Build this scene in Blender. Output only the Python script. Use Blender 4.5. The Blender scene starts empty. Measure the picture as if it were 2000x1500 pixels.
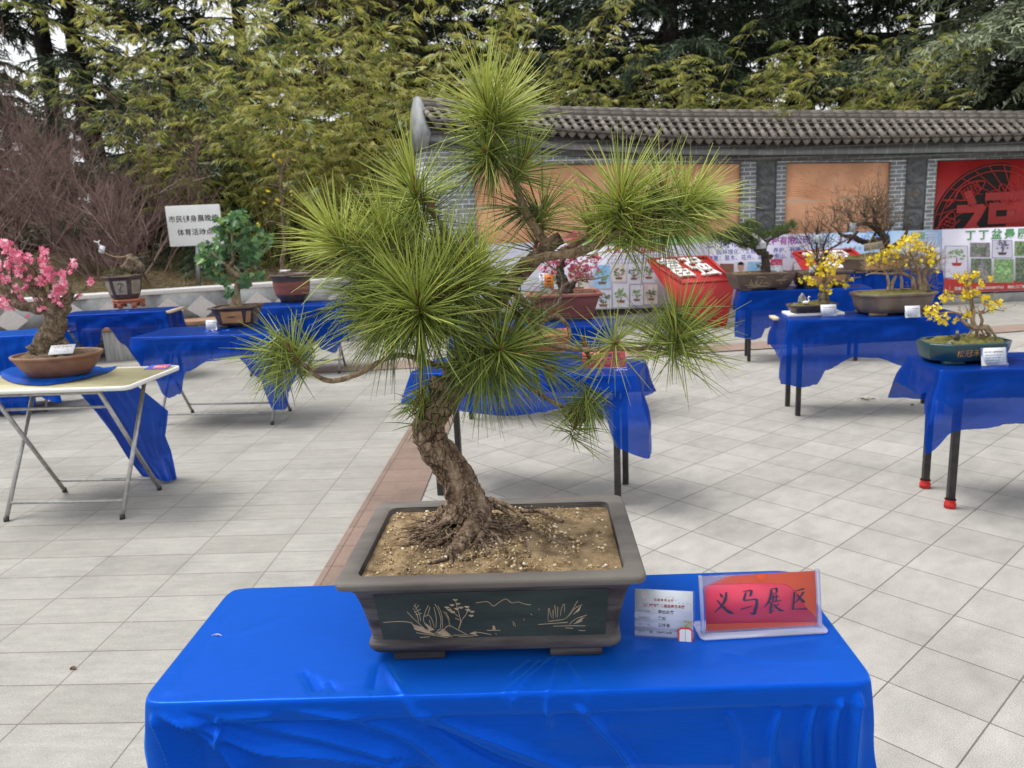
import bpy, math, random
import numpy as np
from mathutils import Vector, Matrix, noise

# ------------------------------------------------------------------ camera, sky, sun, exposure
SC = bpy.context.scene
COL = SC.collection
F, PIT, ROL, EYE = 1490.0, 0.212, -0.046, 1.56
_fw = np.array([0, math.cos(PIT), -math.sin(PIT)]); _r0 = np.array([1.0, 0, 0]); _u0 = np.cross(_r0, _fw)
_c, _s = math.cos(ROL), math.sin(ROL)
RX, UX = _c * _r0 + _s * _u0, -_s * _r0 + _c * _u0
CP = np.array([0, 0, EYE])
cam = bpy.data.cameras.new("camera")
cam.sensor_width = 36.0; cam.lens = F / 2000 * 36; cam.clip_start = 0.05; cam.clip_end = 900
cam_o = bpy.data.objects.new("camera", cam); COL.objects.link(cam_o)
cam_o.matrix_world = Matrix(((RX[0], UX[0], -_fw[0], CP[0]), (RX[1], UX[1], -_fw[1], CP[1]), (RX[2], UX[2], -_fw[2], CP[2]), (0, 0, 0, 1)))
SC.camera = cam_o
cam.dof.use_dof = True; cam.dof.focus_distance = 1.55; cam.dof.aperture_fstop = 8.5      # phone lens, about 3 mm wide

SUN_EL, SUN_AZ = math.radians(63), math.radians(282)      # high soft sun behind thin cloud
W = bpy.data.worlds.new("World"); SC.world = W; W.use_nodes = True
wn = W.node_tree
bg = wn.nodes["Background"]; bg.inputs[1].default_value = 0.14
sky = wn.nodes.new("ShaderNodeTexSky"); sky.sky_type = 'NISHITA'; sky.sun_disc = False
sky.sun_elevation = SUN_EL; sky.sun_rotation = SUN_AZ; sky.dust_density = 6.0; sky.air_density = 1.2; sky.ozone_density = 1.0
hs = wn.nodes.new("ShaderNodeHueSaturation"); hs.inputs['Saturation'].default_value = 0.22; hs.inputs['Value'].default_value = 1.2
wn.links.new(sky.outputs[0], hs.inputs['Color']); cloud = wn.nodes.new("ShaderNodeMix"); cloud.data_type = 'RGBA'; cloud.inputs[0].default_value = 0.72; cloud.inputs[7].default_value = (6.7, 6.8, 7.0, 1)   # even thin cloud layer
wn.links.new(hs.outputs[0], cloud.inputs[6]); wn.links.new(cloud.outputs[2], bg.inputs[0])
sl = bpy.data.lights.new("sun", 'SUN'); sl.energy = 2.4; sl.angle = math.radians(25); sl.color = (1.0, 0.96, 0.9)
so = bpy.data.objects.new("sun", sl); COL.objects.link(so)
_sd = Vector((math.sin(SUN_AZ) * math.cos(SUN_EL), math.cos(SUN_AZ) * math.cos(SUN_EL), math.sin(SUN_EL)))
so.rotation_euler = _sd.to_track_quat('Z', 'Y').to_euler(); so.location = (0, -4, 12)
SC.view_settings.view_transform = 'Standard'; SC.view_settings.look = 'None'
SC.view_settings.exposure = 0.42; SC.view_settings.gamma = 1.0
SC.cycles.use_denoising = True
SC.cycles.transparent_max_bounces = 16; SC.cycles.max_bounces = 6

# ------------------------------------------------------------------ small helpers
rng = random.Random(11); nr = np.random.default_rng(11)
def ray(x, y): return _fw + RX * (x - 1000) / F - UX * (y - 750) / F
def at(x, y, z):                      # point of a horizontal plane seen at that picture position
    d = ray(x, y); return CP + d * ((z - EYE) / d[2])
def atY(x, y, Y):                     # point of a vertical plane facing the viewer
    d = ray(x, y); return CP + d * (Y / d[1])
def L3(x): return np.asarray(x, float)

def tag(o, label=None, cat=None, group=None, kind=None):
    if label: o['label'] = label
    if cat: o['category'] = cat
    if group: o['group'] = group
    if kind: o['kind'] = kind
    return o
def thing(name, label, cat, loc=(0, 0, 0), rz=0.0, group=None):
    o = bpy.data.objects.new(name, None); o.empty_display_size = 0.1; COL.objects.link(o)
    o.location = loc; o.rotation_euler = (0, 0, rz)
    return tag(o, label, cat, group)
def copy_tree(o, parent=None):
    c = o.copy(); COL.objects.link(c)
    if parent is not None: c.parent = parent
    for ch in list(o.children): copy_tree(ch, c)
    return c

class MB:                             # collects faces, then links them as ONE mesh object
    def __init__(s): s.v = []; s.f = []; s.var = []; s.uv = {}; s.n = 0
    def add(s, verts, faces, var=None):
        verts = np.asarray(verts, float).reshape(-1, 3); o = s.n
        s.v.append(verts); s.n += len(verts)
        if isinstance(faces, np.ndarray): s.f.append((faces + o).astype(np.int32))
        else:
            for f in faces: s.f.append(np.array([f], np.int32) + o)
        s.var.append(np.full(len(verts), 0.5) if var is None else np.broadcast_to(np.asarray(var, float), (len(verts),)))
        return s
    def box(s, c, size, rot=None):
        x, y, z = np.array(size) / 2
        v = np.array([[-x, -y, -z], [x, -y, -z], [x, y, -z], [-x, y, -z], [-x, -y, z], [x, -y, z], [x, y, z], [-x, y, z]])
        if rot is not None: v = v @ np.array(rot).T
        return s.add(v + np.array(c), np.array([[0, 3, 2, 1], [4, 5, 6, 7], [0, 1, 5, 4], [1, 2, 6, 5], [2, 3, 7, 6], [3, 0, 4, 7]]))
    def bar(s, p, q, w, h=None, up=(0, 0, 1)):
        p, q = L3(p), L3(q); h = h or w; d = q - p; n = np.linalg.norm(d); d = d / n
        a = np.cross(d, L3(up)); 
        if np.linalg.norm(a) < 1e-3: a = np.cross(d, (1, 0, 0))
        a /= np.linalg.norm(a); b = np.cross(a, d)
        v = [p + i * a * w / 2 + j * b * h / 2 for (i, j) in ((-1, -1), (1, -1), (1, 1), (-1, 1))]
        v += [q + i * a * w / 2 + j * b * h / 2 for (i, j) in ((-1, -1), (1, -1), (1, 1), (-1, 1))]
        return s.add(v, np.array([[0, 1, 2, 3], [7, 6, 5, 4], [0, 4, 5, 1], [1, 5, 6, 2], [2, 6, 7, 3], [3, 7, 4, 0]]))
    def sweep(s, pts, rad, sides=10, rough=0.0, fr=30.0, cap=True, sub=6, var=None, flat=1.0):
        pts = L3(pts); rad = np.broadcast_to(L3(rad), (len(pts),))
        P, Rr = catmull(pts, rad, sub) if sub > 1 else (pts, rad)
        n = len(P); T = np.gradient(P, axis=0); T /= np.linalg.norm(T, axis=1)[:, None] + 1e-12
        a = np.cross(T[0], (0.3, 0.9, 0.1)); a /= np.linalg.norm(a) + 1e-12
        th = np.linspace(0, 2 * math.pi, sides, endpoint=False); V = []
        for i in range(n):
            a = a - T[i] * (a @ T[i]); a /= np.linalg.norm(a) + 1e-12; b = np.cross(T[i], a)
            ring = np.cos(th)[:, None] * a + np.sin(th)[:, None] * b * flat
            if rough:
                rr = np.array([Rr[i] * (1 + rough * noise.noise(Vector((P[i] + ring[k] * Rr[i]) * fr)) + rough * 0.6 * noise.noise(Vector((P[i] + ring[k] * Rr[i]) * fr * 2.7))) for k in range(sides)])
            else: rr = np.full(sides, Rr[i])
            V.append(P[i] + ring * rr[:, None])
        i = np.arange(n - 1)[:, None] * sides; k = np.arange(sides)[None]; k2 = (k + 1) % sides
        fs = np.stack([i + k, i + k2, i + sides + k2, i + sides + k], -1).reshape(-1, 4)
        o = s.n; s.add(np.concatenate(V), fs, var)
        if cap: s.f.append(np.array([list(range(o, o + sides))[::-1]], np.int32)); s.f.append(np.array([list(range(o + (n - 1) * sides, o + n * sides))], np.int32))
        return s
    def segs(s, P0, P1, R0, R1, sides=3, var=None):      # many thin straight twigs at once
        P0, P1 = L3(P0), L3(P1); R0 = L3(R0); R1 = L3(R1); n = len(P0)
        if n == 0: return s
        d = P1 - P0; d /= np.linalg.norm(d, axis=1)[:, None] + 1e-9
        a = np.cross(d, [[0.31, 0.55, 0.77]]); a /= np.linalg.norm(a, axis=1)[:, None] + 1e-9; b = np.cross(d, a)
        th = np.linspace(0, 2 * math.pi, sides, endpoint=False)
        ring = np.cos(th)[None, :, None] * a[:, None] + np.sin(th)[None, :, None] * b[:, None]
        V = np.concatenate([P0[:, None] + ring * R0[:, None, None], P1[:, None] + ring * R1[:, None, None]], 1).reshape(-1, 3)
        k = np.arange(sides); k2 = (k + 1) % sides
        fs = (np.stack([k, k2, k2 + sides, k + sides], -1)[None] + (np.arange(n) * 2 * sides)[:, None, None]).reshape(-1, 4)
        return s.add(V, fs, None if var is None else np.repeat(np.broadcast_to(L3(var), (n,)), 2 * sides))
    def inst(s, tv, tf, pos, fr, sc, var=None):          # many copies of a small template: pos (N,3), fr (N,3,3) rows = axes
        tv = L3(tv); tf = np.asarray(tf); pos = L3(pos); n = len(pos); k = len(tv)
        sc = L3(sc)
        if sc.ndim == 1: sc = np.repeat(sc[:, None], 3, 1)
        loc = tv[None] * sc[:, None, :]
        V = np.einsum('nki,nij->nkj', loc, fr) + pos[:, None]
        fs = (tf[None] + (np.arange(n) * k)[:, None, None]).reshape(-1, tf.shape[1])
        return s.add(V.reshape(-1, 3), fs, None if var is None else np.repeat(np.broadcast_to(L3(var), (n,)), k))
    def build(s, name, mat, parent=None, smooth=False, off=None):
        me = bpy.data.meshes.new(name)
        V = np.concatenate(s.v); 
        if off is not None: V = V - L3(off)
        me.vertices.add(len(V)); me.vertices.foreach_set('co', V.astype(np.float32).ravel())
        loops = np.concatenate([f.ravel() for f in s.f]); tot = np.concatenate([np.full(len(f), f.shape[1], np.int32) for f in s.f])
        me.loops.add(len(loops)); me.loops.foreach_set('vertex_index', loops.astype(np.int32))
        me.polygons.add(len(tot)); st = np.concatenate([[0], np.cumsum(tot)[:-1]]).astype(np.int32)
        me.polygons.foreach_set('loop_start', st); me.polygons.foreach_set('loop_total', tot)
        if smooth: me.polygons.foreach_set('use_smooth', np.ones(len(tot), bool))
        at_ = me.attributes.new('var', 'FLOAT', 'POINT'); at_.data.foreach_set('value', np.concatenate(s.var).astype(np.float32))
        me.update(calc_edges=True); me.validate()
        me.materials.append(mat)
        o = bpy.data.objects.new(name, me); COL.objects.link(o)
        if parent is not None: o.parent = parent
        return o
def catmull(P, R, sub):
    n = len(P); out = []; ro = []
    if n < 3:
        t = np.linspace(0, 1, sub + 1)[:, None]; return P[0] + (P[-1] - P[0]) * t, R[0] + (R[-1] - R[0]) * t[:, 0]
    for i in range(n - 1):
        p0, p1, p2, p3 = P[max(i - 1, 0)], P[i], P[i + 1], P[min(i + 2, n - 1)]
        for k in range(sub):
            t = k / sub
            out.append(0.5 * (2 * p1 + (p2 - p0) * t + (2 * p0 - 5 * p1 + 4 * p2 - p3) * t * t + (3 * p1 - p0 - 3 * p2 + p3) * t ** 3))
            ro.append(R[i] + (R[i + 1] - R[i]) * t)
    out.append(P[-1]); ro.append(R[-1]); return np.array(out), np.array(ro)
def frames(d, roll=None):             # rows x,y,z with y along d
    d = L3(d); d = d / (np.linalg.norm(d, axis=1)[:, None] + 1e-9); n = len(d)
    h = nr.normal(size=(n, 3)); x = np.cross(d, h); x /= np.linalg.norm(x, axis=1)[:, None] + 1e-9
    return np.stack([x, d, np.cross(x, d)], 1)
def rdir(n): v = nr.normal(size=(n, 3)); return v / np.linalg.norm(v, axis=1)[:, None]
def poly_extrude(mb, outline, z0, z1):                   # convex outline in xy
    n = len(outline); v = [(x, y, z0) for x, y in outline] + [(x, y, z1) for x, y in outline]
    mb.add(v, [list(range(n))[::-1], list(range(n, 2 * n))] + [[i, (i + 1) % n, n + (i + 1) % n, n + i] for i in range(n)])
def loft(mb, rings, close_bottom=True, close_top=False):
    n = len(rings[0]); o = mb.n; mb.add(np.concatenate([L3(r) for r in rings]), [])
    for i in range(len(rings) - 1):
        k = np.arange(n); k2 = (k + 1) % n
        mb.f.append((np.stack([i * n + k, i * n + k2, (i + 1) * n + k2, (i + 1) * n + k], -1) + o).astype(np.int32))
    if close_bottom: mb.f.append(np.array([list(range(o, o + n))[::-1]], np.int32))
    if close_top: mb.f.append(np.array([list(range(o + (len(rings) - 1) * n, o + len(rings) * n))], np.int32))
def bevel(o, w=0.004, seg=2):
    m = o.modifiers.new('bevel', 'BEVEL'); m.width = w; m.segments = seg; m.limit_method = 'ANGLE'; m.angle_limit = math.radians(40); return o

# ------------------------------------------------------------------ materials
def NM(name):
    m = bpy.data.materials.new(name); m.use_nodes = True; t = m.node_tree; b = t.nodes['Principled BSDF']; return m, t, b
def nd(t, typ, **kw):
    n = t.nodes.new('ShaderNode' + typ)
    for k, v in kw.items():
        if k.startswith('i_'):
            key = k[2:]; key = int(key) if key.isdigit() else key.replace('_', ' '); n.inputs[key].default_value = v
        else: setattr(n, k, v)
    return n
def c4(c): return (c[0], c[1], c[2], 1.0)
def ramp(t, fac, stops):
    r = t.nodes.new('ShaderNodeValToRGB'); e = r.color_ramp.elements
    while len(e) < len(stops): e.new(0.5)
    for k, (p, c) in enumerate(stops): e[k].position = p; e[k].color = c4(c) if hasattr(c, '__len__') else (c, c, c, 1)
    t.links.new(fac, r.inputs[0]); return r.outputs[0]
def mixc(t, fac, a, b, mode='MIX'):
    m = t.nodes.new('ShaderNodeMix'); m.data_type = 'RGBA'; m.blend_type = mode
    for idx, v in ((0, fac), (6, a), (7, b)):
        if isinstance(v, bpy.types.NodeSocket): t.links.new(v, m.inputs[idx])
        elif idx == 0: m.inputs[0].default_value = v
        else: m.inputs[idx].default_value = c4(v)
    return m.outputs[2]
def bump(t, b, h, strength=0.3, dist=0.01):
    n = nd(t, 'Bump', i_Strength=strength, i_Distance=dist); t.links.new(h, n.inputs['Height']); t.links.new(n.outputs[0], b.inputs['Normal']); return n
def coords(t, kind='Object', scale=(1, 1, 1), rot=(0, 0, 0), loc=(0, 0, 0)):
    c = t.nodes.new('ShaderNodeTexCoord'); m = t.nodes.new('ShaderNodeMapping')
    m.inputs['Scale'].default_value = scale; m.inputs['Rotation'].default_value = rot; m.inputs['Location'].default_value = loc
    t.links.new(c.outputs[kind], m.inputs[0]); return m.outputs[0]
def noi(t, vec, scale, detail=4, rough=0.55):
    n = nd(t, 'TexNoise', i_Scale=scale, i_Detail=detail, i_Roughness=rough); t.links.new(vec, n.inputs['Vector']); return n.outputs['Fac']
def simple(name, c1, c2=None, scale=12, rough=0.6, bmp=0.0, bscale=60, metal=0.0, spec=0.5, lo=0.35, hi=0.65, dist=0.004, stretch=(1, 1, 1)):
    m, t, b = NM(name); v = coords(t, scale=stretch)
    if c2 is not None:
        f = ramp(t, noi(t, v, scale, 6), [(lo, c1), (hi, c2)]); t.links.new(f, b.inputs['Base Color'])
    else: b.inputs['Base Color'].default_value = c4(c1)
    b.inputs['Roughness'].default_value = rough; b.inputs['Metallic'].default_value = metal; b.inputs['Specular IOR Level'].default_value = spec
    if bmp: bump(t, b, noi(t, v, bscale, 5), bmp, dist)
    return m
def leafmat(name, stops, rough=0.5, trans=0.3, spec=0.35):
    m, t, b = NM(name); a = nd(t, 'Attribute', attribute_name='var')
    col = ramp(t, a.outputs['Fac'], stops); t.links.new(col, b.inputs['Base Color']); b.inputs['Roughness'].default_value = rough
    b.inputs['Specular IOR Level'].default_value = spec
    tr = nd(t, 'BsdfTranslucent'); t.links.new(col, tr.inputs[0]); mx = nd(t, 'MixShader', i_0=trans)
    t.links.new(b.outputs[0], mx.inputs[1]); t.links.new(tr.outputs[0], mx.inputs[2]); t.links.new(mx.outputs[0], t.nodes['Material Output'].inputs[0]); return m
def barkmat(name, c1, c2, c3, scale=60, bmp=0.8, dist=0.004, stretch=(1, 1, 0.6)):
    m, t, b = NM(name); v = coords(t, scale=stretch)
    vo = nd(t, 'TexVoronoi', feature='DISTANCE_TO_EDGE', i_Scale=scale); 
    n1 = noi(t, v, scale * 0.7, 6); wv = mixc(t, 0.25, (0, 0, 0), (0, 0, 0)); t.nodes.remove(wv.node)
    ad = nd(t, 'VectorMath', operation='ADD'); nn = nd(t, 'TexNoise', i_Scale=scale * 0.5, i_Detail=3); t.links.new(v, nn.inputs['Vector'])
    sc = nd(t, 'VectorMath', operation='SCALE'); sc.inputs[3].default_value = 1.6 / scale; t.links.new(nn.outputs['Color'], sc.inputs[0])
    t.links.new(v, ad.inputs[0]); t.links.new(sc.outputs[0], ad.inputs[1]); t.links.new(ad.outputs[0], vo.inputs['Vector'])
    crack = ramp(t, vo.outputs['Distance'], [(0.0, 0.0), (0.07, 0.75), (0.2, 1.0)])
    mk = ramp(t, noi(t, v, scale * 0.33, 4, 0.65), [(0.42, 0.0), (0.58, 0.85)]); crack = mixc(t, mk, crack, (1, 1, 1))
    base = ramp(t, n1, [(0.3, c1), (0.5, c2), (0.72, c3)])
    col = mixc(t, crack, tuple(x * 0.45 for x in c1), base); t.links.new(col, b.inputs['Base Color']); b.inputs['Roughness'].default_value = 0.85; b.inputs['Specular IOR Level'].default_value = 0.25
    mm = nd(t, 'Math', operation='ADD'); t.links.new(crack, mm.inputs[0]); t.links.new(noi(t, v, scale * 3, 4), mm.inputs[1]); bump(t, b, mm.outputs[0], bmp, dist); return m

def paving(name, w, h, rot, c1, c2, mortar, streak, loc=(0, 0, 0)):
    m, t, b = NM(name); v = coords(t, rot=(0, 0, rot), loc=loc)
    br = nd(t, 'TexBrick', offset=0.0, squash=1.0, i_Scale=1.0, i_Mortar_Size=0.0029, i_Mortar_Smooth=0.2, i_Bias=0.0, i_Brick_Width=w, i_Row_Height=h)
    br.inputs['Color1'].default_value = c4(c1); br.inputs['Color2'].default_value = c4(c2); br.inputs['Mortar'].default_value = c4(mortar)
    t.links.new(v, br.inputs['Vector'])
    vs = coords(t, rot=(0, 0, rot), scale=(1, 1, 1)); mp = nd(t, 'Mapping'); mp.inputs['Scale'].default_value = (1, streak, 1); t.links.new(vs, mp.inputs[0])
    big = ramp(t, noi(t, mp.outputs[0], 7, 5, 0.6), [(0.3, 0.86), (0.7, 1.06)])
    gr = ramp(t, noi(t, mp.outputs[0], 190, 3, 0.7), [(0.36, 0.72), (0.5, 1.0), (0.66, 1.18)])
    fine = ramp(t, noi(t, v, 420, 2, 0.6), [(0.38, 0.8), (0.62, 1.12)])
    st = ramp(t, noi(t, v, 1.7, 5, 0.65), [(0.30, 0.80), (0.46, 0.97), (0.66, 1.06)])
    c = mixc(t, 1.0, br.outputs['Color'], big, 'MULTIPLY'); c = mixc(t, 1.0, c, gr, 'MULTIPLY'); c = mixc(t, 0.7, c, fine, 'MULTIPLY'); c = mixc(t, 1.0, c, st, 'MULTIPLY')
    t.links.new(c, b.inputs['Base Color']); b.inputs['Roughness'].default_value = 0.75; b.inputs['Specular IOR Level'].default_value = 0.3
    s = nd(t, 'Math', operation='SUBTRACT'); t.links.new(noi(t, v, 260, 3), s.inputs[0]); t.links.new(br.outputs['Fac'], s.inputs[1]); bump(t, b, s.outputs[0], 0.35, 0.003)
    return m
def clothmat(name, base, alpha=0.2, sheen=0.3, metal=0.5, tl_=0.12):
    m, t, b = NM(name); v = coords(t)
    ms_ = nd(t, 'Mapping'); ms_.inputs['Scale'].default_value = (9, 150, 150); t.links.new(v, ms_.inputs[0])
    f = ramp(t, noi(t, ms_.outputs[0], 2.2, 5, 0.7), [(0.32, tuple(x * 0.80 for x in base)), (0.68, tuple(x * 1.06 for x in base))]); t.links.new(f, b.inputs['Base Color'])
    b.inputs['Metallic'].default_value = metal; b.inputs['Roughness'].default_value = 0.31; b.inputs['Specular IOR Level'].default_value = 0.45; b.inputs['Specular Tint'].default_value = (0.10, 0.30, 1, 1)
    b.inputs['Sheen Weight'].default_value = sheen; b.inputs['Sheen Roughness'].default_value = 0.55; b.inputs['Sheen Tint'].default_value = (0.03, 0.36, 1, 1)
    mp = nd(t, 'Mapping'); mp.inputs['Scale'].default_value = (30, 260, 260); t.links.new(v, mp.inputs[0]); bump(t, b, noi(t, mp.outputs[0], 3, 3), 0.12, 0.001)
    tr = nd(t, 'BsdfTransparent'); tr.inputs[0].default_value = (0.55, 0.62, 0.95, 1); tl = nd(t, 'BsdfTranslucent'); tl.inputs[0].default_value = c4(base)
    m1 = nd(t, 'MixShader', i_0=tl_); t.links.new(b.outputs[0], m1.inputs[1]); t.links.new(tl.outputs[0], m1.inputs[2])
    m2 = nd(t, 'MixShader', i_0=alpha); t.links.new(m1.outputs[0], m2.inputs[1]); t.links.new(tr.outputs[0], m2.inputs[2]); t.links.new(m2.outputs[0], t.nodes['Material Output'].inputs[0])
    return m
def clearmat(name, tint=(0.9, 0.93, 1.0), a=0.8):
    m, t, b = NM(name); b.inputs['Base Color'].default_value = c4(tint); b.inputs['Roughness'].default_value = 0.12
    tr = nd(t, 'BsdfTransparent'); tr.inputs[0].default_value = c4(tint); gl = nd(t, 'BsdfGlossy', i_Roughness=0.06); fr = nd(t, 'Fresnel', i_IOR=1.07)
    m1 = nd(t, 'MixShader', i_0=1 - a); t.links.new(tr.outputs[0], m1.inputs[1]); t.links.new(b.outputs[0], m1.inputs[2])
    mx = nd(t, 'MixShader'); t.links.new(fr.outputs[0], mx.inputs[0]); t.links.new(m1.outputs[0], mx.inputs[1]); t.links.new(gl.outputs[0], mx.inputs[2]); t.links.new(mx.outputs[0], t.nodes['Material Output'].inputs[0]); return m
def brickmat(name, c1, c2, mortar, w=0.2, h=0.062, ms=0.007):
    m, t, b = NM(name); c = t.nodes.new('ShaderNodeUVMap'); 
    br = nd(t, 'TexBrick', offset=0.5, i_Scale=1.0, i_Mortar_Size=ms, i_Mortar_Smooth=0.1, i_Bias=0.0, i_Brick_Width=w, i_Row_Height=h)
    br.inputs['Color1'].default_value = c4(c1); br.inputs['Color2'].default_value = c4(c2); br.inputs['Mortar'].default_value = c4(mortar)
    t.links.new(c.outputs[0], br.inputs['Vector']); v = coords(t)
    g = ramp(t, noi(t, v, 3, 5, 0.65), [(0.3, 0.7), (0.7, 1.15)]); cc = mixc(t, 1.0, br.outputs['Color'], g, 'MULTIPLY'); t.links.new(cc, b.inputs['Base Color']); b.inputs['Roughness'].default_value = 0.85
    s = nd(t, 'Math', operation='MULTIPLY_ADD'); t.links.new(br.outputs['Fac'], s.inputs[0]); s.inputs[1].default_value = -1; t.links.new(noi(t, v, 80, 4), s.inputs[2]); bump(t, b, s.outputs[0], 0.5, 0.006); return m

M = {}
BLUE = (0.0015, 0.066, 0.52)
M['cloth'] = clothmat('blue satin cloth', BLUE, 0.03, 0.55, 0.30, 0.03)
M['cloth2'] = clothmat('thin blue cloth', (0.004, 0.052, 0.38), 0.13, 0.05, 0.45)
M['cloth3'] = clothmat('gathered blue cloth', (0.003, 0.058, 0.44), 0.04, 0.3, 0.25)
M['pave_r'] = paving('square granite paving', 0.3, 0.3, math.radians(-41.4), (0.3218, 0.3111, 0.2878), (0.3709, 0.3593, 0.3343), (0.1385, 0.1251, 0.1073), 1.6)
M['pave_l'] = paving('streaked granite paving', 0.435, 0.218, math.radians(2.8), (0.2886, 0.2802, 0.2567), (0.3429, 0.3346, 0.3095), (0.1673, 0.1506, 0.1296), 4.0, (0.05, 0.02, 0))
M['strip'] = paving('red granite strip paving', 0.34, 0.235, math.radians(2.3), (0.2035, 0.1443, 0.1184), (0.2442, 0.1739, 0.1443), (0.111, 0.074, 0.0592), 1.5)
M['band'] = paving('pink granite band paving', 0.6, 0.5, math.radians(10), (0.2856, 0.2108, 0.1768), (0.3128, 0.2312, 0.1972), (0.1632, 0.1224, 0.102), 1.5)
M['plinth'] = simple('dark slate step', (0.13, 0.14, 0.14), (0.22, 0.22, 0.21), 9, 0.8, 0.4, 60)
M['soil'] = simple('sandy soil', (0.13, 0.085, 0.042), (0.38, 0.27, 0.145), 26, 0.95, 1.0, 170, dist=0.008)
M['soil_dark'] = simple('dark crumbly soil', (0.07, 0.05, 0.03), (0.19, 0.13, 0.07), 60, 0.95, 0.9, 200, dist=0.006)
M['grit'] = leafmat('grit grains', [(0.0, (0.12, 0.08, 0.04)), (0.5, (0.42, 0.30, 0.15)), (0.85, (0.62, 0.52, 0.34)), (1.0, (0.75, 0.7, 0.6))], 0.8, 0.0)
M['moss'] = simple('moss', (0.06, 0.07, 0.012), (0.20, 0.17, 0.035), 50, 0.95, 1.0, 160, dist=0.01)
M['pot_rim'] = simple('weathered dark clay', (0.0765, 0.0648, 0.0594), (0.153, 0.1395, 0.1287), 13, 0.78, 0.4, 110, lo=0.3, hi=0.72, stretch=(0.3, 1, 1))
M['pot_body'] = simple('dusty dark clay', (0.026, 0.022, 0.023), (0.19, 0.172, 0.16), 11, 0.82, 0.7, 120, lo=0.38, hi=0.80, stretch=(0.3, 1, 2.2))
M['teal'] = simple('dark slip panel', (0.014, 0.024, 0.022), (0.034, 0.048, 0.043), 16, 0.85, 0.25, 120, stretch=(0.4, 1, 1.5))
M['incise'] = simple('incised tan line', (0.30, 0.23, 0.14), (0.42, 0.34, 0.23), 80, 0.9)
M['bark'] = barkmat('flaky pine bark', (0.105, 0.066, 0.043), (0.26, 0.18, 0.12), (0.48, 0.37, 0.27), 84, 1.0, 0.008, (1, 1, 0.6))
M['bark_fine'] = barkmat('pine branch bark', (0.14, 0.09, 0.055), (0.25, 0.18, 0.11), (0.36, 0.28, 0.19), 160, 0.7, 0.002)
M['bud'] = simple('brown bud scales', (0.12, 0.05, 0.025), (0.28, 0.13, 0.06), 120, 0.8)
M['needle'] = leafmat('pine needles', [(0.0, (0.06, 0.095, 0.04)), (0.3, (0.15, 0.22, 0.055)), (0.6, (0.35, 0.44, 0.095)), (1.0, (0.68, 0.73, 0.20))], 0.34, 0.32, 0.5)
M['needle_dead'] = simple('dry needles', (0.30, 0.15, 0.06), (0.42, 0.26, 0.12), 40, 0.8)
M['needle_s'] = leafmat('small pine needles', [(0.0, (0.03, 0.06, 0.02)), (0.5, (0.085, 0.13, 0.035)), (1.0, (0.22, 0.24, 0.06))], 0.5, 0.2)
M['ivy'] = leafmat('ivy leaves', [(0.0, (0.03125, 0.0875, 0.0375)), (0.5, (0.09375, 0.2, 0.0875)), (0.85, (0.1875, 0.3375, 0.125)), (1.0, (0.28, 0.36, 0.09))], 0.4, 0.2)
M['bamboo'] = leafmat('bamboo leaves', [(0.0, (0.0531, 0.0826, 0.02124)), (0.35, (0.177, 0.2242, 0.0531)), (0.7, (0.4956, 0.5074, 0.1298)), (0.9, (0.7552, 0.6608, 0.2124)), (1.0, (0.6136, 0.7316, 0.4956))], 0.5, 0.5)
M['culm'] = simple('bamboo culm', (0.20, 0.19, 0.05), (0.42, 0.33, 0.10), 8, 0.5)
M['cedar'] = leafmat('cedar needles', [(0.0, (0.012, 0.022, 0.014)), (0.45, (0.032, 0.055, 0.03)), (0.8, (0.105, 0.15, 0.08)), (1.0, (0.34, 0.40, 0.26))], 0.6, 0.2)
M['cypress'] = leafmat('brownish cypress foliage', [(0.0, (0.03, 0.03, 0.012)), (0.5, (0.09, 0.08, 0.03)), (1.0, (0.18, 0.15, 0.06))], 0.6, 0.15)
M['trunk'] = barkmat('dark tree bark', (0.012, 0.0096, 0.0078), (0.024, 0.0192, 0.0156), (0.045, 0.036, 0.03), 14, 0.8, 0.02)
M['twig'] = leafmat('bare purplish twigs', [(0.0, (0.095, 0.055, 0.05)), (0.6, (0.24, 0.155, 0.135)), (1.0, (0.46, 0.36, 0.32))], 0.8, 0.0)
M['litter'] = simple('dry leaf litter', (0.075, 0.055, 0.03), (0.21, 0.16, 0.085), 9, 0.95, 0.8, 30, dist=0.03)
M['dry'] = leafmat('dry grass blades', [(0.0, (0.12, 0.085, 0.04)), (0.6, (0.26, 0.20, 0.10)), (1.0, (0.13, 0.16, 0.045))], 0.8, 0.2)
M['pink'] = leafmat('pink blossom', [(0.0, (0.60, 0.09, 0.19)), (0.4, (0.84, 0.25, 0.40)), (0.8, (0.92, 0.42, 0.54)), (1.0, (0.94, 0.62, 0.70))], 0.55, 0.3)
M['pink2'] = leafmat('deep pink blossom', [(0.0, (0.34, 0.03, 0.07)), (0.5, (0.60, 0.10, 0.19)), (1.0, (0.76, 0.30, 0.40))], 0.55, 0.3)
M['yellow'] = leafmat('yellow blossom', [(0.0, (0.66, 0.46, 0.01)), (0.5, (0.86, 0.68, 0.02)), (1.0, (0.92, 0.82, 0.12))], 0.55, 0.25)
M['bark_grey'] = barkmat('grey brown bark', (0.085, 0.06, 0.04), (0.18, 0.135, 0.09), (0.32, 0.26, 0.18), 70, 0.9, 0.005)
M['bark_dark'] = barkmat('dark bark', (0.03, 0.022, 0.018), (0.07, 0.052, 0.04), (0.15, 0.12, 0.09), 70, 0.9, 0.005)
M['bark_tan'] = barkmat('tan bark', (0.19, 0.13, 0.08), (0.34, 0.25, 0.16), (0.46, 0.36, 0.25), 60, 0.7, 0.004)
M['clay_brown'] = simple('brown clay', (0.175, 0.085, 0.05), (0.25, 0.125, 0.078), 12, 0.6, 0.15, 80)
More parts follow.
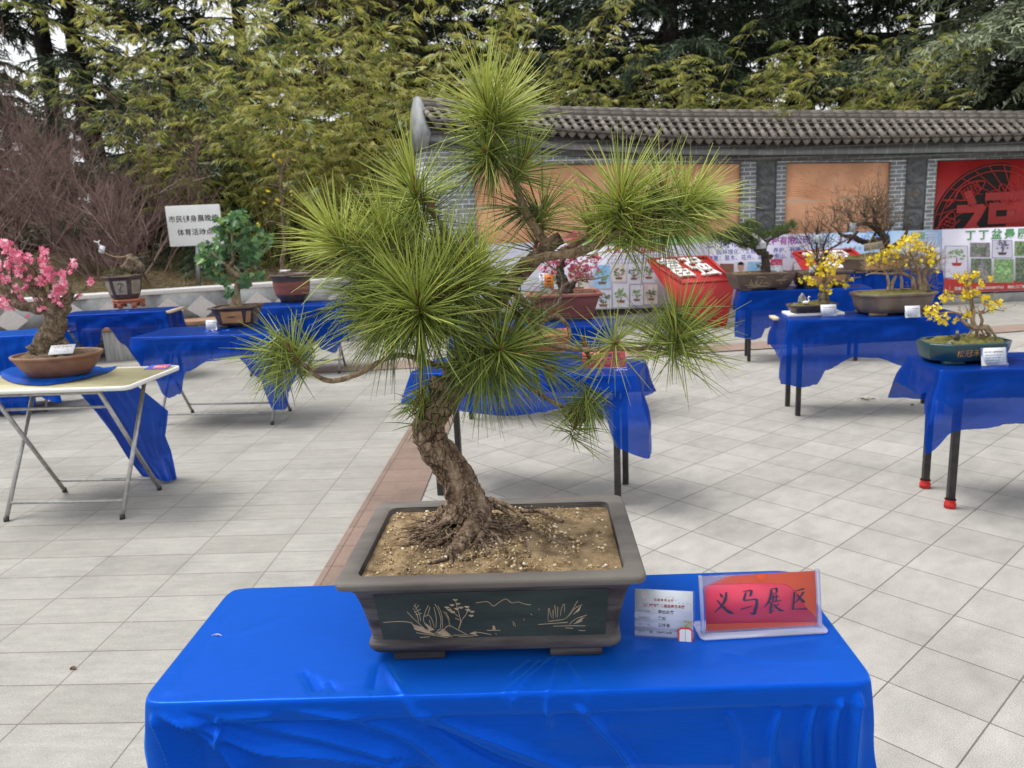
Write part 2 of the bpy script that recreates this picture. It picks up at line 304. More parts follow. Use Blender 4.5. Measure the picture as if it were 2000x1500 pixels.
M['clay_red'] = simple('red clay', (0.18, 0.052, 0.035), (0.28, 0.095, 0.065), 10, 0.6, 0.2, 60, stretch=(0.4, 0.4, 1.5))
M['clay_orange'] = simple('orange clay', (0.36, 0.10, 0.05), (0.44, 0.15, 0.075), 12, 0.55)
M['clay_dark'] = simple('dark purple clay', (0.055, 0.036, 0.03), (0.105, 0.07, 0.055), 14, 0.55, 0.15, 80)
M['clay_mid'] = simple('taupe clay', (0.11, 0.078, 0.056), (0.18, 0.135, 0.098), 10, 0.6, 0.15, 80)
M['clay_ochre'] = simple('ochre clay panel', (0.40, 0.20, 0.07), (0.50, 0.28, 0.11), 14, 0.6)
M['clay_sand'] = simple('sand clay panel', (0.27, 0.23, 0.16), (0.36, 0.31, 0.22), 14, 0.7)
M['glaze'] = simple('blue green glaze', (0.00744, 0.0341, 0.0465), (0.01736, 0.0589, 0.0744), 9, 0.28, 0.08, 60)
M['steel'] = simple('brushed steel tube', (0.36, 0.355, 0.35), (0.5, 0.49, 0.48), 30, 0.42, metal=0.75)
M['black'] = simple('black painted steel', (0.012, 0.012, 0.013), (0.03, 0.028, 0.027), 25, 0.45)
M['rust'] = simple('rust patch', (0.14, 0.06, 0.03), (0.25, 0.12, 0.07), 60, 0.9)
M['board'] = simple('dark table board', (0.10, 0.07, 0.05), (0.16, 0.11, 0.08), 8, 0.5)
M['board_end'] = simple('pale plywood edge', (0.55, 0.43, 0.27), (0.65, 0.52, 0.34), 30, 0.7)
M['woodtop'] = simple('green wood print laminate', (0.34, 0.306, 0.1615), (0.476, 0.442, 0.2805), 9, 0.35, stretch=(1, 7, 1))
M['white'] = simple('white plastic', (0.7216, 0.7216, 0.7021), (0.7802, 0.7802, 0.7607), 6, 0.45)
M['paper'] = simple('printed paper', (0.6436, 0.6826, 0.7021), (0.7704, 0.7899, 0.7997), 24, 0.6)
M['clear'] = clearmat('clear acrylic', (0.97, 0.975, 1.0), 0.985)
M['clear_edge'] = clearmat('clear acrylic edge', (0.85, 0.87, 1.0), 0.72)
M['sleeve'] = clearmat('clear sleeve', (0.97, 0.98, 1.0), 0.97)
M['ink'] = simple('black ink', (0.012, 0.012, 0.016), None)
M['navy'] = simple('navy ink', (0.013, 0.012, 0.075), None, rough=0.5)
M['redink'] = simple('red ink', (0.40, 0.03, 0.03), None)
M['greyink'] = simple('grey ink', (0.16, 0.16, 0.22), None)
M['sign_red'] = simple('crimson print', (0.76, 0.034, 0.085), (0.80, 0.04, 0.09), 4, 0.32)
M['sign_orange'] = simple('orange red print', (0.82, 0.10, 0.03), None, rough=0.3)
M['red_paint'] = simple('red painted board', (0.40, 0.018, 0.018), (0.50, 0.03, 0.028), 3, 0.5)
M['red_deep'] = simple('deep red painted metal', (0.30, 0.012, 0.012), (0.40, 0.02, 0.02), 3, 0.5)
M['red_cloth'] = simple('red cloth wrap', (0.42, 0.015, 0.015), (0.55, 0.03, 0.03), 40, 0.9)
M['flat_black'] = simple('black backing', (0.01, 0.01, 0.01), None, rough=0.9)  # plain black: backing disc of the red panel, printed hair and coat
M['terracotta'] = simple('terracotta relief panel', (0.6395, 0.3286, 0.1865), (0.8348, 0.4441, 0.2576), 2.2, 0.85, 0.25, 25)
M['joint'] = simple('pale joint mortar', (0.62, 0.48, 0.36), None)
M['carved'] = simple('carved grey stone', (0.08913, 0.09487, 0.09775), (0.1654, 0.1725, 0.1754), 10, 0.85, 0.4, 50)
M['tile'] = simple('grey roof tile', (0.135, 0.12, 0.108), (0.22, 0.195, 0.175), 5, 0.85, 0.3, 40)
M['mortar'] = simple('roof mortar', (0.33, 0.31, 0.28), None, rough=0.9)
M['brick'] = brickmat('blue grey brick', (0.1874, 0.2107, 0.2286), (0.2947, 0.3213, 0.3393), (0.7425, 0.756, 0.756))
M['brick_dark'] = brickmat('dark grey brick', (0.065, 0.0676, 0.0715), (0.1105, 0.1144, 0.117), (0.22, 0.22, 0.215))
M['soldier'] = brickmat('grey coping brick', (0.26, 0.2795, 0.2925), (0.338, 0.3575, 0.3705), (0.5, 0.5, 0.5), 0.2, 0.5, 0.006)
M['granite_grey'] = simple('grey granite slab', (0.20, 0.215, 0.225), (0.30, 0.315, 0.325), 9, 0.6, 0.0)
M['granite_pale'] = simple('pale granite', (0.52, 0.52, 0.51), (0.62, 0.62, 0.61), 40, 0.6)
M['granite_streak'] = simple('streaked grey stone', (0.26, 0.26, 0.25), (0.46, 0.45, 0.43), 8, 0.8, stretch=(4, 4, 0.3))
M['plank'] = simple('brown bench plank', (0.24, 0.13, 0.075), (0.36, 0.21, 0.13), 9, 0.6, stretch=(0.4, 4, 4))
M['signboard'] = simple('white sign board', (0.68, 0.69, 0.69), (0.76, 0.77, 0.77), 3, 0.5)
M['grey_metal'] = simple('grey steel post', (0.30, 0.31, 0.32), None, rough=0.45, metal=0.5)
M['banner_w'] = simple('pale lilac banner print', (0.60, 0.585, 0.72), (0.70, 0.685, 0.79), 1.2, 0.5)
M['banner_b'] = simple('sky blue banner print', (0.238, 0.425, 0.7055), (0.527, 0.629, 0.765), 1.4, 0.5)
M['banner_g'] = simple('green banner print', (0.25, 0.55, 0.20), (0.45, 0.70, 0.35), 3, 0.5)
M['pic_sky'] = simple('picture sky', (0.20, 0.48, 0.80), (0.45, 0.66, 0.86), 4, 0.5)
M['pic_tan'] = simple('picture tan', (0.62, 0.55, 0.50), (0.74, 0.70, 0.68), 8, 0.5)
M['pic_pale'] = simple('picture pale', (0.60, 0.62, 0.72), (0.72, 0.74, 0.80), 8, 0.5)
M['pic_dark'] = simple('picture dark green', (0.05, 0.075, 0.045), (0.20, 0.26, 0.17), 28, 0.5)
M['pic_green'] = simple('picture green', (0.10, 0.22, 0.07), (0.33, 0.46, 0.22), 40, 0.5)
M['pic_grey'] = simple('picture grey', (0.10, 0.10, 0.11), (0.33, 0.32, 0.32), 25, 0.5)
M['skin'] = simple('printed skin', (0.50, 0.30, 0.23), None)
M['purple'] = simple('purple ink', (0.16, 0.06, 0.38), None)
M['magenta'] = simple('magenta ink', (0.35, 0.06, 0.40), None)
M['blueink'] = simple('blue ink', (0.06, 0.11, 0.45), None)
M['skyink'] = simple('bright blue ink', (0.05, 0.22, 0.66), None)
M['greenink'] = simple('green ink', (0.10, 0.36, 0.13), None)
M['orange_card'] = simple('orange card', (0.72, 0.20, 0.02), None)
M['rock'] = simple('ornament rock', (0.10, 0.10, 0.10), (0.38, 0.37, 0.36), 30, 0.9, 0.6, 80)
M['sticker_blue'] = simple('blue sticker', (0.03, 0.06, 0.35), None)
M['sticker_red'] = simple('red sticker', (0.60, 0.06, 0.06), None)
M['gold'] = simple('yellow floral print', (0.55, 0.45, 0.08), (0.70, 0.6, 0.2), 60, 0.6)

# ------------------------------------------------------------------ writing
def text(s, size, origin, ex, ez, mat, parent, name='lettering', align='CENTER', off=0.0, sp=1.0, sx=1.0):
    c = bpy.data.curves.new('t', 'FONT'); c.body = s; c.size = size; c.align_x = align; c.align_y = 'CENTER'; c.space_character = sp; c.space_line = 1.1
    c.resolution_u = 2; c.offset = off
    o = bpy.data.objects.new('t', c); COL.objects.link(o)
    dg = bpy.context.evaluated_depsgraph_get(); me = bpy.data.meshes.new_from_object(o.evaluated_get(dg)); bpy.data.objects.remove(o); bpy.data.curves.remove(c)
    ex, ez = Vector(ex).normalized(), Vector(ez).normalized(); n = ex.cross(ez)
    me.transform(Matrix(((ex.x * sx, ez.x, n.x, origin[0]), (ex.y * sx, ez.y, n.y, origin[1]), (ex.z * sx, ez.z, n.z, origin[2]), (0, 0, 0, 1))))
    me.materials.clear(); me.materials.append(mat); ob = bpy.data.objects.new(name, me); COL.objects.link(ob); ob.parent = parent; return ob
def strokes(mb, lines, origin, ex, ez, su, sv):           # brush strokes (u,v,w) on a plane
    origin, ex, ez = L3(origin), L3(ex), L3(ez); nn = np.cross(ex, ez); nn /= np.linalg.norm(nn); k = 0
    for ln in lines:
        k += 1; P = L3(ln); Q, w = catmull(P[:, :2], P[:, 2], 5)
        d = np.gradient(Q, axis=0); d /= np.linalg.norm(d, axis=1)[:, None] + 1e-9; nrm = np.stack([-d[:, 1], d[:, 0]], 1)
        A, B = Q + nrm * w[:, None] / 2, Q - nrm * w[:, None] / 2
        V = np.concatenate([A, B]); V3 = origin + V[:, :1] * su * ex + V[:, 1:] * sv * ez + nn * 0.00006 * k
        n = len(Q); i = np.arange(n - 1); mb.add(V3, np.stack([i + n, i + n + 1, i + 1, i], -1))

def noisev(P, f): return np.array([noise.noise(Vector(p) * f) for p in P])
#==SETTING==
# ------------------------------------------------------------------ ground
def sheet(name, pts, mat, z):
    mb = MB(); mb.add([(x, y, z) for x, y in pts], [list(range(len(pts)))]); return tag(mb.build(name, mat), kind='structure')
sheet('ground', [(-400, -400), (400, -400), (400, 500), (-400, 500)], M['litter'], -0.02)
sheet('plaza_paving', [(-14, -6), (16, -6), (16, 12.6), (-14, 12.6)], M['pave_r'], 0.0)
def sx0(y): return -0.925 + 0.039 * (y - 3.165)
def band(x): return 8.44 + 0.083 * (x - 2.5) + 0.01 * (x - 2.5) ** 2    # inner edge of the pink band
sheet('paving_left', [(-14, -6), (sx0(-6), -6), (sx0(12), 12), (-14, 12)], M['pave_l'], 0.004)
sheet('paving_strip', [(sx0(-6), -6), (sx0(-6) + 0.33, -6), (sx0(8.4) + 0.33, 8.4), (sx0(8.4), 8.4)], M['strip'], 0.008)
xs = np.linspace(-2.5, 12, 30)
def ribbon_sheet(name, f0, f1, mat, z):
    mb = MB(); a = [(x, f0(x), z) for x in xs]; b = [(x, f1(x), z) for x in xs]; n = len(xs); i = np.arange(n - 1)
    mb.add(a + b, np.stack([i, i + 1, i + n + 1, i + n], -1)); tag(mb.build(name, mat), kind='structure')
ribbon_sheet('paving_band', band, lambda x: band(x) + 0.45, M['band'], 0.012)
ribbon_sheet('paving_outer', lambda x: band(x) + 0.45, lambda x: band(x) + 4.0, M['pave_l'], 0.010)

# ------------------------------------------------------------------ curved brick wall with tiled roof
wpx = np.array([822, 950, 1080, 1300, 1500, 1750, 2000, 2250, 2500.])
wY = np.array([10.55, 10.95, 11.3, 11.75, 11.98, 12.1, 12.1, 11.95, 11.7])
rid = np.array([190, 199, 207, 213, 214.5, 216, 217, 219, 222.])
eav = np.array([248, 256, 265, 278, 280, 277, 272, 266, 258.])
pan = np.array([324, 322, 320, 318, 317.5, 315.5, 308.5, 300, 290.])
def wl(arr, dY=0.0): return np.array([atY(px, y, Y + dY) for px, y, Y in zip(wpx, arr, wY)])
WR, WE, WPn = wl(rid), wl(eav, -0.3), wl(pan)
WX = WR[:, 0]
def dense(n=160):
    X = np.linspace(WX[0], WX[-1], n); return X
def smooth(xq, x, y):
    k = np.interp(xq, x, y); 
    for _ in range(6): k[1:-1] = (k[:-2] + 2 * k[1:-1] + k[2:]) / 4
    return k
DX = dense(); DY = smooth(DX, WX, wY); DRZ = smooth(DX, WX, WR[:, 2]); DEZ = smooth(DX, WE[:, 0], WE[:, 2]); DPZ = smooth(DX, WPn[:, 0], WPn[:, 2])
ds = np.concatenate([[0], np.cumsum(np.hypot(np.diff(DX), np.diff(DY)))])
tx, ty = np.gradient(DX, ds), np.gradient(DY, ds); q = np.hypot(tx, ty); tx, ty = tx / q, ty / q; nx, ny = ty, -tx     # normal to the viewer side
def wp(s, off=0.0, z=0.0):
    return np.array([np.interp(s, ds, DX) + off * np.interp(s, ds, nx), np.interp(s, ds, DY) + off * np.interp(s, ds, ny), z])
def sx(px):                                # arc position met at this picture column
    best = min(range(len(DX)), key=lambda k: abs((1000 + F * ((L3((DX[k], DY[k], 2.2)) - CP) @ RX) / ((L3((DX[k], DY[k], 2.2)) - CP) @ _fw)) - px)); return ds[best]
rz_ = lambda s: np.interp(s, ds, DRZ); ez_ = lambda s: np.interp(s, ds, DEZ); pz_ = lambda s: np.interp(s, ds, DPZ)
wall = thing('brick_wall', 'long curved grey brick wall with tiled roof behind the banners', 'wall', wp(ds[-1] / 2))
WO = L3(wall.location)
def wall_strip(name, s0, s1, front, z0, z1, mat, depth=0.1, n=None, uvw=True, parent=None, smooth_=False):
    n = n or max(2, int((s1 - s0) / 0.12) + 1); S = np.linspace(s0, s1, n); mb = MB(); rows = []
    for s in S:
        a, b = (z0(s) if callable(z0) else z0), (z1(s) if callable(z1) else z1)
        rows.append([wp(s, front, a), wp(s, front, b), wp(s, front - depth, b), wp(s, front - depth, a)])
    V = np.array(rows).reshape(-1, 3); fs = []
    for i in range(n - 1):
        for k in range(4): fs.append([i * 4 + k, (i + 1) * 4 + k, (i + 1) * 4 + (k + 1) % 4, i * 4 + (k + 1) % 4])
    fs += [[0, 1, 2, 3], [(n - 1) * 4 + k for k in (3, 2, 1, 0)]]
    mb.add(V, fs); o = mb.build(name, mat, parent or wall, off=WO)
    me = o.data; uv = me.uv_layers.new(name='UVMap'); sv = np.repeat(S, 4); co = V
    for l in me.loops: uv.data[l.index].uv = (sv[l.vertex_index] + (0.37 if l.vertex_index % 4 >= 2 else 0.0), co[l.vertex_index][2])
    return o
S0, S1 = 0.0, ds[-1]
pA, pB, pC, pD = (sx(930), sx(1450)), (sx(1533), sx(1745)), (sx(1833), sx(2075)), (sx(2165), sx(2400))
wall_strip('brick_core', S0, S1, -0.07, 0.0, lambda s: ez_(s) - 0.03, M['brick'], 0.3)
for a, b in ((S0, pA[0]), (pA[1], pB[0]), (pB[1], pC[0]), (pC[1], pD[0])): wall_strip('brick_pier', a, b, 0.0, 0.0, lambda s: pz_(s), M['brick'], 0.068)
wall_strip('brick_frieze', S0, S1, 0.002, pz_, lambda s: ez_(s) - 0.235, M['brick'], 0.068)
wall_strip('dark_course', S0, S1, 0.03, lambda s: ez_(s) - 0.232, lambda s: ez_(s) - 0.15, M['brick_dark'], 0.095)
wall_strip('coping_course', S0, S1, 0.085, lambda s: ez_(s) - 0.148, lambda s: ez_(s) - 0.06, M['soldier'], 0.15)
wall_strip('eave_board', S0, S1, 0.10, lambda s: ez_(s) - 0.058, lambda s: ez_(s) + 0.02, M['brick_dark'], 0.16)
# terracotta relief panels
def panel(a, b, seed):
    r = random.Random(seed); o = wall_strip('terracotta_panel', a + 0.004, b - 0.004, -0.045, 0.3, lambda s: pz_(s) - 0.012, M['terracotta'], 0.022)
    mb = MB()
    for k in range(26 if b - a < 3 else 60):                    # curling cloud scrolls along the top
        s = r.uniform(a + 0.15, b - 0.15); z = pz_(s) - (r.uniform(0.1, 0.3) if r.random() < 0.7 else r.uniform(0.3, 1.0)); rr = r.uniform(0.035, 0.085)
        P = [wp(s + rr * t * math.cos(t * 5.2 + k), -0.045, z + rr * 0.8 * t * math.sin(t * 5.2 + k)) for t in np.linspace(0.3, 1.2, 12)]
        mb.sweep(P, 0.010, 4, sub=1)
    for k in range(7):                                          # long sweeping ridges
        s = a + (b - a) * 0.02; P = [wp(a + 0.05 + (b - a) * 0.5 * t, -0.045, pz_(a) - 0.28 - 0.035 * k - 0.28 * t * t) for t in np.linspace(0, 1, 12)]
        mb.sweep(P, 0.008, 4, sub=1)
    for k in range(9):
        z0 = pz_(a) - 0.5 - 0.12 * k; P = [wp(a + (b - a) * (0.45 + 0.5 * t), -0.045, z0 + 0.05 * math.sin(t * 9 + k) + 0.1 * t) for t in np.linspace(0, 1, 14)]
        mb.sweep(P, 0.0045, 4, sub=1)
    mb.build('relief', M['terracotta'], o, off=WO)
    j = MB(); m = a + (b - a) * 0.48; zc = pz_(m) - 0.56
    j.add([wp(m - 0.006, -0.0445, zc + 0.35), wp(m + 0.008, -0.0445, zc + 0.35), wp(m + 0.012, -0.0445, 0.4), wp(m - 0.008, -0.0445, 0.4)], [[0, 3, 2, 1]])
    S = np.linspace(a + 0.004, b - 0.3, 16); top = [wp(s, -0.0442, zc + 0.012 + 0.006 * math.sin(9 * s)) for s in S]; bot = [wp(s, -0.0442, zc - 0.012 + 0.004 * math.sin(23 * s)) for s in S]
    i = np.arange(15); j.add(top + bot, np.stack([i + 16, i + 17, i + 1, i], -1)); j.build('mortar_joint', M['joint'], o, off=WO)
panel(*pA, 3); panel(*pB, 5); panel(*pD, 9)
# carved stone pilasters
def pilaster(px0, px1):
    a, b = sx(px0), sx(px1); w = b - a; m = (a + b) / 2; o = wall_strip('carved_pilaster', a, b, 0.025, 0.1, lambda s: pz_(s) + 0.055, M['carved'], 0.022, 3)
    mb = MB(); h = 0.37; z = pz_(m) + 0.05
    for k in range(6):
        zc = z - h * (k + 0.5)
        if zc < 0.4: break
        for (u0, v0, u1, v1) in ((-1, -1, 1, -1), (1, -1, 1, 1), (1, 1, -1, 1), (-1, 1, -1, -1)):
            mb.bar(wp(m + u0 * w * 0.46, 0.026, zc + v0 * h * 0.47), wp(m + u1 * w * 0.46, 0.026, zc + v1 * h * 0.47), 0.018, 0.012)
        for rr in (0.36, 0.30):
            mb.sweep([wp(m + w * rr * math.cos(t), 0.026, zc + w * rr * math.sin(t)) for t in np.linspace(0, 2 * math.pi, 22)], 0.012, 4, sub=1, cap=False)
        R4 = w * 0.30                                            # coin motif: four concave arcs
        for q4 in range(4):
            t0 = q4 * math.pi / 2; cx, cz = R4 * 1.0 * math.cos(t0 + math.pi / 4) * 1.41, R4 * 1.41 * math.sin(t0 + math.pi / 4)
            ang = np.linspace(t0 + math.pi, t0 + 1.5 * math.pi, 9); mb.sweep([wp(m + cx + R4 * math.cos(t), 0.026, zc + cz + R4 * math.sin(t)) for t in ang], 0.011, 4, sub=1)
        for su in (-1, 1):
            for sv in (-1, 1):
                mb.sweep([wp(m + su * (w * 0.40 - 0.03 * t * math.cos(4 * t)), 0.026, zc + sv * (h * 0.40 - 0.03 * t * math.sin(4 * t))) for t in np.linspace(0.2, 1.4, 8)], 0.007, 4, sub=1)
    mb.build('carving', M['carved'], o, off=WO)
pilaster(1475, 1515); pilaster(1771, 1808); pilaster(2100, 2140)
# red cut-out panel with the fortune character
a, b = pC; m_ = (a + b) / 2; zt = pz_(m_) - 0.01; R_ = 0.96; zc = zt - 0.05 - R_
rp = wall_strip('red_panel', a + 0.004, b - 0.004, -0.03, 0.25, lambda s: pz_(s) - 0.012, M['red_deep'], 0.035)
E0 = wp(m_, -0.0285, zc); ex = wp(m_ + 0.05, 0, 0) - wp(m_ - 0.05, 0, 0); ex /= np.linalg.norm(ex); ezv = L3((0, 0, 1)); en = np.cross(ex, ezv)
def fl(u, v, o=0.0): return E0 + ex * u + ezv * v + en * o
mb = MB(); mb.add([fl(R_ * math.cos(t), R_ * math.sin(t)) for t in np.linspace(0, 2 * math.pi, 64, endpoint=False)], [list(range(64))]); mb.build('black_opening', M['flat_black'], rp, off=WO)
mb = MB()
def arcline(pts, w, o=0.004):
    P = np.array([fl(u, v, o) for u, v in pts]); mb.sweep(P, w, 4, sub=3, flat=0.5)
for k, rr in enumerate((0.93, 0.84)): arcline([(rr * math.cos(t), rr * math.sin(t)) for t in np.linspace(0, 2 * math.pi, 40)], 0.012, 0.005 + 0.001 * k)
def lotus(u, v, r, n, rot=0.0, spread=2.6):
    for k in range(n):
        t = math.pi / 2 + rot + (k / (n - 1) - 0.5) * spread; c_, s_ = math.cos(t), math.sin(t)
        arcline([(u + r * 0.15 * c_, v + r * 0.15 * s_), (u + r * 0.6 * c_ - 0.22 * r * s_, v + r * 0.6 * s_ + 0.22 * r * c_), (u + r * c_, v + r * s_), (u + r * 0.6 * c_ + 0.22 * r * s_, v + r * 0.6 * s_ - 0.22 * r * c_), (u + r * 0.15 * c_, v + r * 0.15 * s_)], 0.010, 0.006)
        arcline([(u + r * 0.2 * c_, v + r * 0.2 * s_), (u + r * 0.8 * c_, v + r * 0.8 * s_)], 0.006, 0.007)
Q_ = 1.55
_al = arcline
def arcline(pts, w, o=0.004): _al([(u * Q_, v * Q_) for u, v in pts], w * 1.25, o)
lotus(0.16, 0.18, 0.26, 7); lotus(0.16, 0.18, 0.16, 5, 0, 2.0); lotus(0.32, -0.36, 0.19, 6, -0.4); lotus(0.42, 0.02, 0.14, 5, -0.9); lotus(-0.30, -0.44, 0.17, 6, 0.5); lotus(0.0, -0.45, 0.14, 5)
for (u, v, d, L) in ((-0.26, 0.36, 0.5, 0.34), (-0.47, 0.0, 1.2, 0.36), (-0.16, -0.30, 0.3, 0.26)):     # two carp with scales
    c_, s_ = math.cos(d), math.sin(d); g = lambda x, y: (u + x * c_ - y * s_, v + x * s_ + y * c_)
    arcline([g(-L / 2, 0), g(-L / 5, L * 0.2), g(L * 0.2, L * 0.18), g(L / 2, 0), g(L * 0.2, -L * 0.18), g(-L / 5, -L * 0.2), g(-L / 2, 0)], 0.012, 0.006)
    for i in range(6):
        for j in range(3): arcline([g(-L * 0.25 + i * L * 0.1, (j - 1.4) * L * 0.1), g(-L * 0.19 + i * L * 0.1, (j - 1) * L * 0.1), g(-L * 0.25 + i * L * 0.1, (j - 0.6) * L * 0.1)], 0.009, 0.007)
    arcline([g(-L / 2, 0), g(-L * 0.8, L * 0.16)], 0.014, 0.006); arcline([g(-L / 2, 0), g(-L * 0.82, -0.1 * L)], 0.014, 0.006)
for k in range(26):
    t = k / 26 * 2 * math.pi; arcline([(0.34 * math.cos(t), 0.34 * math.sin(t)), (0.47 * math.cos(t + 0.35), 0.47 * math.sin(t + 0.35)), (0.60 * math.cos(t + 0.5), 0.60 * math.sin(t + 0.5))], 0.007, 0.004)
mb.build('cut_pattern', M['red_deep'], rp, off=WO)
text('福', 1.22, fl(-0.02, -0.10, 0.012) - WO, ex, (0, 0, 1), M['red_deep'], rp, 'character', off=0.02)
# roof: ridge, rolls and drip tiles
roof = MB(); rows = []
S = np.linspace(S0 - 0.05, S1, 120)
prof = lambda s: [(0.36, ez_(s) + 0.03), (0.36, ez_(s) + 0.055), (0.05, rz_(s) - 0.17), (-0.24, rz_(s) - 0.17), (-0.55, ez_(s) + 0.02)]
V = np.array([[wp(s, o, z) for o, z in prof(s)] for s in S]).reshape(-1, 3); fs = []
for i in range(len(S) - 1):
    for k in range(4): fs.append([i * 5 + k, (i + 1) * 5 + k, (i + 1) * 5 + k + 1, i * 5 + k + 1])
roof.add(V, fs)
n_t = int((S1 - S0) / 0.152)
drip = [(-0.055, 0.015), (0.055, 0.015), (0.06, -0.03), (0.03, -0.06), (0.0, -0.085), (-0.03, -0.06), (-0.06, -0.03)]
for k in range(n_t + 1):
    s = S0 + k * 0.152; e, r = ez_(s), rz_(s)
    hh = rng.uniform(-0.006, 0.006); P = [wp(s + hh, 0.06, r - 0.15), wp(s, 0.22, (e + r) / 2 - 0.02), wp(s, 0.405, e + 0.085)]
    for j in range(3):
        A = P[0] + (P[2] - P[0]) * j / 3; B = P[0] + (P[2] - P[0]) * ((j + 1) / 3 + 0.02); roof.sweep([A, B], [0.032, 0.038], 9, sub=1)
    d0 = wp(s, 0.41, e + 0.085)
    roof.sweep([d0, d0 + (wp(s, 0.43, 0) - wp(s, 0.41, 0))], 0.041, 9, sub=1)
    s2 = s + 0.076
    for tt in (0.36, 0.395):
        pass
    o = roof.n; roof.add([wp(s2 + u, 0.385, e + 0.045 + v) for u, v in drip] + [wp(s2 + u, 0.365, e + 0.045 + v) for u, v in drip], [list(range(7))[::-1]] + [[i, (i + 1) % 7, 7 + (i + 1) % 7, 7 + i] for i in range(7)])
    for j in range(4):                                           # overlapping pan tiles
        A = wp(s2, 0.37 - j * 0.085, e + 0.06 + j * (r - 0.19 - e) / 3.9); roof.box(A, (0.11, 0.09, 0.016))
roof_o = roof.build('roof', M['tile'], wall, off=WO)
rd = MB(); kk = int((S1 - S0) / 0.185)
for k in range(kk):
    s = S0 + k * 0.185; g = 0.179
    for (o0, o1, z0, z1) in ((0.075, -0.265, -0.175, -0.125), (0.06, -0.25, -0.123, -0.062), (0.045, -0.235, -0.06, -0.035)):
        q0 = [wp(s, o0, rz_(s) + z0), wp(s + g, o0, rz_(s) + z0), wp(s + g, o1, rz_(s) + z0), wp(s, o1, rz_(s) + z0)]; q1 = [p + L3((0, 0, z1 - z0)) for p in q0]
        rd.add(q0 + q1, np.array([[0, 3, 2, 1], [4, 5, 6, 7], [0, 1, 5, 4], [1, 2, 6, 5], [2, 3, 7, 6], [3, 0, 4, 7]]))
    rd.sweep([wp(s, -0.09, rz_(s) - 0.04), wp(s + g, -0.09, rz_(s) - 0.04)], [0.050, 0.056], 8, sub=1)
rd.build('ridge', M['tile'], roof_o, off=WO)
mb = MB(); mb.sweep([wp(s, -0.09, rz_(s) - 0.045) for s in np.linspace(S0, S1, 60)], 0.047, 8, sub=1); mb.build('ridge_mortar', M['mortar'], roof_o, off=WO)
# plastered gable end
mb = MB(); g0 = [(0.30, -0.07), (0.16, 0.10), (0.10, 0.30), (-0.02, 0.42), (-0.16, 0.42), (-0.28, 0.28), (-0.42, -0.05), (-0.42, -0.25), (0.12, -0.25)]
e = ez_(S0); V = [wp(S0 - 0.07, o, e + z) for o, z in g0] + [wp(S0 - 0.002, o, e + z) for o, z in g0]; n = len(g0)
V = [p - L3((0.0, 0, 0)) - (0 if k >= n else 1) * 0.05 * L3((np.interp(0, ds, tx), np.interp(0, ds, ty), 0)) for k, p in enumerate(V)]
mb.add(V, [list(range(n)), list(range(n, 2 * n))[::-1]] + [[i, n + i, n + (i + 1) % n, (i + 1) % n] for i in range(n)]); mb.build('gable_end', M['granite_grey'], wall, off=WO)
# slate step along the wall foot
mb = MB(); S = np.linspace(sx(940), S1, 40); fr = [wp(s, 0.75 - 0.03 * max(0, s - 6), 0) for s in S]
V = [p + L3((0, 0, z)) for z in (0.0, 0.125) for p in fr] + [wp(s, 0.01, 0.125) for s in S]; n = len(S); i = np.arange(n - 1)
mb.add(V, np.concatenate([np.stack([i, i + 1, i + n + 1, i + n], -1), np.stack([i + n, i + n + 1, i + 2 * n + 1, i + 2 * n], -1)])); tag(mb.build('stone_step', M['plinth']), kind='structure')

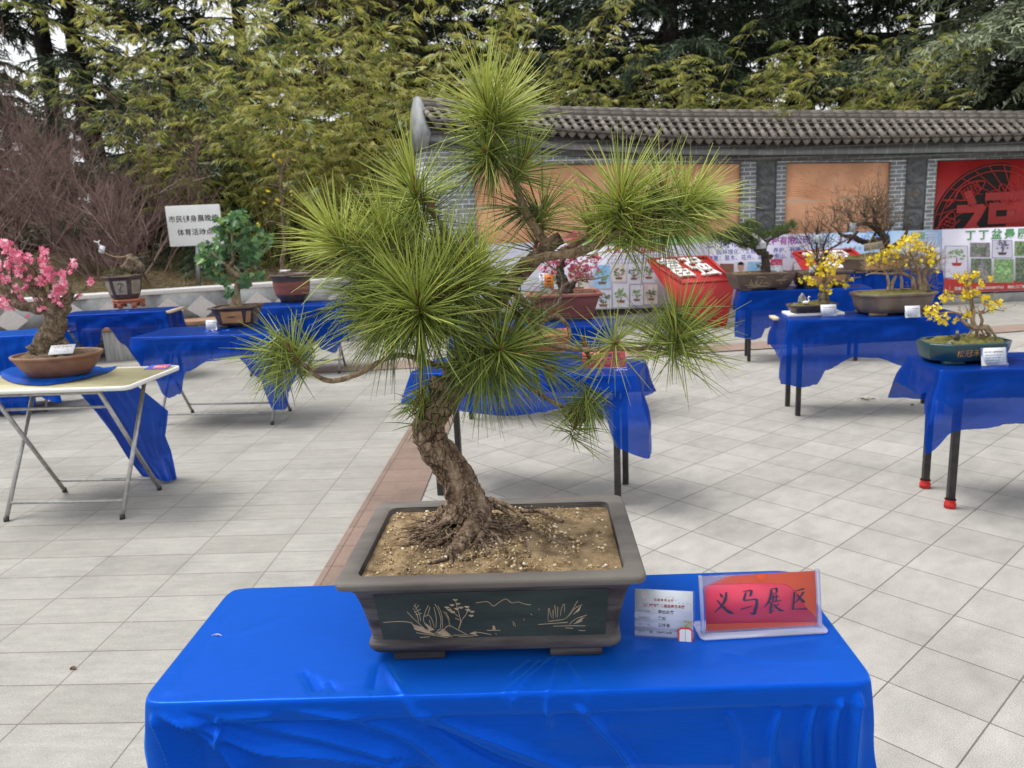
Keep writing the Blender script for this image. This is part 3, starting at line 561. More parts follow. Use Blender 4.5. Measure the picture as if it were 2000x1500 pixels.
# ------------------------------------------------------------------ banners leaning at the wall foot
BY = lambda px: np.interp(px, [900, 1200, 1385, 1600, 1840, 2100, 2400], [10.62, 11.0, 11.3, 11.52, 11.66, 11.66, 11.5])
def banner(name, label, x0, x1, yt0, yt1, yb0, yb1, mat):
    A, B = atY(x0, yb0, BY(x0)), atY(x1, yb1, BY(x1)); C, D = atY(x1, yt1, BY(x1) + 0.06), atY(x0, yt0, BY(x0) + 0.06)
    t = thing(name, label, 'banner', A, 0); o = L3(A); n = np.cross(B - A, D - A); n /= np.linalg.norm(n)
    mb = MB(); mb.add(np.array([A, B, C, D, A - n * 0.03, B - n * 0.03, C - n * 0.03, D - n * 0.03]), np.array([[0, 1, 2, 3], [7, 6, 5, 4], [0, 4, 5, 1], [1, 5, 6, 2], [2, 6, 7, 3], [3, 7, 4, 0]])); mb.build('panel', mat, t, off=o)
    def on(px, py, lift=0.003):             # picture position -> point on the banner face
        d = ray(px, py); k = ((A - CP) @ n) / (d @ n); return CP + d * k + n * lift - o
    e1 = (B - A) / np.linalg.norm(B - A); e2 = np.cross(n, e1)
    mpp = lambda px: BY(px) / F
    def quad(nm, px0, py0, px1, py1, m, lift=0.003):
        q = MB(); q.add([on(px0, py1, lift), on(px1, py1, lift), on(px1, py0, lift), on(px0, py0, lift)], [[0, 1, 2, 3]]); return q.build(nm, m, t)
    def write(s, px, py, hpx, m, nm='lettering', off=0.0, sp=1.0, align='CENTER', lift=0.005, sxx=1.0): return text(s, hpx * mpp(px) * 1.12, on(px, py, lift), e1, e2, m, t, nm, align, off, sp, sxx)
    def plant(px, py, r, m, m2, seed, lift=0.007, pot=True):
        r_ = random.Random(seed); q = MB()
        for k in range(26):
            a_ = r_.uniform(0, 6.3); rr = r * math.sqrt(r_.random()); x, y = px + rr * math.cos(a_), py + rr * 0.8 * math.sin(a_) - r * 0.3; w = r * r_.uniform(0.12, 0.3)
            q.add([on(x - w, y, lift + 0.0002 * k), on(x, y + w * 0.6, lift + 0.0002 * k), on(x + w, y, lift + 0.0002 * k), on(x, y - w * 0.7, lift + 0.0002 * k)], [[0, 1, 2, 3]])
        q.build('printed_plant', m, t)
        if pot:
            q = MB(); q.add([on(px - r * 0.5, py + r * 1.15, lift), on(px + r * 0.5, py + r * 1.15, lift), on(px + r * 0.7, py + r * 0.75, lift), on(px - r * 0.7, py + r * 0.75, lift)], [[0, 1, 2, 3]])
            q.add([on(px - r * 0.08, py + r * 0.75, lift), on(px + r * 0.1, py + r * 0.75, lift), on(px + r * 0.06, py, lift), on(px - r * 0.04, py, lift)], [[0, 1, 2, 3]]); q.build('printed_pot', m2, t)
    return t, on, quad, write, plant
t, on, quad, write, plant = banner('banner', 'pale banner with green top arc and red heading, left of the blue lettered one', 920, 1384, 478, 461, 612, 598, M['banner_w'])
q = MB(); P0 = [on(x, 471.5 - (x - 1100) * 0.045, 0.002) for x in np.linspace(1100, 1383, 12)]; P1 = [on(x, 473 + 17 * math.sin((x - 1100) / 283 * math.pi * 0.75) - (x - 1100) * 0.05, 0.002) for x in np.linspace(1100, 1383, 12)]
i = np.arange(11); q.add(P1 + P0, np.stack([i, i + 1, i + 13, i + 12], -1)); q.build('green_arc', M['banner_g'], t)
write('人民公园盆景园', 1240, 488, 14, M['redink'], 'heading', 0.0035, 1.28)
for k, s in enumerate(('三门峡市人民公园盆景园始建于上世纪九十年代', '园内现有盆景植于一体集观赏于一体', '盆景四百余盆获奖三十余件')): write(s, 1238 + (10, 0, -14)[k], 500 + 7 * k - 0.5, 5.2, M['greyink'], 'lettering', 0, 1.35)
for (a_, b_, c_, d_, m, mp, sd) in ((1160, 518, 1192, 563, 'pic_sky', 'pic_green', 1), (1195, 517, 1222, 550, 'pic_tan', 'pic_dark', 2), (1225, 515, 1251, 554, 'pic_pale', 'pic_dark', 3), (1254, 513, 1280, 552, 'pic_pale', 'pic_dark', 4), (1162, 567, 1194, 602, 'pic_pale', 'pic_dark', 5), (1197, 554, 1228, 600, 'pic_pale', 'pic_green', 6), (1231, 557, 1256, 596, 'pic_pale', 'pic_green', 7), (1258, 555, 1284, 594, 'pic_tan', 'pic_dark', 8), (1060, 525, 1100, 580, 'pic_pale', 'pic_dark', 9), (1110, 522, 1150, 575, 'pic_tan', 'pic_green', 10), (1300, 510, 1340, 560, 'pic_pale', 'pic_dark', 11)):
    quad('picture', a_, b_, c_, d_, M[m]); plant((a_ + c_) / 2, (b_ + d_) / 2, (c_ - a_) * 0.4, M[mp], M['clay_brown'], sd)
t, on, quad, write, plant = banner('banner', 'pale lilac banner with purple heading and a portrait, behind the small pine bonsai', 1386, 1586, 460.5, 456, 598, 590, M['banner_w'])
write('三门峡市', 1411, 477, 15, M['blueink'], 'heading', 0.002, 1.0); write('园艺', 1461, 474, 15, M['purple'], 'heading', 0.002, 1.0); write('工程有限', 1522, 471.5, 15, M['magenta'], 'heading', 0.002, 1.0); write('公司', 1567, 469.5, 15, M['purple'], 'heading', 0.002, 1.0)
write('园林绿化、工程施工、养护、种植', 1482, 490.5, 9.6, M['blueink'], 'lettering', 0.0006, 1.15); write('销售：苗木、花卉、盆景、假山、防腐', 1474, 502.5, 9.6, M['blueink'], 'lettering', 0.0006, 1.1)
quad('picture', 1406, 515, 1433, 545, M['clay_brown']); quad('picture', 1435, 512, 1458, 545, M['pic_pale'])
q = MB(); q.add([on(1446.5 + 6 * math.cos(a_), 521.5 + 9 * math.sin(a_), 0.006) for a_ in np.linspace(0, -2 * math.pi, 16, endpoint=False)], [list(range(16))]); q.build('printed_face', M['skin'], t)
q = MB(); q.add([on(1446.5 + 6.4 * math.cos(a_), 517.5 + 6.5 * math.sin(a_), 0.007) for a_ in np.linspace(0, -math.pi, 10)], [list(range(10))]); q.build('printed_hair', M['flat_black'], t); q = MB(); q.add([on(1437, 545, .0062), on(1457, 545, .0062), on(1455, 534, .0062), on(1447, 530, .0062), on(1438, 535, .0062)], [[0, 1, 2, 3, 4]]); q.build('printed_coat', M['flat_black'], t)
quad('picture', 1460, 511, 1498, 545, M['pic_sky']); plant(1484, 522, 9, M['pic_dark'], M['pic_dark'], 21); quad('picture', 1505, 506, 1528, 532, M['pink2']); plant(1516, 519, 8, M['pink'], M['pink'], 22, pot=False)
q = MB()
for dx in (1540, 1549, 1558): q.add([on(dx - 6, 556, .006), on(dx + 6, 556, .006), on(dx + 3, 530, .006), on(dx, 513 if dx == 1549 else 528, .006), on(dx - 3, 530, .006)], [[0, 1, 2, 3, 4]])
q.build('printed_pavilion', M['pic_grey'], t)
t, on, quad, write, plant = banner('banner', 'sky blue banner with light rays, between the lilac banner and the red-footed one', 1587, 1839, 456, 448.5, 590, 573, M['banner_b'])
write('三门峡', 1655, 468, 13, M['magenta'], 'heading', 0.002, 1.1); write('沁　园艺', 1710, 466, 13, M['skyink'], 'heading', 0.002, 1.05); write('公司园', 1785, 462, 13, M['greenink'], 'heading', 0.002, 1.05); write('创造丰功　绿化美化', 1688, 484, 6.5, M['greyink'], 'lettering', 0, 1.6)
q = MB()
for k in range(9):
    a_ = math.radians(100 + 15 * k); q.add([on(1832, 455, 0.002 + 0.0002 * k), on(1832 + 62 * math.cos(a_), 455 + 62 * math.sin(a_) * (1 if math.sin(a_) > 0 else 0.08), 0.002 + 0.0002 * k), on(1832 + 62 * math.cos(a_ + 0.09), 455 + 62 * math.sin(a_ + 0.09) * (1 if math.sin(a_ + .09) > 0 else 0.08), 0.002 + 0.0002 * k)], [[0, 2, 1]])
q.build('light_rays', M['banner_w'], t); quad('picture', 1790, 480, 1835, 560, M['pic_pale']); plant(1830, 545, 9, M['pic_dark'], M['pic_dark'], 31, pot=False); plant(1822, 517, 8, M['pic_green'], M['pic_green'], 32, pot=False); quad('grass_strip', 1780, 566, 1838, 574, M['banner_g'], 0.008)
t, on, quad, write, plant = banner('banner', 'pale banner with green heading and red foot, under the red wall panel', 1840, 2230, 448, 436, 572.5, 560, M['banner_w'])
write('丁丁盆景园', 1946, 459, 18.5, M['greenink'], 'heading', 0.005, 1.42)
q = MB(); xs_ = np.linspace(1840.5, 2229, 24); P0 = [on(x, 571.5 - (x - 1840) * 0.031, 0.002) for x in xs_]; P1 = [on(x, 543 + 9 * min(1, (x - 1840) / 60) - (x - 1840) * 0.03, 0.002) for x in xs_]; i = np.arange(23); q.add(P0 + P1, np.stack([i, i + 1, i + 25, i + 24], -1)); q.build('red_foot', M['red_paint'], t)
write('联系人：丁　电话:15039897763　地址:三门峡市', 1937, 562, 6.0, M['white'], 'lettering', 0.001, 1.05, lift=0.006)
for (a_, b_, c_, d_, m, fr_) in ((1846, 481, 1889, 542, 'banner_w', 1), (1894, 474, 1933, 502, 'pic_grey', 0), (1938, 470, 1976, 503, 'banner_w', 1), (1981, 471, 2020, 500, 'pic_green', 0), (1896, 505, 1936, 553, 'pic_dark', 0), (1941, 506, 1979, 552, 'pic_green', 0), (1983, 503, 2022, 551, 'pic_dark', 0)):
    if fr_: quad('picture_frame', a_ - 1, b_ - 1, c_ + 1, d_ + 1, M['greyink'], 0.004)
    quad('picture', a_, b_, c_, d_, M[m], 0.006)
plant(1868, 502, 15, M['pic_green'], M['redink'], 41, 0.009); plant(1957, 483, 13, M['greyink'], M['clay_dark'], 42, 0.009); plant(1914, 494, 14, M['pic_dark'], M['pic_grey'], 43, 0.009, False); plant(1958, 530, 16, M['banner_g'], M['gold'], 44, 0.009, False); plant(2000, 490, 15, M['pic_dark'], M['gold'], 45, 0.009, False)
q = MB(); q.add([on(1902, 552, .008), on(1934, 552, .008), on(1923, 508, .008), on(1914, 508, .008)], [[0, 1, 2, 3]]); q.build('printed_trunk', M['pic_grey'], t)

# ------------------------------------------------------------------ red sloped boards with raised white characters
def red_board():
    o = L3(atY(1345, 600, 10.55)); o[2] = 0
    t = thing('sign_board', 'red sloped board with raised white characters, left of the brown pot of the small pine', 'sign', o, 0, 'red sloped boards before the banners')
    BL, BR, FR_, FL_ = atY(1261.5, 507, 10.75), atY(1382, 502, 10.75), atY(1436, 549, 10.2), atY(1330, 556, 10.2)
    lo = [atY(1345, 640, 10.75), atY(1395, 640, 10.75), atY(1418, 642, 10.2), atY(1352, 650, 10.2)]
    for p in lo: p[2] = 0.0
    T = np.array([BL, BR, FR_, FL_]); B = np.array(lo); mb = MB(); mb.add(np.concatenate([T, B]) - o, np.array([[0, 3, 2, 1], [3, 7, 6, 2], [2, 6, 5, 1], [1, 5, 4, 0], [0, 4, 7, 3], [4, 5, 6, 7]])); mb.build('body', M['red_paint'], t)
    n = np.cross(FR_ - FL_, BL - FL_); n /= np.linalg.norm(n); n = n if n[2] > 0 else -n
    f = MB(); c_ = T.mean(0)
    for k in range(4): f.bar(T[k] + (c_ - T[k]) * 0.05 + n * 0.012 - o, T[(k + 1) % 4] + (c_ - T[(k + 1) % 4]) * 0.05 + n * 0.012 - o, 0.035, 0.03, up=n)
    f.build('frame', M['red_deep'], t)
    ex = (FR_ - FL_); W_ = np.linalg.norm(ex); ex /= W_; up = (BL - FL_); H_ = np.linalg.norm(up); up /= H_
    for k, ch in enumerate('富强'):
        me = text(ch, 1.0, (0, 0, 0), (1, 0, 0), (0, 1, 0), M['white'], t, 'raised_character', off=-0.004)
        s = 0.40; c0 = FL_ + ex * W_ * (0.27 + 0.44 * k) + up * H_ * 0.5 + n * 0.03 - o
        Ex, Up = ex * W_ * 0.42, up * H_ * 0.78
        me.data.transform(Matrix(((Ex[0], Up[0], n[0], c0[0]), (Ex[1], Up[1], n[1], c0[1]), (Ex[2], Up[2], n[2], c0[2]), (0, 0, 0, 1))))
        sm = me.modifiers.new('solid', 'SOLIDIFY'); sm.thickness = 0.03; sm.offset = 0
    return t
rb = red_board(); rb2 = copy_tree(rb); d_ = atY(1571, 600, 10.6) - atY(1283, 600, 10.55); rb2.location = (rb.location[0] + d_[0], rb.location[1] + 0.12, 0.0)
rb2['label'] = 'red sloped board with raised white characters, behind the bare twigged bonsai in the ochre pot'
for ch in rb2.children: 
    if ch.name.startswith('raised'): pass

# ------------------------------------------------------------------ low granite wall on the left with its bench
A, B = atY(-160, 594, 9.55), atY(560, 546, 10.85); zt = 0.85; A[2] = B[2] = 0; Bx = B + (B - A) / np.linalg.norm(B - A) * 2.3
dl = (Bx - A) / np.linalg.norm(Bx - A); nl = L3((dl[1], -dl[0], 0)); LL = np.linalg.norm(Bx - A)
lw = thing('low_wall', 'low grey granite planter wall with pale diamond inlays behind the left tables', 'wall', A)
def lwp(s, o, z): return dl * s + nl * o + L3((0, 0, z))
def lwbox(mb, s0, s1, o0, o1, z0, z1):
    V = [lwp(s, o, z) for z in (z0, z1) for s, o in ((s0, o0), (s1, o0), (s1, o1), (s0, o1))]; mb.add(V, np.array([[0, 3, 2, 1], [4, 5, 6, 7], [0, 1, 5, 4], [1, 2, 6, 5], [2, 3, 7, 6], [3, 0, 4, 7]]))
mb = MB(); lwbox(mb, 0, LL, 0.0, -0.25, 0.0, 0.40); o = mb.build('brick_base', M['brick_dark'], lw); uv = o.data.uv_layers.new(name='UVMap')
for l in o.data.loops: p = L3(o.data.vertices[l.vertex_index].co); uv.data[l.index].uv = (p @ dl, p[2])
mb = MB(); k = 0; s = 0.0
while s < LL: lwbox(mb, s, min(s + 0.897, LL), 0.02, -0.24, 0.402, zt - 0.062); s += 0.9
mb.build('granite_facing', M['granite_grey'], lw)
mb = MB(); lwbox(mb, 0, LL, 0.045, -0.27, zt - 0.06, zt); bevel(mb.build('coping', M['granite_pale'], lw), 0.01)
mb = MB(); s = 0.55
while s < LL - 0.3:
    for dd in (0, 0.42):
        c_ = s + dd; mb.add([lwp(c_ - 0.2, 0.0225, 0.57), lwp(c_, 0.0225, 0.42), lwp(c_ + 0.2, 0.0225, 0.57), lwp(c_, 0.0225, 0.74)], [[0, 1, 2, 3]])
    s += 1.15
mb.build('diamond_inlay', M['granite_pale'], lw)
bn = thing('stone_bench', 'brown plank bench on streaked stone blocks against the low wall', 'bench', A + dl * 0.6)
mb = MB()
for k in range(4): lwbox(mb, 0.0, 6.3, 0.08 + k * 0.11, 0.18 + k * 0.11, 0.40, 0.445)
bevel(mb.build('seat', M['plank'], bn), 0.006)
for s in (0.1, 1.48, 3.0, 4.5): mb = MB(); lwbox(mb, s, s + 0.34, 0.07, 0.47, 0.0, 0.395); bevel(mb.build('leg', M['granite_streak'], bn), 0.01)
# planted bank behind
nb_x, nb_y = 60, 26; V = []
for j in range(nb_y):
    for i in range(nb_x):
        t_ = j / (nb_y - 1); base = A + dl * (-9 + i / (nb_x - 1) * (LL + 14)) - nl * 0.2; p = base - nl * (t_ * 22)
        if i > 40: pass
        z = 0.74 + 2.0 * t_ ** 0.8 * 1.1 + 0.10 * noise.noise(Vector((p[0] * 0.9, p[1] * 0.9, 0))) * min(1, t_ * 8); V.append((p[0], p[1], z))
i, j = np.meshgrid(np.arange(nb_x - 1), np.arange(nb_y - 1)); i, j = i.ravel(), j.ravel(); mb = MB()
mb.add(V, np.stack([j * nb_x + i, j * nb_x + i + 1, (j + 1) * nb_x + i + 1, (j + 1) * nb_x + i], -1)); tag(mb.build('bank_terrain', M['litter'], smooth=True), kind='structure')
mb = MB(); n = 5200; s = nr.uniform(-2, LL + 2, n); o_ = 0.28 + nr.exponential(1.0, n); P = np.array([A + dl * a_ - nl * (0.0 + b_) for a_, b_ in zip(s, o_)]); P[:, 2] = 0.74 + 2.2 * (np.clip(o_ - 0.2, 0, 99) / 22) ** 0.8
d = rdir(n); d[:, 2] = np.abs(d[:, 2]) * 0.7 + 0.1; mb.inst([(-0.5, 0, 0), (0.5, 0, 0), (0.2, 1, 0), (-0.1, 1, 0)], [[0, 1, 2, 3]], P, frames(d), np.stack([np.full(n, 0.012), nr.uniform(0.06, 0.22, n), np.ones(n)], 1), nr.random(n)); tag(mb.build('dry_grass', M['dry']), 'dry grass and leaf litter behind the low granite wall', 'grass', kind='stuff')
# sign on a post
A1, B1, C1 = atY(333, 482, 11.1), atY(438, 477.5, 11.1), atY(322.5, 403, 11.1)
sg = thing('notice_sign', 'white notice board with black writing on a steel post behind the low wall', 'sign', (A1[0] + 0.3, 11.1, 0.8)); so_ = L3(sg.location); e1 = (B1 - A1); e2 = (C1 - A1); e1n = e1 / np.linalg.norm(e1); e2n = e2 - e1n * (e2 @ e1n); hh = np.linalg.norm(e2n); e2n /= hh; nn_ = np.cross(e1n, e2n); wd = np.linalg.norm(e1)
mb = MB(); cc = A1 + e1 / 2 + e2n * hh / 2 - so_; mb.box(cc, (wd, hh, 0.025), rot=np.stack([e1n, e2n, nn_], 1)); bevel(mb.build('board', M['signboard'], sg), 0.004)
text('市民健身晨晚练', 0.100, cc + nn_ * 0.016 + e2n * hh * 0.16, e1n, e2n, M['ink'], sg, 'lettering', off=0.0009, sp=1.03, sx=1.0); text('体育活动点', 0.100, cc + nn_ * 0.016 - e2n * hh * 0.17, e1n, e2n, M['ink'], sg, 'lettering', off=0.0009, sp=1.03)
mb = MB(); mb.sweep([cc - e2n * (hh / 2 - 0.2) - nn_ * 0.04, L3((0.02, 0.0, -0.1))], 0.028, 10, sub=1); mb.build('post', M['grey_metal'], sg)
#==TREES==
# ------------------------------------------------------------------ trees behind
def limb_pts(p, d, L, n, droop, r=rng, wob=0.12):
    P = [L3(p)]; d = L3(d) / np.linalg.norm(d)
    for k in range(n):
        d = d + L3((r.uniform(-wob, wob), r.uniform(-wob, wob), r.uniform(-wob, wob) * 0.6 - droop)); d /= np.linalg.norm(d); P.append(P[-1] + d * L / n)
    return P
def cedar(name, label, loc, H, R, z_lo, seed, tone=0.0, mat='cedar', nlimb=62, group='tall conifers behind the plaza', trunk_r=0.17, dense_=1.0, zexp=1.05):
    r = random.Random(seed); t = thing(name, label, 'tree', loc, 0, group); tr = MB()
    tr.sweep([(0, 0, -0.6), (0.02, 0, H * 0.3), (r.uniform(-.15, .15), r.uniform(-.15, .15), H * 0.65), (0, 0, H)], [trunk_r * 1.15, trunk_r, trunk_r * 0.62, 0.03], 10, rough=0.12, fr=4)
    P_, D_, L_, V_ = [], [], [], []; s0, s1, ra, rb = [], [], [], []
    for k in range(nlimb):
        z = z_lo + (H - z_lo) * ((k + r.random()) / nlimb) ** zexp; az = k * 2.399 + r.uniform(-.4, .4); L = R * (1 - (z - z_lo * 0.5) / (H * 1.04)) ** 0.75 * r.uniform(0.75, 1.1) + 0.3
        d = (math.cos(az), math.sin(az), r.uniform(0.0, 0.28)); P = limb_pts((0, 0, z), d, L, 7, 0.055, r, 0.07)
        for a_, b_, i in zip(P[:-1], P[1:], range(7)): s0.append(a_); s1.append(b_); ra.append(0.035 * (1 - i / 8)); rb.append(0.035 * (1 - (i + 1) / 8))
        nb = max(5, int(L * 8 * dense_))
        for q_ in range(nb):
            u = 0.18 + 0.82 * (q_ + r.random()) / nb; f = u * 7; i = min(int(f), 6); p = P[i] + (P[i + 1] - P[i]) * (f - i); dl_ = P[i + 1] - P[i]; dl_ /= np.linalg.norm(dl_)
            side = 1 if q_ % 2 else -1; a2 = math.atan2(dl_[1], dl_[0]) + side * r.uniform(0.5, 1.1); bl = (0.25 + 0.45 * L * (1 - u) + 0.2) * r.uniform(0.6, 1.1); bl = min(bl, 1.2)
            B_ = limb_pts(p, (math.cos(a2), math.sin(a2), r.uniform(-0.1, 0.1)), bl, 5, 0.16, r, 0.1)
            for a_, b_ in zip(B_[:-1], B_[1:]): s0.append(a_); s1.append(b_); ra.append(0.007); rb.append(0.005)
            nn = int(bl * 46 * dense_) + 5
            tip = r.uniform(-0.12, 0.12) + 0.25 * u
            for w in range(nn):
                f2 = 5 * (w + r.random()) / nn; i2 = min(int(f2), 4); p2 = B_[i2] + (B_[i2 + 1] - B_[i2]) * (f2 - i2); db = B_[i2 + 1] - B_[i2]; db /= np.linalg.norm(db)
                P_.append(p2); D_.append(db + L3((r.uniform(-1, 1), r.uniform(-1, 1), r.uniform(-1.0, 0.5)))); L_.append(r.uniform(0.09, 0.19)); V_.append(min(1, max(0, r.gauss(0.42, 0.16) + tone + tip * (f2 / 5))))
    tr.segs(s0, s1, ra, rb, 4); tr.build('trunk', M['trunk'], t, smooth=True)
    n = len(P_); L_ = np.array(L_); mb = MB(); tv = [(-0.5, 0, 0), (0.5, 0.1, 0), (0.35, 0.8, 0), (0, 1, 0), (-0.4, 0.7, 0)]
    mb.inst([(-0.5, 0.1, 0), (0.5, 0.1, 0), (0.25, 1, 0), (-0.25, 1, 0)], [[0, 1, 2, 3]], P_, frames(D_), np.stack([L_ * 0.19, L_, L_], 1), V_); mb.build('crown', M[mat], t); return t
def place_copy(src, loc, rz, sc, label, group=None):
    c = copy_tree(src); c.location = loc; c.rotation_euler = (0, 0, rz); c.scale = (sc, sc, sc); c['label'] = label
    if group: c['group'] = group
    return c
cA = cedar('cedar_tree', 'dark cedar directly behind the middle of the tiled brick wall', (3.6, 17.0, 0.6), 12.5, 4.6, 0.8, 5, -0.06, nlimb=78)
cB = cedar('cedar_tree', 'cedar with long drooping pale branches over the right end of the wall', (9.7, 14.6, 0.4), 12.0, 4.9, 3.1, 8, 0.46, nlimb=70, zexp=1.6)
cC = cedar('cedar_tree', 'tall dark cedar with bare lower trunk at the upper left', (-10.2, 18.5, 1.8), 13.0, 3.3, 4.4, 12, -0.06, nlimb=38)
place_copy(cC, (-9.75, 19.0, 1.8), 2.0, 1.0, 'slim dark cedar trunk just right of the tallest upper left cedar')
place_copy(cC, (-13.4, 19.5, 1.6), 4.0, 1.05, 'dark cedar at the far left edge behind the bare shrubs')
place_copy(cA, (-3.0, 18.6, 1.2), 1.3, 1.0, 'dark cedar behind the yellowish bamboo left of the wall')
place_copy(cA, (0.4, 19.5, 0.8), 3.1, 1.05, 'dark cedar rising behind the left end of the brick wall')
place_copy(cA, (7.0, 18.2, 0.4), 4.2, 1.0, 'dark cedar behind the right bamboo clump')
place_copy(cA, (10.6, 19.5, 0.3), 5.5, 1.05, 'dark cedar far behind the drooping pale branches')
place_copy(cA, (14.5, 18.0, 0.3), 0.6, 1.0, 'dark cedar beyond the right edge of the wall')
place_copy(cA, (-6.4, 20.5, 1.6), 0.3, 1.0, 'dark cedar behind the arching bamboo on the left bank')
place_copy(cC, (5.6, 22.5, 0.4), 1.0, 1.1, 'distant cedar in the gap behind the brick wall')
place_copy(cC, (8.6, 23.5, 0.4), 2.2, 1.1, 'distant cedar with bare trunk seen at the right between nearer trees')
place_copy(cA, (-2.2, 24.5, 1.2), 2.3, 1.1, 'farthest dark cedar behind the bamboo')
place_copy(cA, (3.2, 25.0, 0.8), 2.9, 1.15, 'farthest dark cedar behind the middle of the wall')
place_copy(cA, (-17.5, 24.0, 1.8), 0.9, 1.0, 'farthest dark cedar at the left edge')
cy = cedar('cypress_tree', 'brownish cypress standing between the bamboo and the cedars', (-2.4, 15.6, 1.0), 6.3, 1.35, 0.6, 31, 0.05, 'cypress', 46, None, 0.1, 1.5)
cedar('low_conifer', 'low spreading grey green conifer behind the white notice sign', (-5.6, 13.9, 1.0), 3.4, 2.7, 0.3, 33, 0.12, 'cedar', 22, None, 0.08, 1.0)
cedar('cypress_tree', 'brownish conifer behind the bare shrubs at the left edge', (-10.4, 16.4, 1.2), 4.3, 2.2, 0.4, 35, 0.0, 'cypress', 26, None, 0.09, 1.0)

lc_ = cedar('low_conifer', 'dark low conifer behind the bare shrubs near the white sign', (-7.9, 15.8, 1.2), 4.0, 2.5, 0.2, 37, -0.05, 'cedar', 40, 'low dark conifers on the left bank', 0.09, 1.1)
place_copy(lc_, (-10.2, 15.2, 1.2), 1.9, 0.95, 'dark low conifer behind the bare shrubs, under the two slim trunks')
place_copy(lc_, (-12.2, 14.8, 1.2), 3.4, 1.0, 'dark low conifer at the far left edge behind the bare shrubs')
place_copy(lc_, (-6.0, 16.2, 1.2), 4.6, 1.05, 'dark low conifer between the white sign and the bamboo')
def bamboo(name, label, loc, H, spread, nculm, lean, seed, tone=0.0, low=0.25, group='bamboo clumps behind the plaza', npl=20, lf=1.0):
    r = random.Random(seed); t = thing(name, label, 'bamboo', loc, 0, group); cu = MB(); P_, D_, L_, V_ = [], [], [], []; s0, s1, ra, rb = [], [], [], []
    for k in range(nculm):
        a_ = r.uniform(0, 6.28); rr = spread * math.sqrt(r.random()); h = H * r.uniform(0.55, 1.05); base = L3((rr * math.cos(a_), rr * 0.7 * math.sin(a_), -0.3)); out = L3((math.cos(a_) * 0.16 * rr + lean[0] + r.uniform(-.12, .12), math.sin(a_) * 0.1 * rr + lean[1] + r.uniform(-.12, .12), 1.0))
        P = [base]; d = out / np.linalg.norm(out)
        for i in range(12):
            hd = L3((d[0], d[1], 0)); hn = np.linalg.norm(hd) + 1e-6; d = d + hd / hn * 0.02 * i * r.uniform(.6, 1.4) * 0.55 - L3((0, 0, 0.008 * i)); d /= np.linalg.norm(d); P.append(P[-1] + d * h * 1.06 / 12)
        for i in range(12): s0.append(P[i]); s1.append(P[i + 1]); ra.append(0.013 * (1 - i / 13)); rb.append(0.013 * (1 - (i + 1) / 13))
        ct = r.gauss(0, 0.13) + tone
        nb = int(h * 6.5)
        for q_ in range(nb):
            u = low + (1 - low) * (q_ + r.random()) / nb; f = u * 12; i = min(int(f), 11); p = P[i] + (P[i + 1] - P[i]) * (f - i); az = r.uniform(0, 6.28); bl = r.uniform(0.2, 0.65) * (1.15 - 0.55 * u)
            B_ = limb_pts(p, (math.cos(az), math.sin(az), 0.7), bl, 4, 0.22, r, 0.1); hx_, hy_, hz_ = math.cos(az) * 0.55, math.sin(az) * 0.55, r.uniform(-1.0, -0.25); bt = r.gauss(0, 0.13)
            for x_, y_ in zip(B_[:-1], B_[1:]): s0.append(x_); s1.append(y_); ra.append(0.003); rb.append(0.002)
            for w in range(npl):
                f2 = 4 * r.random() ** 0.4; i2 = min(int(f2), 3); p2 = B_[i2] + (B_[i2 + 1] - B_[i2]) * (f2 - i2); a3 = r.uniform(0, 6.28)
                P_.append(p2); D_.append(L3((math.cos(a3) * 0.42 + hx_, math.sin(a3) * 0.42 + hy_, hz_ + r.uniform(-.35, .35))) + 0.4 * (B_[i2 + 1] - B_[i2]) / np.linalg.norm(B_[i2 + 1] - B_[i2])); L_.append(r.uniform(0.08, 0.17) * lf); V_.append(min(1, max(0, r.gauss(0.45, 0.14) + ct + bt)))
    cu.segs(s0, s1, ra, rb, 4); cu.build('culms', M['culm'], t); L_ = np.array(L_); mb = MB()
    mb.inst([(0, 0, 0), (0.5, 0.3, 0.06), (0, 1, -0.02), (-0.5, 0.3, 0.06)], [[0, 1, 2, 3]], P_, frames(D_), np.stack([L_ * 0.115, L_, L_], 1), V_); mb.build('leaves', M['bamboo'], t); return t
bamboo('bamboo_clump', 'tall yellowish bamboo clump left of the pine top, drooping to the low wall', (-2.35, 13.0, 0.8), 4.7, 1.25, 62, (0.0, -0.10), 41, 0.20, 0.12)
bamboo('bamboo_clump', 'green bamboo clump behind the white notice sign', (-3.9, 13.2, 0.8), 4.4, 1.2, 50, (-0.05, -0.1), 42, 0.0, 0.1)
bamboo('bamboo_clump', 'arching light bamboo clump reaching to the upper left', (-4.5, 15.2, 1.0), 6.4, 1.2, 24, (-0.18, -0.05), 43, 0.08, 0.4)
bamboo('bamboo_clump', 'tall pale bamboo clump behind the top of the big pine', (-0.3, 14.3, 0.8), 6.2, 1.0, 34, (0.0, -0.05), 44, 0.1, 0.3)
bamboo('bamboo_clump', 'feathery bamboo clump above the left part of the tiled roof', (3.2, 14.0, 0.4), 4.3, 1.35, 78, (0.0, -0.05), 45, 0.06, 0.35, lf=0.85)
bamboo('bamboo_clump', 'rounded bamboo clump above the middle of the tiled roof', (4.9, 14.2, 0.4), 4.25, 1.35, 78, (0.0, -0.05), 46, 0.04, 0.35, lf=0.85)
bamboo('bamboo_clump', 'low dark bamboo clump above the roof near the right trunks', (6.7, 14.6, 0.4), 2.9, 1.0, 24, (0.0, 0), 47, -0.12, 0.3)
bamboo('bamboo_clump', 'low bamboo clump above the right end of the tiled roof', (8.9, 14.9, 0.4), 2.5, 1.0, 20, (0.0, 0), 48, -0.15, 0.3)
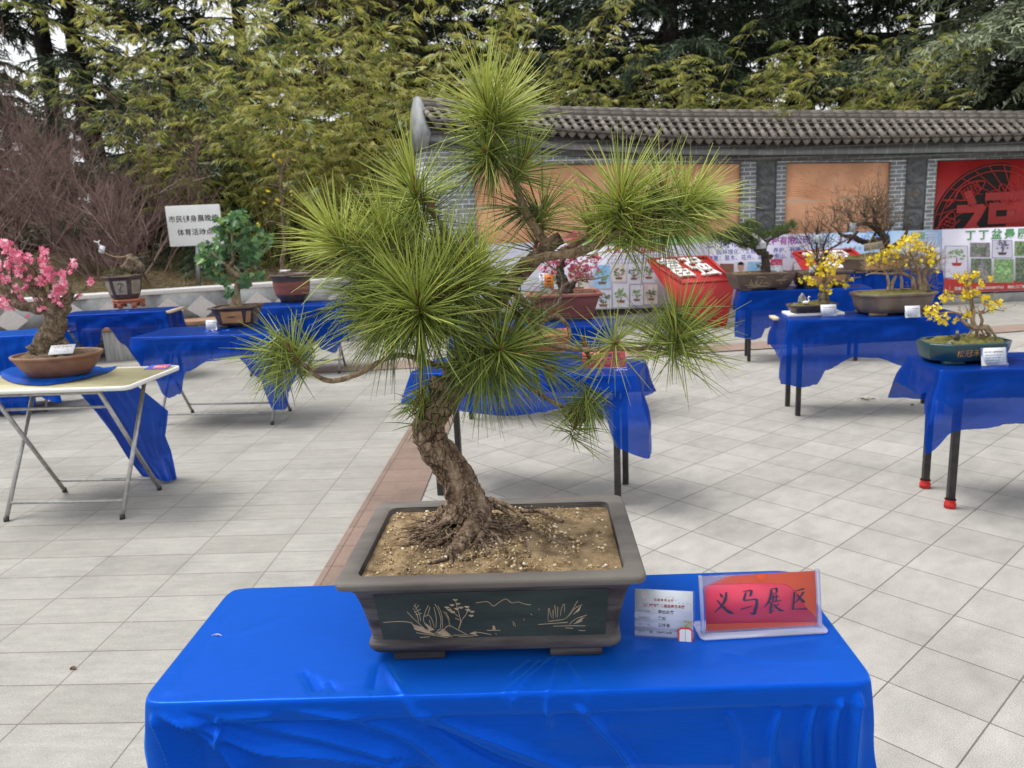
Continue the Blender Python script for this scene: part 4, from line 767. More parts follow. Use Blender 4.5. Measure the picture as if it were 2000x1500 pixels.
bamboo('bamboo_clump', 'short green bamboo clump at the joint of low wall and brick wall', (-1.6, 12.4, 0.8), 3.0, 0.7, 20, (0.0, -0.1), 49, -0.08, 0.1)

def bare_shrub(label, loc, H, n0, seed, sp=0.55):
    r = random.Random(seed); t = thing('bare_shrub', label, 'shrub', loc, 0, 'leafless shrubs on the left bank'); s0, s1, ra, rb, vv = [], [], [], [], []
    def grow(p, d, L, rad, dep):
        nseg = 4; P = limb_pts(p, d, L, nseg, -0.02, r, 0.16); tone = r.gauss(0.45, 0.2)
        for i in range(nseg): s0.append(P[i]); s1.append(P[i + 1]); ra.append(rad * (1 - 0.14 * i)); rb.append(rad * (1 - 0.14 * (i + 1))); vv.append(min(1, max(0, tone)))
        if dep == 0: return
        for q_ in range(r.choice((3, 4, 4, 5))):
            i = r.randint(1, nseg); dd = P[i] - P[i - 1]; dd = dd / np.linalg.norm(dd) + L3((r.uniform(-1, 1), r.uniform(-1, 1), r.uniform(-.45, .75))) * 0.75
            grow(P[i], dd, L * r.uniform(0.45, 0.72), rad * 0.52, dep - 1)
    for k in range(n0):
        a_ = r.uniform(0, 6.28); grow((r.uniform(-.5, .5), r.uniform(-.3, .3), -0.2), (math.cos(a_) * sp, math.sin(a_) * sp, 1), H * r.uniform(0.35, 0.55), 0.022 * r.uniform(0.6, 1.3), 4)
    mb = MB(); mb.segs(s0, s1, ra, rb, 3, vv); mb.build('twigs', M['twig'], t); return t
bare_shrub('bare purplish shrub at the far left behind the pink blossom bonsai', (-7.4, 11.4, 0.9), 3.9, 11, 51, 0.75)
bare_shrub('bare purplish shrub left of the white notice sign', (-6.0, 12.0, 0.9), 3.0, 11, 52, 0.7)
bare_shrub('bare purplish shrub just behind the hexagonal pot', (-5.5, 11.3, 0.9), 2.4, 9, 53, 0.8)
bare_shrub('large bare shrub at the left edge below the dark conifers', (-8.6, 12.6, 1.1), 4.6, 11, 54, 0.7)
bare_shrub('tall bare shrub rising behind the other leafless shrubs', (-6.9, 12.9, 1.1), 4.0, 11, 55, 0.65)
#==OBJECTS==
# ------------------------------------------------------------------ tables, cloths, pots: builders
def R2(a): return np.array([[math.cos(a), -math.sin(a)], [math.sin(a), math.cos(a)]])
def black_table(label, c, rz, w, d, h=0.732, wrap=False, group='black legged folding tables'):
    t = thing('folding_table', label, 'table', (c[0], c[1], 0), rz, group)
    bevel(MB().box((0, 0, h - 0.0125), (w - 0.03, d - 0.03, 0.025)).build('tabletop', M['board'], t), 0.006)
    mb = MB()
    for sy in (-1, 1): mb.box((0, sy * (d / 2 - 0.05), h - 0.05), (w - 0.12, 0.022, 0.046))
    for sx_ in (-1, 1): mb.box((sx_ * (w / 2 - 0.07), 0, h - 0.05), (0.022, d - 0.124, 0.046))
    mb.build('apron_frame', M['black'], t)
    for sx_ in (-1, 1):
        for sy in (-1, 1):
            x, y = sx_ * (w / 2 - 0.10), sy * (d / 2 - 0.06); lg = bevel(MB().box((x, y, (h - 0.074) / 2), (0.034, 0.034, h - 0.076)).build('leg', M['black'], t), 0.003)
            if wrap and sx_ < 0:
                k = MB(); n = 12
                loft(k, [[(x + r * math.cos(a), y + r * math.sin(a), z) for a in np.linspace(0, 2 * math.pi, n, endpoint=False)] for r, z in ((0.028, 0.002), (0.029, 0.024), (0.024, 0.034), (0.028, 0.048))]); k.build('foot_wrap', M['red_cloth'], lg)
        x = sx_ * (w / 2 - 0.10); MB().box((x, 0, h - 0.20), (0.02, d - 0.156, 0.02)).build('crossbar', M['black'], t)
        MB().bar((x - sx_ * 0.01, 0, h - 0.21), (x - sx_ * 0.34, 0, h - 0.075), 0.016).build('brace', M['black'], t)
    return t
def steel_table(label, c, rz, w, d, h=0.75, top='board', xl=None, group='folding tables with crossed steel legs'):
    t = thing('steel_leg_table', label, 'table', (c[0], c[1], 0), rz, group); r = 0.045
    ol = lambda o: [(sx_ * (w / 2 - r + o * 0) + (r + o) * math.cos(a), sy * (d / 2 - r) + (r + o) * math.sin(a)) for sx_, sy, a0 in ((1, 1, 0), (-1, 1, 90), (-1, -1, 180), (1, -1, 270)) for a in np.radians(np.linspace(a0, a0 + 90, 6))]
    mb = MB(); poly_extrude(mb, ol(-0.008), h - 0.018, h - 0.0005); tp = mb.build('tabletop', M[top], t)
    mb = MB(); loft(mb, [[(x, y, h - 0.022) for x, y in ol(-0.012)], [(x, y, h - 0.022) for x, y in ol(0.0)], [(x, y, h) for x, y in ol(0.003)], [(x, y, h + 0.0015) for x, y in ol(-0.008)], [(x, y, h - 0.001) for x, y in ol(-0.009)]], False); mb.build('rim', M['white'], tp)
    xl = xl or w / 2 - 0.10
    for sg in (-1, 1):                                         # two crossed frames
        f0, f1 = sg * (d / 2 - 0.06), -sg * (d / 2 - 0.09); ins = 0.0 if sg < 0 else 0.035
        fr = thing('cross_frame', None, None); fr.parent = t
        mb = MB()
        P = [(-xl + ins, f0, 0.012), (-xl + ins, f1, h - 0.04)], [(xl - ins, f0, 0.012), (xl - ins, f1, h - 0.04)]
        for a_, b_ in P: mb.sweep([a_, b_], 0.0125, 10, sub=1)
        for u in (0.115, 0.99): q_ = [L3(a_) + (L3(b_) - L3(a_)) * u for a_, b_ in P]; mb.sweep(q_, 0.009, 8, sub=1)
        if sg > 0: q_ = [L3(a_) + (L3(b_) - L3(a_)) * 0.86 for a_, b_ in P]; mb.sweep(q_, 0.009, 8, sub=1)
        bpy.data.objects.remove(fr); mb.build('cross_frame', M['steel'], t, smooth=True)
    for sx_ in (-1, 1):
        for sg in (-1, 1): MB().sweep([(sx_ * (xl - (0.035 if sg > 0 else 0)), sg * (d / 2 - 0.06), 0.0), (sx_ * (xl - (0.035 if sg > 0 else 0)), sg * (d / 2 - 0.06) - sg * 0.006, 0.03)], 0.015, 10, sub=1).build('foot_cap', M['black'], t)
    return t
def interp_s(pts, u):
    pts = L3(pts); x = pts[:, 0]; i = np.clip(np.searchsorted(x, u) - 1, 0, len(x) - 2); f = np.clip((u - x[i]) / (x[i + 1] - x[i] + 1e-9), 0, 1); f = f * f * (3 - 2 * f); return pts[i, 1] + (pts[i + 1, 1] - pts[i, 1]) * f
def cloth(label, c, rz, w, d, h, drops, seed, mat='cloth2', N=460, rows=32, amp=0.012, flare=0.05, folds=(), ripple=9.0, edge=0.004, corner=0.07, top_amp=0.0015, group='blue tablecloths', apron=0.0, name='tablecloth', crease=0.007, tops=(0.03, 0.25, 0.5, 0.7, 0.84, 0.93, 0.98)):
    """drops: front,right,back,left -> lists of (0..1 along the side, drop in metres)"""
    t = MB(); r = 0.02; per = [w, d, w, d]; tot = sum(per); n = [max(10, int(N * p / tot)) for p in per] if not folds else [760, 60, 170, 60]; pts, nrm, dr, cu = [], [], [], []
    cs = [(-w / 2, -d / 2), (w / 2, -d / 2), (w / 2, d / 2), (-w / 2, d / 2)]; sacc = 0; S_ = []
    for k in range(4):
        a_, b_ = L3(cs[k]), L3(cs[(k + 1) % 4]); nn_ = L3([(0, -1), (1, 0), (0, 1), (-1, 0)][k]); n0 = L3([(0, -1), (1, 0), (0, 1), (-1, 0)][(k - 1) % 4]); n1 = L3([(0, -1), (1, 0), (0, 1), (-1, 0)][(k + 1) % 4])
        for i in range(n[k]):
            u = i / n[k]; L = per[k]; da, db = u * L, (1 - u) * L; p = a_ + (b_ - a_) * u; q_ = nn_.copy()
            wa, wb = max(0, 1 - da / corner), max(0, 1 - db / corner); q_ = q_ + n0 * wa * wa + n1 * wb * wb; q_ /= np.linalg.norm(q_)
            rr_ = max(0, 1 - da / (2 * r)), max(0, 1 - db / (2 * r)); p = p - q_ * r * 0.55 * max(rr_) ** 2
            pts.append(p); nrm.append(q_); dr.append(float(interp_s(drops[k], np.array(u)))); cu.append(max(wa, wb)); S_.append(sacc + u * L)
        sacc += per[k]
    pts, nrm, dr, cu, S_ = map(np.array, (pts, nrm, dr, cu, S_)); m = len(pts); rs = random.Random(seed); ph = [rs.uniform(0, 6.28) for _ in range(4)]
    wob = np.array([noise.noise(Vector((math.cos(s * 2 * math.pi / tot) * ripple * tot / 6.28, math.sin(s * 2 * math.pi / tot) * ripple * tot / 6.28, seed))) for s in S_])
    wob2 = np.array([noise.noise(Vector((math.cos(s * 2 * math.pi / tot) * ripple * 2.7 * tot / 6.28, math.sin(s * 2 * math.pi / tot) * ripple * 2.7 * tot / 6.28, seed + 5))) for s in S_])
    jag = np.array([noise.noise(Vector((s * 40, seed, 3))) for s in S_]) * edge
    R = []
    nt_ = len(tops)
    for f in tops: R.append(np.concatenate([pts * f, np.full((m, 1), h + 0.004)], 1))
    for a_ in (15, 45, 75): R.append(np.concatenate([pts + nrm * 0.006 * math.sin(math.radians(a_)), np.full((m, 1), h + 0.004 - 0.006 * (1 - math.cos(math.radians(a_))))], 1))
    z0 = h - 0.002
    for j in range(rows):
        u = (j + 1) / rows; dz = dr * u + jag * u; fl_ = 0.007 + (flare * cu ** 1.2 * np.minimum(1, dz / 0.25) + amp * (wob + 0.45 * wob2) * (dz / 0.3) ** 0.7) - apron * np.minimum(1, np.maximum(0, dz - 0.032) / 0.008) * (1 - cu)
        fl_ = fl_ + 0.004 * np.sin(dz * 30 + S_ * 14 + ph[0]) * np.minimum(1, dz / 0.1)
        R.append(np.concatenate([pts + nrm * fl_[:, None], (z0 - np.maximum(dz, 0.004 * u))[:, None]], 1))
    V = np.concatenate(R); nr_rows = len(R); Nn = np.concatenate([np.concatenate([np.zeros((m, 2)), np.ones((m, 1))], 1)] * (nt_ + 1) + [np.concatenate([nrm * 0.7, np.full((m, 1), 0.7)], 1)] * 2 + [np.concatenate([nrm, np.zeros((m, 1))], 1)] * (nr_rows - nt_ - 3))
    tn = np.array([noise.noise(Vector((p[0] * 5, p[1] * 5, seed))) + 0.5 * noise.noise(Vector((p[0] * 13, p[1] * 9, seed + 9))) for p in V[:nt_ * m]]); V[:nt_ * m, 2] += tn * top_amp
    if crease:
        k0 = (nt_ + 3) * m; q_ = np.array([noise.noise(Vector((p[0] * 3.5 + p[2] * 2.0, p[1] * 3.5, p[2] * 5 + seed))) for p in V[k0:]]); q2 = np.array([noise.noise(Vector((p[0] * 11 - p[2] * 6, p[1] * 11, p[2] * 9 + seed))) for p in V[k0:]]); V[k0:] += Nn[k0:] * (crease * ((1 - np.abs(q_) * 2.4) * 0.7 + (1 - np.abs(q2) * 2.4) * 0.3))[:, None] * np.minimum(1, np.maximum(0, h - 0.03 - V[k0:, 2]) / 0.05)[:, None]
    if folds:                                        # creases, laid out on the cloth unrolled over the front edge: a along it, b inwards (+) or down (-)
        isf = np.zeros(m, bool); isf[:n[0]] = True; isf = np.tile(isf, nr_rows); top_ = np.arange(len(V)) < (nt_ + 3) * m; use = np.where(top_ | isf)[0]
        A_ = V[use, 0]; B_ = np.where(top_[use], V[use, 1] + d / 2, V[use, 2] - h); B_ = np.where(top_[use], np.maximum(B_, 0.0), B_); D_ = np.zeros(len(use)); G_ = 0.12 + 0.88 * np.minimum(1, np.abs(B_) / 0.03)
        for (poly, wd, am) in folds:
            Q = L3([(q_[0], q_[1] + d / 2 if q_[2] > h - 0.012 else min(-0.002, q_[2] - h), 0) for q_ in poly]); Q, _ = catmull(Q, np.zeros(len(Q)), 10); Q = Q[:, :2]; mg = 12 * wd
            ii = np.where((A_ > Q[:, 0].min() - mg) & (A_ < Q[:, 0].max() + mg) & (B_ > Q[:, 1].min() - mg) & (B_ < Q[:, 1].max() + mg))[0]; pa, pb = A_[ii], B_[ii]; best = np.full(len(ii), 9.0); sd = np.ones(len(ii)); tt = np.zeros(len(ii)); nq = len(Q) - 1
            for k in range(nq):
                ex, ey = Q[k + 1] - Q[k]; l2 = ex * ex + ey * ey + 1e-12; f = np.clip(((pa - Q[k, 0]) * ex + (pb - Q[k, 1]) * ey) / l2, 0, 1); dx, dy = pa - Q[k, 0] - f * ex, pb - Q[k, 1] - f * ey; dd = np.hypot(dx, dy); b_ = dd < best; best[b_] = dd[b_]; tt[b_] = (k + f[b_]) / nq; sd[b_] = np.sign(ex * dy - ey * dx)[b_]
            ww = wd * (0.6 + 1.9 * tt); x = best / np.where(sd > 0, ww, np.maximum(0.34 * ww, 0.006))
            D_[ii] += am * (0.6 + 0.9 * tt) * np.exp(-np.minimum(x, 40) ** 1.3) * np.minimum(1, np.minimum(tt, 1.12 - tt) * 7 + 0.02)
        V[use] = V[use] + Nn[use] * (D_ * G_)[:, None]
    t.add(V, []); k = np.arange(m); k2 = (k + 1) % m
    for j in range(nr_rows - 1): t.f.append(np.stack([j * m + k, (j + 1) * m + k, (j + 1) * m + k2, j * m + k2], -1)[:, ::-1].astype(np.int32))
    t.f.append(np.array([list(range(m))], np.int32))
    o = t.build(name, M[mat], smooth=True); o.location = (c[0], c[1], 0); o.rotation_euler = (0, 0, rz); tag(o, label, 'tablecloth', group); return o

def outline(kind, w, d, cut=0.03, n=6):
    if kind == 'oval': return lambda o: [((w / 2 + o) * math.cos(a), (d / 2 + o) * math.sin(a)) for a in np.linspace(0, 2 * math.pi, 48, endpoint=False)]
    if kind == 'hex': return lambda o: [((w / 2 + o) * math.cos(a), (d / 2 + o) * math.sin(a)) for a in np.radians(np.arange(6) * 60 + 12)]
    def f(o):
        hw, hd = w / 2 + o, d / 2 + o; c_ = cut
        if kind == 'cut': return [(hw - c_, -hd), (hw, -hd + c_), (hw, hd - c_), (hw - c_, hd), (-hw + c_, hd), (-hw, hd - c_), (-hw, -hd + c_), (-hw + c_, -hd)]
        return [(sx_ * (hw - c_) + c_ * math.cos(a), sy * (hd - c_) + c_ * math.sin(a)) for sx_, sy, a0 in ((1, -1, 270), (1, 1, 0), (-1, 1, 90), (-1, -1, 180)) for a in np.radians(np.linspace(a0, a0 + 90, n))]
    return f
def pot(t, ol, prof, mat, soil_z, soil_o, soil_mat, feet=None, smooth_=False, name='pot', mound=0.01, rough=0.006):
    mb = MB(); loft(mb, [[(x, y, z) for x, y in ol(o)] for o, z in prof]); p = mb.build(name, mat, t)
    if smooth_: 
        for f in p.data.polygons: f.use_smooth = True
    else: bevel(p, 0.0035, 2)
    if feet:
        for fx, fy, fw_, fd, fh in feet: bevel(MB().box((fx, fy, fh / 2), (fw_, fd, fh)).build('foot', mat, p), 0.004)
    ring = L3(ol(soil_o)); rr = []
    for f in (1.0, 0.9, 0.75, 0.6, 0.45, 0.3, 0.15, 0.03):
        q_ = ring * f; rr.append([(x, y, soil_z + mound * (1 - f * f) + rough * noise.noise(Vector((x * 40, y * 40, 1)))) for x, y in q_])
    mb = MB(); loft(mb, rr, False, True); mb.build('soil', soil_mat, t, smooth=True); return p
FLOWER = [(0, 0, 0)]; FF = []
for k in range(5):
    a_ = k * 2 * math.pi / 5; FLOWER += [(0.55 * math.cos(a_ - 0.55), 0.18, 0.55 * math.sin(a_ - 0.55)), (math.cos(a_), 0.42, math.sin(a_)), (0.55 * math.cos(a_ + 0.55), 0.18, 0.55 * math.sin(a_ + 0.55))]; FF.append([0, 1 + 3 * k, 2 + 3 * k, 3 + 3 * k])
def blobs(lst, Y, dY=0.06, sq=1.0):
    P = []
    for px, py, r, n in lst:
        for _ in range(n):
            a_, q_ = rng.uniform(0, 6.28), r * math.sqrt(rng.random()); P.append(atY(px + q_ * math.cos(a_), py + q_ * math.sin(a_) * sq, Y + rng.uniform(-dY, dY)))
    return np.array(P)
def flowers(t, o, P, size, mat, name='blossoms', layers=1):
    mb = MB(); n = len(P); d = rdir(n); d[:, 1] -= 0.7; d[:, 2] += 0.25; mb.inst(FLOWER, FF, P, frames(d), nr.uniform(0.7, 1.2, n) * size, nr.random(n))
    d2 = d + 0.4 * rdir(n); mb.inst(FLOWER, FF, P - d * size * 0.1, frames(d2), nr.uniform(0.6, 1.0, n) * size, nr.random(n)); mb.build(name, M[mat], t, off=o)
def pxs(lst, Y): return [atY(p[0], p[1], Y + (p[3] if len(p) > 3 else 0)) for p in lst], [p[2] * Y / F for p in lst]
def limbs(t, o, lines, Y, mat, name='trunk', rough=0.18, fr=40, sides=9, sub=5):
    mb = MB(); out = []
    for ln in lines: P, R = pxs(ln, Y); mb.sweep(P, R, sides, rough=rough, fr=fr, sub=sub); out.append((P, R))
    mb.build(name, M[mat], t, smooth=True, off=o); return out
def twiglets(t, o, starts, n, L, r0, mat, seed, depth=2, up=0.4, name='twigs', var=0.5):
    r = random.Random(seed); s0, s1, ra, rb, tips = [], [], [], [], []
    def g(p, d, L, rad, dep):
        P = limb_pts(p, d, L, 3, -0.03, r, 0.3)
        for i in range(3): s0.append(P[i]); s1.append(P[i + 1]); ra.append(rad); rb.append(rad * 0.8)
        tips.append(P[-1])
        if dep > 0:
            for _ in range(r.choice((2, 3))): i = r.randint(1, 3); g(P[i], P[i] - P[i - 1] + L3((r.uniform(-1, 1), r.uniform(-1, 1), r.uniform(-.6, .9))) * L * 0.3, L * 0.62, rad * 0.65, dep - 1)
    for k in range(n):
        p = starts[r.randrange(len(starts))]; g(p, (r.uniform(-1, 1), r.uniform(-1, 1), r.uniform(-0.5, 1) + up), L * r.uniform(0.6, 1.2), r0, depth)
    mb = MB(); mb.segs(s0, s1, ra, rb, 4, var); mb.build(name, M[mat], t, off=o); return tips
def along(ls, n=12):
    out = []
    for P, R in ls:
        P = L3(P)
        for k in range(n): f = (k + 0.5) / n * (len(P) - 1); i = min(int(f), len(P) - 2); out.append(P[i] + (P[i + 1] - P[i]) * (f - i))
    return out
def card(label, px, py, z, w, h, rz=0.0, lines=4, tilt=0.25, Y=None, name='name_card', holder=True, seal=True, group='white name cards', rich=False):
    p = at(px, py, z) if Y is None else atY(px, py, Y); t = thing(name, label, 'card', p, rz, group); e2 = L3((0, math.sin(tilt), math.cos(tilt))); n = L3((0, -math.cos(tilt), math.sin(tilt)))
    rot = np.stack([L3((1, 0, 0)), e2, n], 1); cc = e2 * h / 2
    MB().box(cc + L3((0, 0, 0.001)), (w, h, 0.0012), rot).build('paper', M['paper'], t)
    text('三门峡市第二届盆景艺术展', w * 0.062, cc + e2 * h * 0.27 + n * 0.0016, (1, 0, 0), e2, M['redink'], t, 'lettering', off=0.0004)
    if lines:
        mb = MB(); r = random.Random(px)
        for k in range(lines):
            x0 = -w * 0.34
            for g_ in range(5): ln = w * r.uniform(0.05, 0.14); mb.box(cc + L3((x0 + ln / 2, 0, 0)) + e2 * h * (0.10 - 0.15 * k) + n * 0.0012, (ln, h * 0.035, 0.0006), rot); x0 += ln + w * 0.03
        mb.build('handwriting', M['greyink'], t)
    if holder: MB().box(cc + n * 0.003 + L3((0, 0, 0.001)), (w * 1.06, h * 1.03, 0.0012), rot).build('sleeve', M['sleeve'], t)
    return t
#==FOREGROUND==
# ------------------------------------------------------------------ foreground table and its cloth
FC = (-0.035, 1.425); FR = math.radians(-1.6)
black_table('black legged folding table hidden under the bright blue satin cloth in front', FC, FR, 1.25, 0.38)
fz = 0.744
def fl_(px, py, z=fz): p = at(px, py, z) - L3((FC[0], FC[1], 0)); q_ = R2(-FR) @ p[:2]; return (q_[0], q_[1], p[2])
def ff_(px, py, y=-0.225):                      # point on the front skirt plane
    d = ray(px, py); k = (FC[1] + y) / d[1]; p = CP + d * k - L3((FC[0], FC[1], 0)); q_ = R2(-FR) @ p[:2]; return (q_[0], y, p[2])
folds = [([fl_(752, 1292), fl_(770, 1330), ff_(795, 1376), ff_(840, 1420), ff_(950, 1462), ff_(1090, 1520), ff_(1180, 1560)], 0.010, 0.013), ([ff_(830, 1425), ff_(930, 1475), ff_(1050, 1530)], 0.016, -0.0136), ([ff_(815, 1395), ff_(900, 1430), ff_(1000, 1462), ff_(1120, 1515)], 0.006, 0.0085),
         ([fl_(1088, 1280), fl_(1052, 1310), fl_(1012, 1346), ff_(1000, 1366)], 0.005, 0.007425), ([fl_(1092, 1284), fl_(1082, 1330), ff_(1068, 1362), ff_(1072, 1410)], 0.0045, 0.0081), ([fl_(1060, 1288), fl_(1020, 1325), fl_(985, 1350)], 0.004, 0.0054), ([fl_(1040, 1288), fl_(1000, 1320)], 0.004, 0.00405), ([fl_(1100, 1284), fl_(1130, 1330), ff_(1150, 1372)], 0.004, 0.00405),
         ([ff_(1120, 1372), ff_(1165, 1415), ff_(1225, 1485), ff_(1260, 1545)], 0.008, 0.017), ([ff_(1190, 1420), ff_(1250, 1490), ff_(1280, 1550)], 0.01, -0.0085),
         ([ff_(290, 1380), ff_(370, 1432), ff_(440, 1482), ff_(480, 1540)], 0.007, 0.0238), ([ff_(300, 1374), ff_(380, 1402), ff_(440, 1414), ff_(520, 1408)], 0.006, 0.006), ([ff_(330, 1395), ff_(410, 1440), ff_(500, 1475), ff_(640, 1482), ff_(780, 1500)], 0.011, 0.0204), ([ff_(430, 1416), ff_(520, 1436), ff_(640, 1452), ff_(760, 1480)], 0.007, 0.0102), ([ff_(540, 1395), ff_(680, 1412), ff_(800, 1455), ff_(900, 1530)], 0.008, 0.0102), ([ff_(285, 1400), ff_(320, 1470), ff_(350, 1550)], 0.008, 0.017), ([ff_(415, 1412), ff_(425, 1430), ff_(420, 1455)], 0.004, 0.0102),
         ([ff_(1420, 1385), ff_(1440, 1440), ff_(1430, 1540)], 0.008, 0.0102), ([ff_(1525, 1380), ff_(1500, 1440), ff_(1510, 1540)], 0.007, 0.017), ([ff_(1592, 1365), ff_(1568, 1430), ff_(1575, 1540)], 0.006, 0.0187), ([ff_(1640, 1350), ff_(1615, 1420), ff_(1618, 1540)], 0.006, 0.017), ([ff_(1672, 1338), ff_(1655, 1400), ff_(1640, 1540)], 0.007, 0.0204),
         ([fl_(590, 1306), fl_(612, 1347)], 0.004, -0.004725), ([fl_(612, 1312), fl_(630, 1347)], 0.0035, -0.003375), ([fl_(640, 1326), fl_(655, 1350)], 0.004, -0.00405), ([fl_(738, 1290), fl_(726, 1345)], 0.006, -0.004), ([fl_(470, 1170), fl_(400, 1260), fl_(330, 1350)], 0.008, 0.002025), ([fl_(560, 1200), fl_(480, 1230)], 0.006, 0.00135), ([fl_(1400, 1270), fl_(1500, 1290), fl_(1620, 1290)], 0.006, 0.00162)]
fc = cloth('bright blue satin cloth over the front table under the big pine', FC, FR, 1.30, 0.43, 0.738, [[(0, .55), (1, .55)], [(0, .55), (1, .5)], [(0, .5), (1, .5)], [(0, .5), (1, .55)]], 3, 'cloth', 1250, 150, amp=0.009, flare=0.03, folds=folds, ripple=5, corner=0.10, top_amp=0.0010, apron=0.009, group=None, crease=0.0018, tops=[0.03 + 0.965 * k / 63 for k in range(64)])
mb = MB(); c_ = L3(fl_(424, 1241, 0.7435))
for k in range(5): a_ = 0.5 + k * 0.3; mb.sweep([c_ + L3((-0.012 + 0.004 * k, 0.002 * math.sin(k * 2), 0)), c_ + L3((0.0, 0.003 * math.cos(k), 0.002)), c_ + L3((0.012 - 0.003 * k, 0.0015 * k - 0.003, 0))], 0.0004, 4)
mb.build('torn_threads', M['steel'], fc)

# ------------------------------------------------------------------ the big pine bonsai
PX, PY = -0.05, 1.47; PZ = 0.744; pine = thing('pine_bonsai', 'large long needled pine bonsai in a dark clay pot on the front table', 'bonsai', (PX, PY, PZ), math.radians(-2.3)); PO = L3((PX, PY, PZ)); PR = R2(math.radians(2.3))
def pl(P):                                       # world -> pine's own coordinates
    P = L3(P) - PO; Q = P.copy(); Q[..., :2] = P[..., :2] @ PR.T; return Q
ol = outline('rect', 0.48, 0.33, 0.02)
prof = [(-0.018, 0.016), (-0.004, 0.021), (0.001, 0.029), (0.001, 0.038), (-0.004, 0.043), (-0.005, 0.047), (0.001, 0.085), (0.009, 0.125), (0.017, 0.150), (0.026, 0.163), (0.037, 0.1685), (0.041, 0.1715), (0.042, 0.181), (0.040, 0.1845), (0.014, 0.186), (0.008, 0.182), (0.006, 0.160)]
pot(pine, ol, prof, M['pot_body'], 0.170, 0.0055, M['soil'], [(-0.145, -0.130, 0.10, 0.05, 0.0165), (0.155, -0.130, 0.10, 0.05, 0.0165), (-0.145, 0.10, 0.10, 0.05, 0.0165), (0.155, 0.10, 0.10, 0.05, 0.0165)], mound=0.012, rough=0.008)
rim = MB(); loft(rim, [[(x, y, z) for x, y in ol(o)] for o, z in ((0.034, 0.1675), (0.0425, 0.1712), (0.0435, 0.181), (0.0405, 0.1857), (0.0145, 0.1872), (0.0075, 0.183))], False); bevel(rim.build('rim', M['pot_rim'], pine), 0.002)
# engraved front panel
zb, zt_ = 0.048, 0.154
pn = MB(); nn2 = 8; V = []
for k in range(nn2): f = k / (nn2 - 1); z = zb + (zt_ - zb) * f; o_ = np.interp(z, [p[1] for p in prof[5:10]], [p[0] for p in prof[5:10]]); V += [(-0.210 - 0.007 * f, -0.165 - o_ - 0.0012, z), (0.210 + 0.007 * f, -0.165 - o_ - 0.0012, z)]
pn.add(V, [[2 * k, 2 * k + 1, 2 * k + 3, 2 * k + 2] for k in range(nn2 - 1)]); pnl = pn.build('panel', M['teal'], pine)
def pc(x, y):
    u = (x - 235) / 1540; top, bot = 722 - 60 * u, 1003 - 38 * u; v = 1 - (y - top) / (bot - top); z = zb + (zt_ - zb) * v; o_ = np.interp(z, [p[1] for p in prof[5:10]], [p[0] for p in prof[5:10]]); return (-0.210 + 0.420 * u, -0.165 - o_ - 0.0014, z)
ls = [[(250, 900), (330, 893), (400, 893), (450, 900)], [(425, 832), (470, 880), (540, 942)], [(440, 900), (500, 930), (600, 968), (720, 985)], [(455, 935), (520, 955), (600, 975)], [(470, 960), (560, 972), (690, 990)], [(490, 990), (560, 985)],
      [(620, 780), (640, 820), (650, 880), (640, 935)], [(640, 790), (660, 850), (655, 930)], [(675, 825), (700, 870), (708, 915)], [(690, 830), (712, 880)], [(575, 790), (550, 830), (530, 880), (545, 920)], [(585, 800), (560, 860)], [(540, 860), (570, 850), (590, 880), (600, 930)], [(612, 800), (620, 870), (610, 930)], [(570, 880), (580, 930)],
      [(600, 965), (650, 935), (720, 985)], [(660, 945), (700, 915), (760, 940), (820, 970)], [(720, 975), (830, 972)], [(840, 965), (890, 955), (990, 970)], [(760, 985), (900, 975)],
      [(765, 935), (785, 890), (780, 850), (770, 800), (765, 750)], [(770, 935), (795, 880), (830, 840), (850, 800)], [(775, 860), (740, 830), (715, 800)], [(780, 880), (750, 868)],
      [(480, 790), (505, 840), (510, 890)], [(470, 810), (490, 850), (495, 895)], [(495, 780), (475, 800)], [(510, 790), (485, 815)], [(520, 815), (475, 835)], [(522, 840), (480, 850)],
      [(900, 772), (980, 762), (1018, 790), (1060, 765), (1108, 742), (1140, 768), (1190, 762), (1230, 775), (1275, 780)], [(1108, 742), (1150, 772)], [(960, 943), (1055, 943)], [(1008, 912), (1002, 940)], [(1015, 915), (1022, 940)], [(1020, 962), (1025, 970)],
      [(1145, 885), (1148, 915)], [(1155, 895), (1160, 918)], [(1220, 868), (1222, 880)], [(1325, 803), (1328, 812)], [(1268, 838), (1278, 845)],
      [(1315, 905), (1450, 895), (1520, 890)], [(1385, 885), (1440, 878), (1500, 868), (1540, 830), (1590, 750)], [(1385, 880), (1392, 800)], [(1395, 800), (1410, 860)], [(1420, 870), (1422, 810)], [(1435, 780), (1440, 860)], [(1455, 790), (1450, 860)], [(1470, 850), (1480, 800), (1500, 770), (1498, 830)], [(1530, 850), (1570, 800), (1620, 775)], [(1560, 840), (1600, 800)], [(1420, 915), (1540, 912), (1640, 912)], [(1530, 905), (1570, 870), (1650, 842)], [(1560, 900), (1620, 880)], [(1500, 925), (1555, 928)], [(1590, 942), (1640, 943)], [(1575, 890), (1620, 860)]]
mb = MB()
for ln in ls: mb.sweep([pc(x, y) for x, y in ln], 0.00075, 4, sub=3)
for (x, y) in ((700, 800), (735, 828), (762, 750), (778, 775), (795, 800), (765, 808), (835, 795), (868, 825), (860, 850), (735, 785), (715, 815), (842, 815)):
    c0 = L3(pc(x, y)); mb.add([c0 + L3((-0.0055, 0, 0.001)), c0 + L3((0, 0, -0.0035)), c0 + L3((0.0055, 0, -0.001)), c0 + L3((0.001, 0, 0.0035))], [[0, 1, 2, 3]])
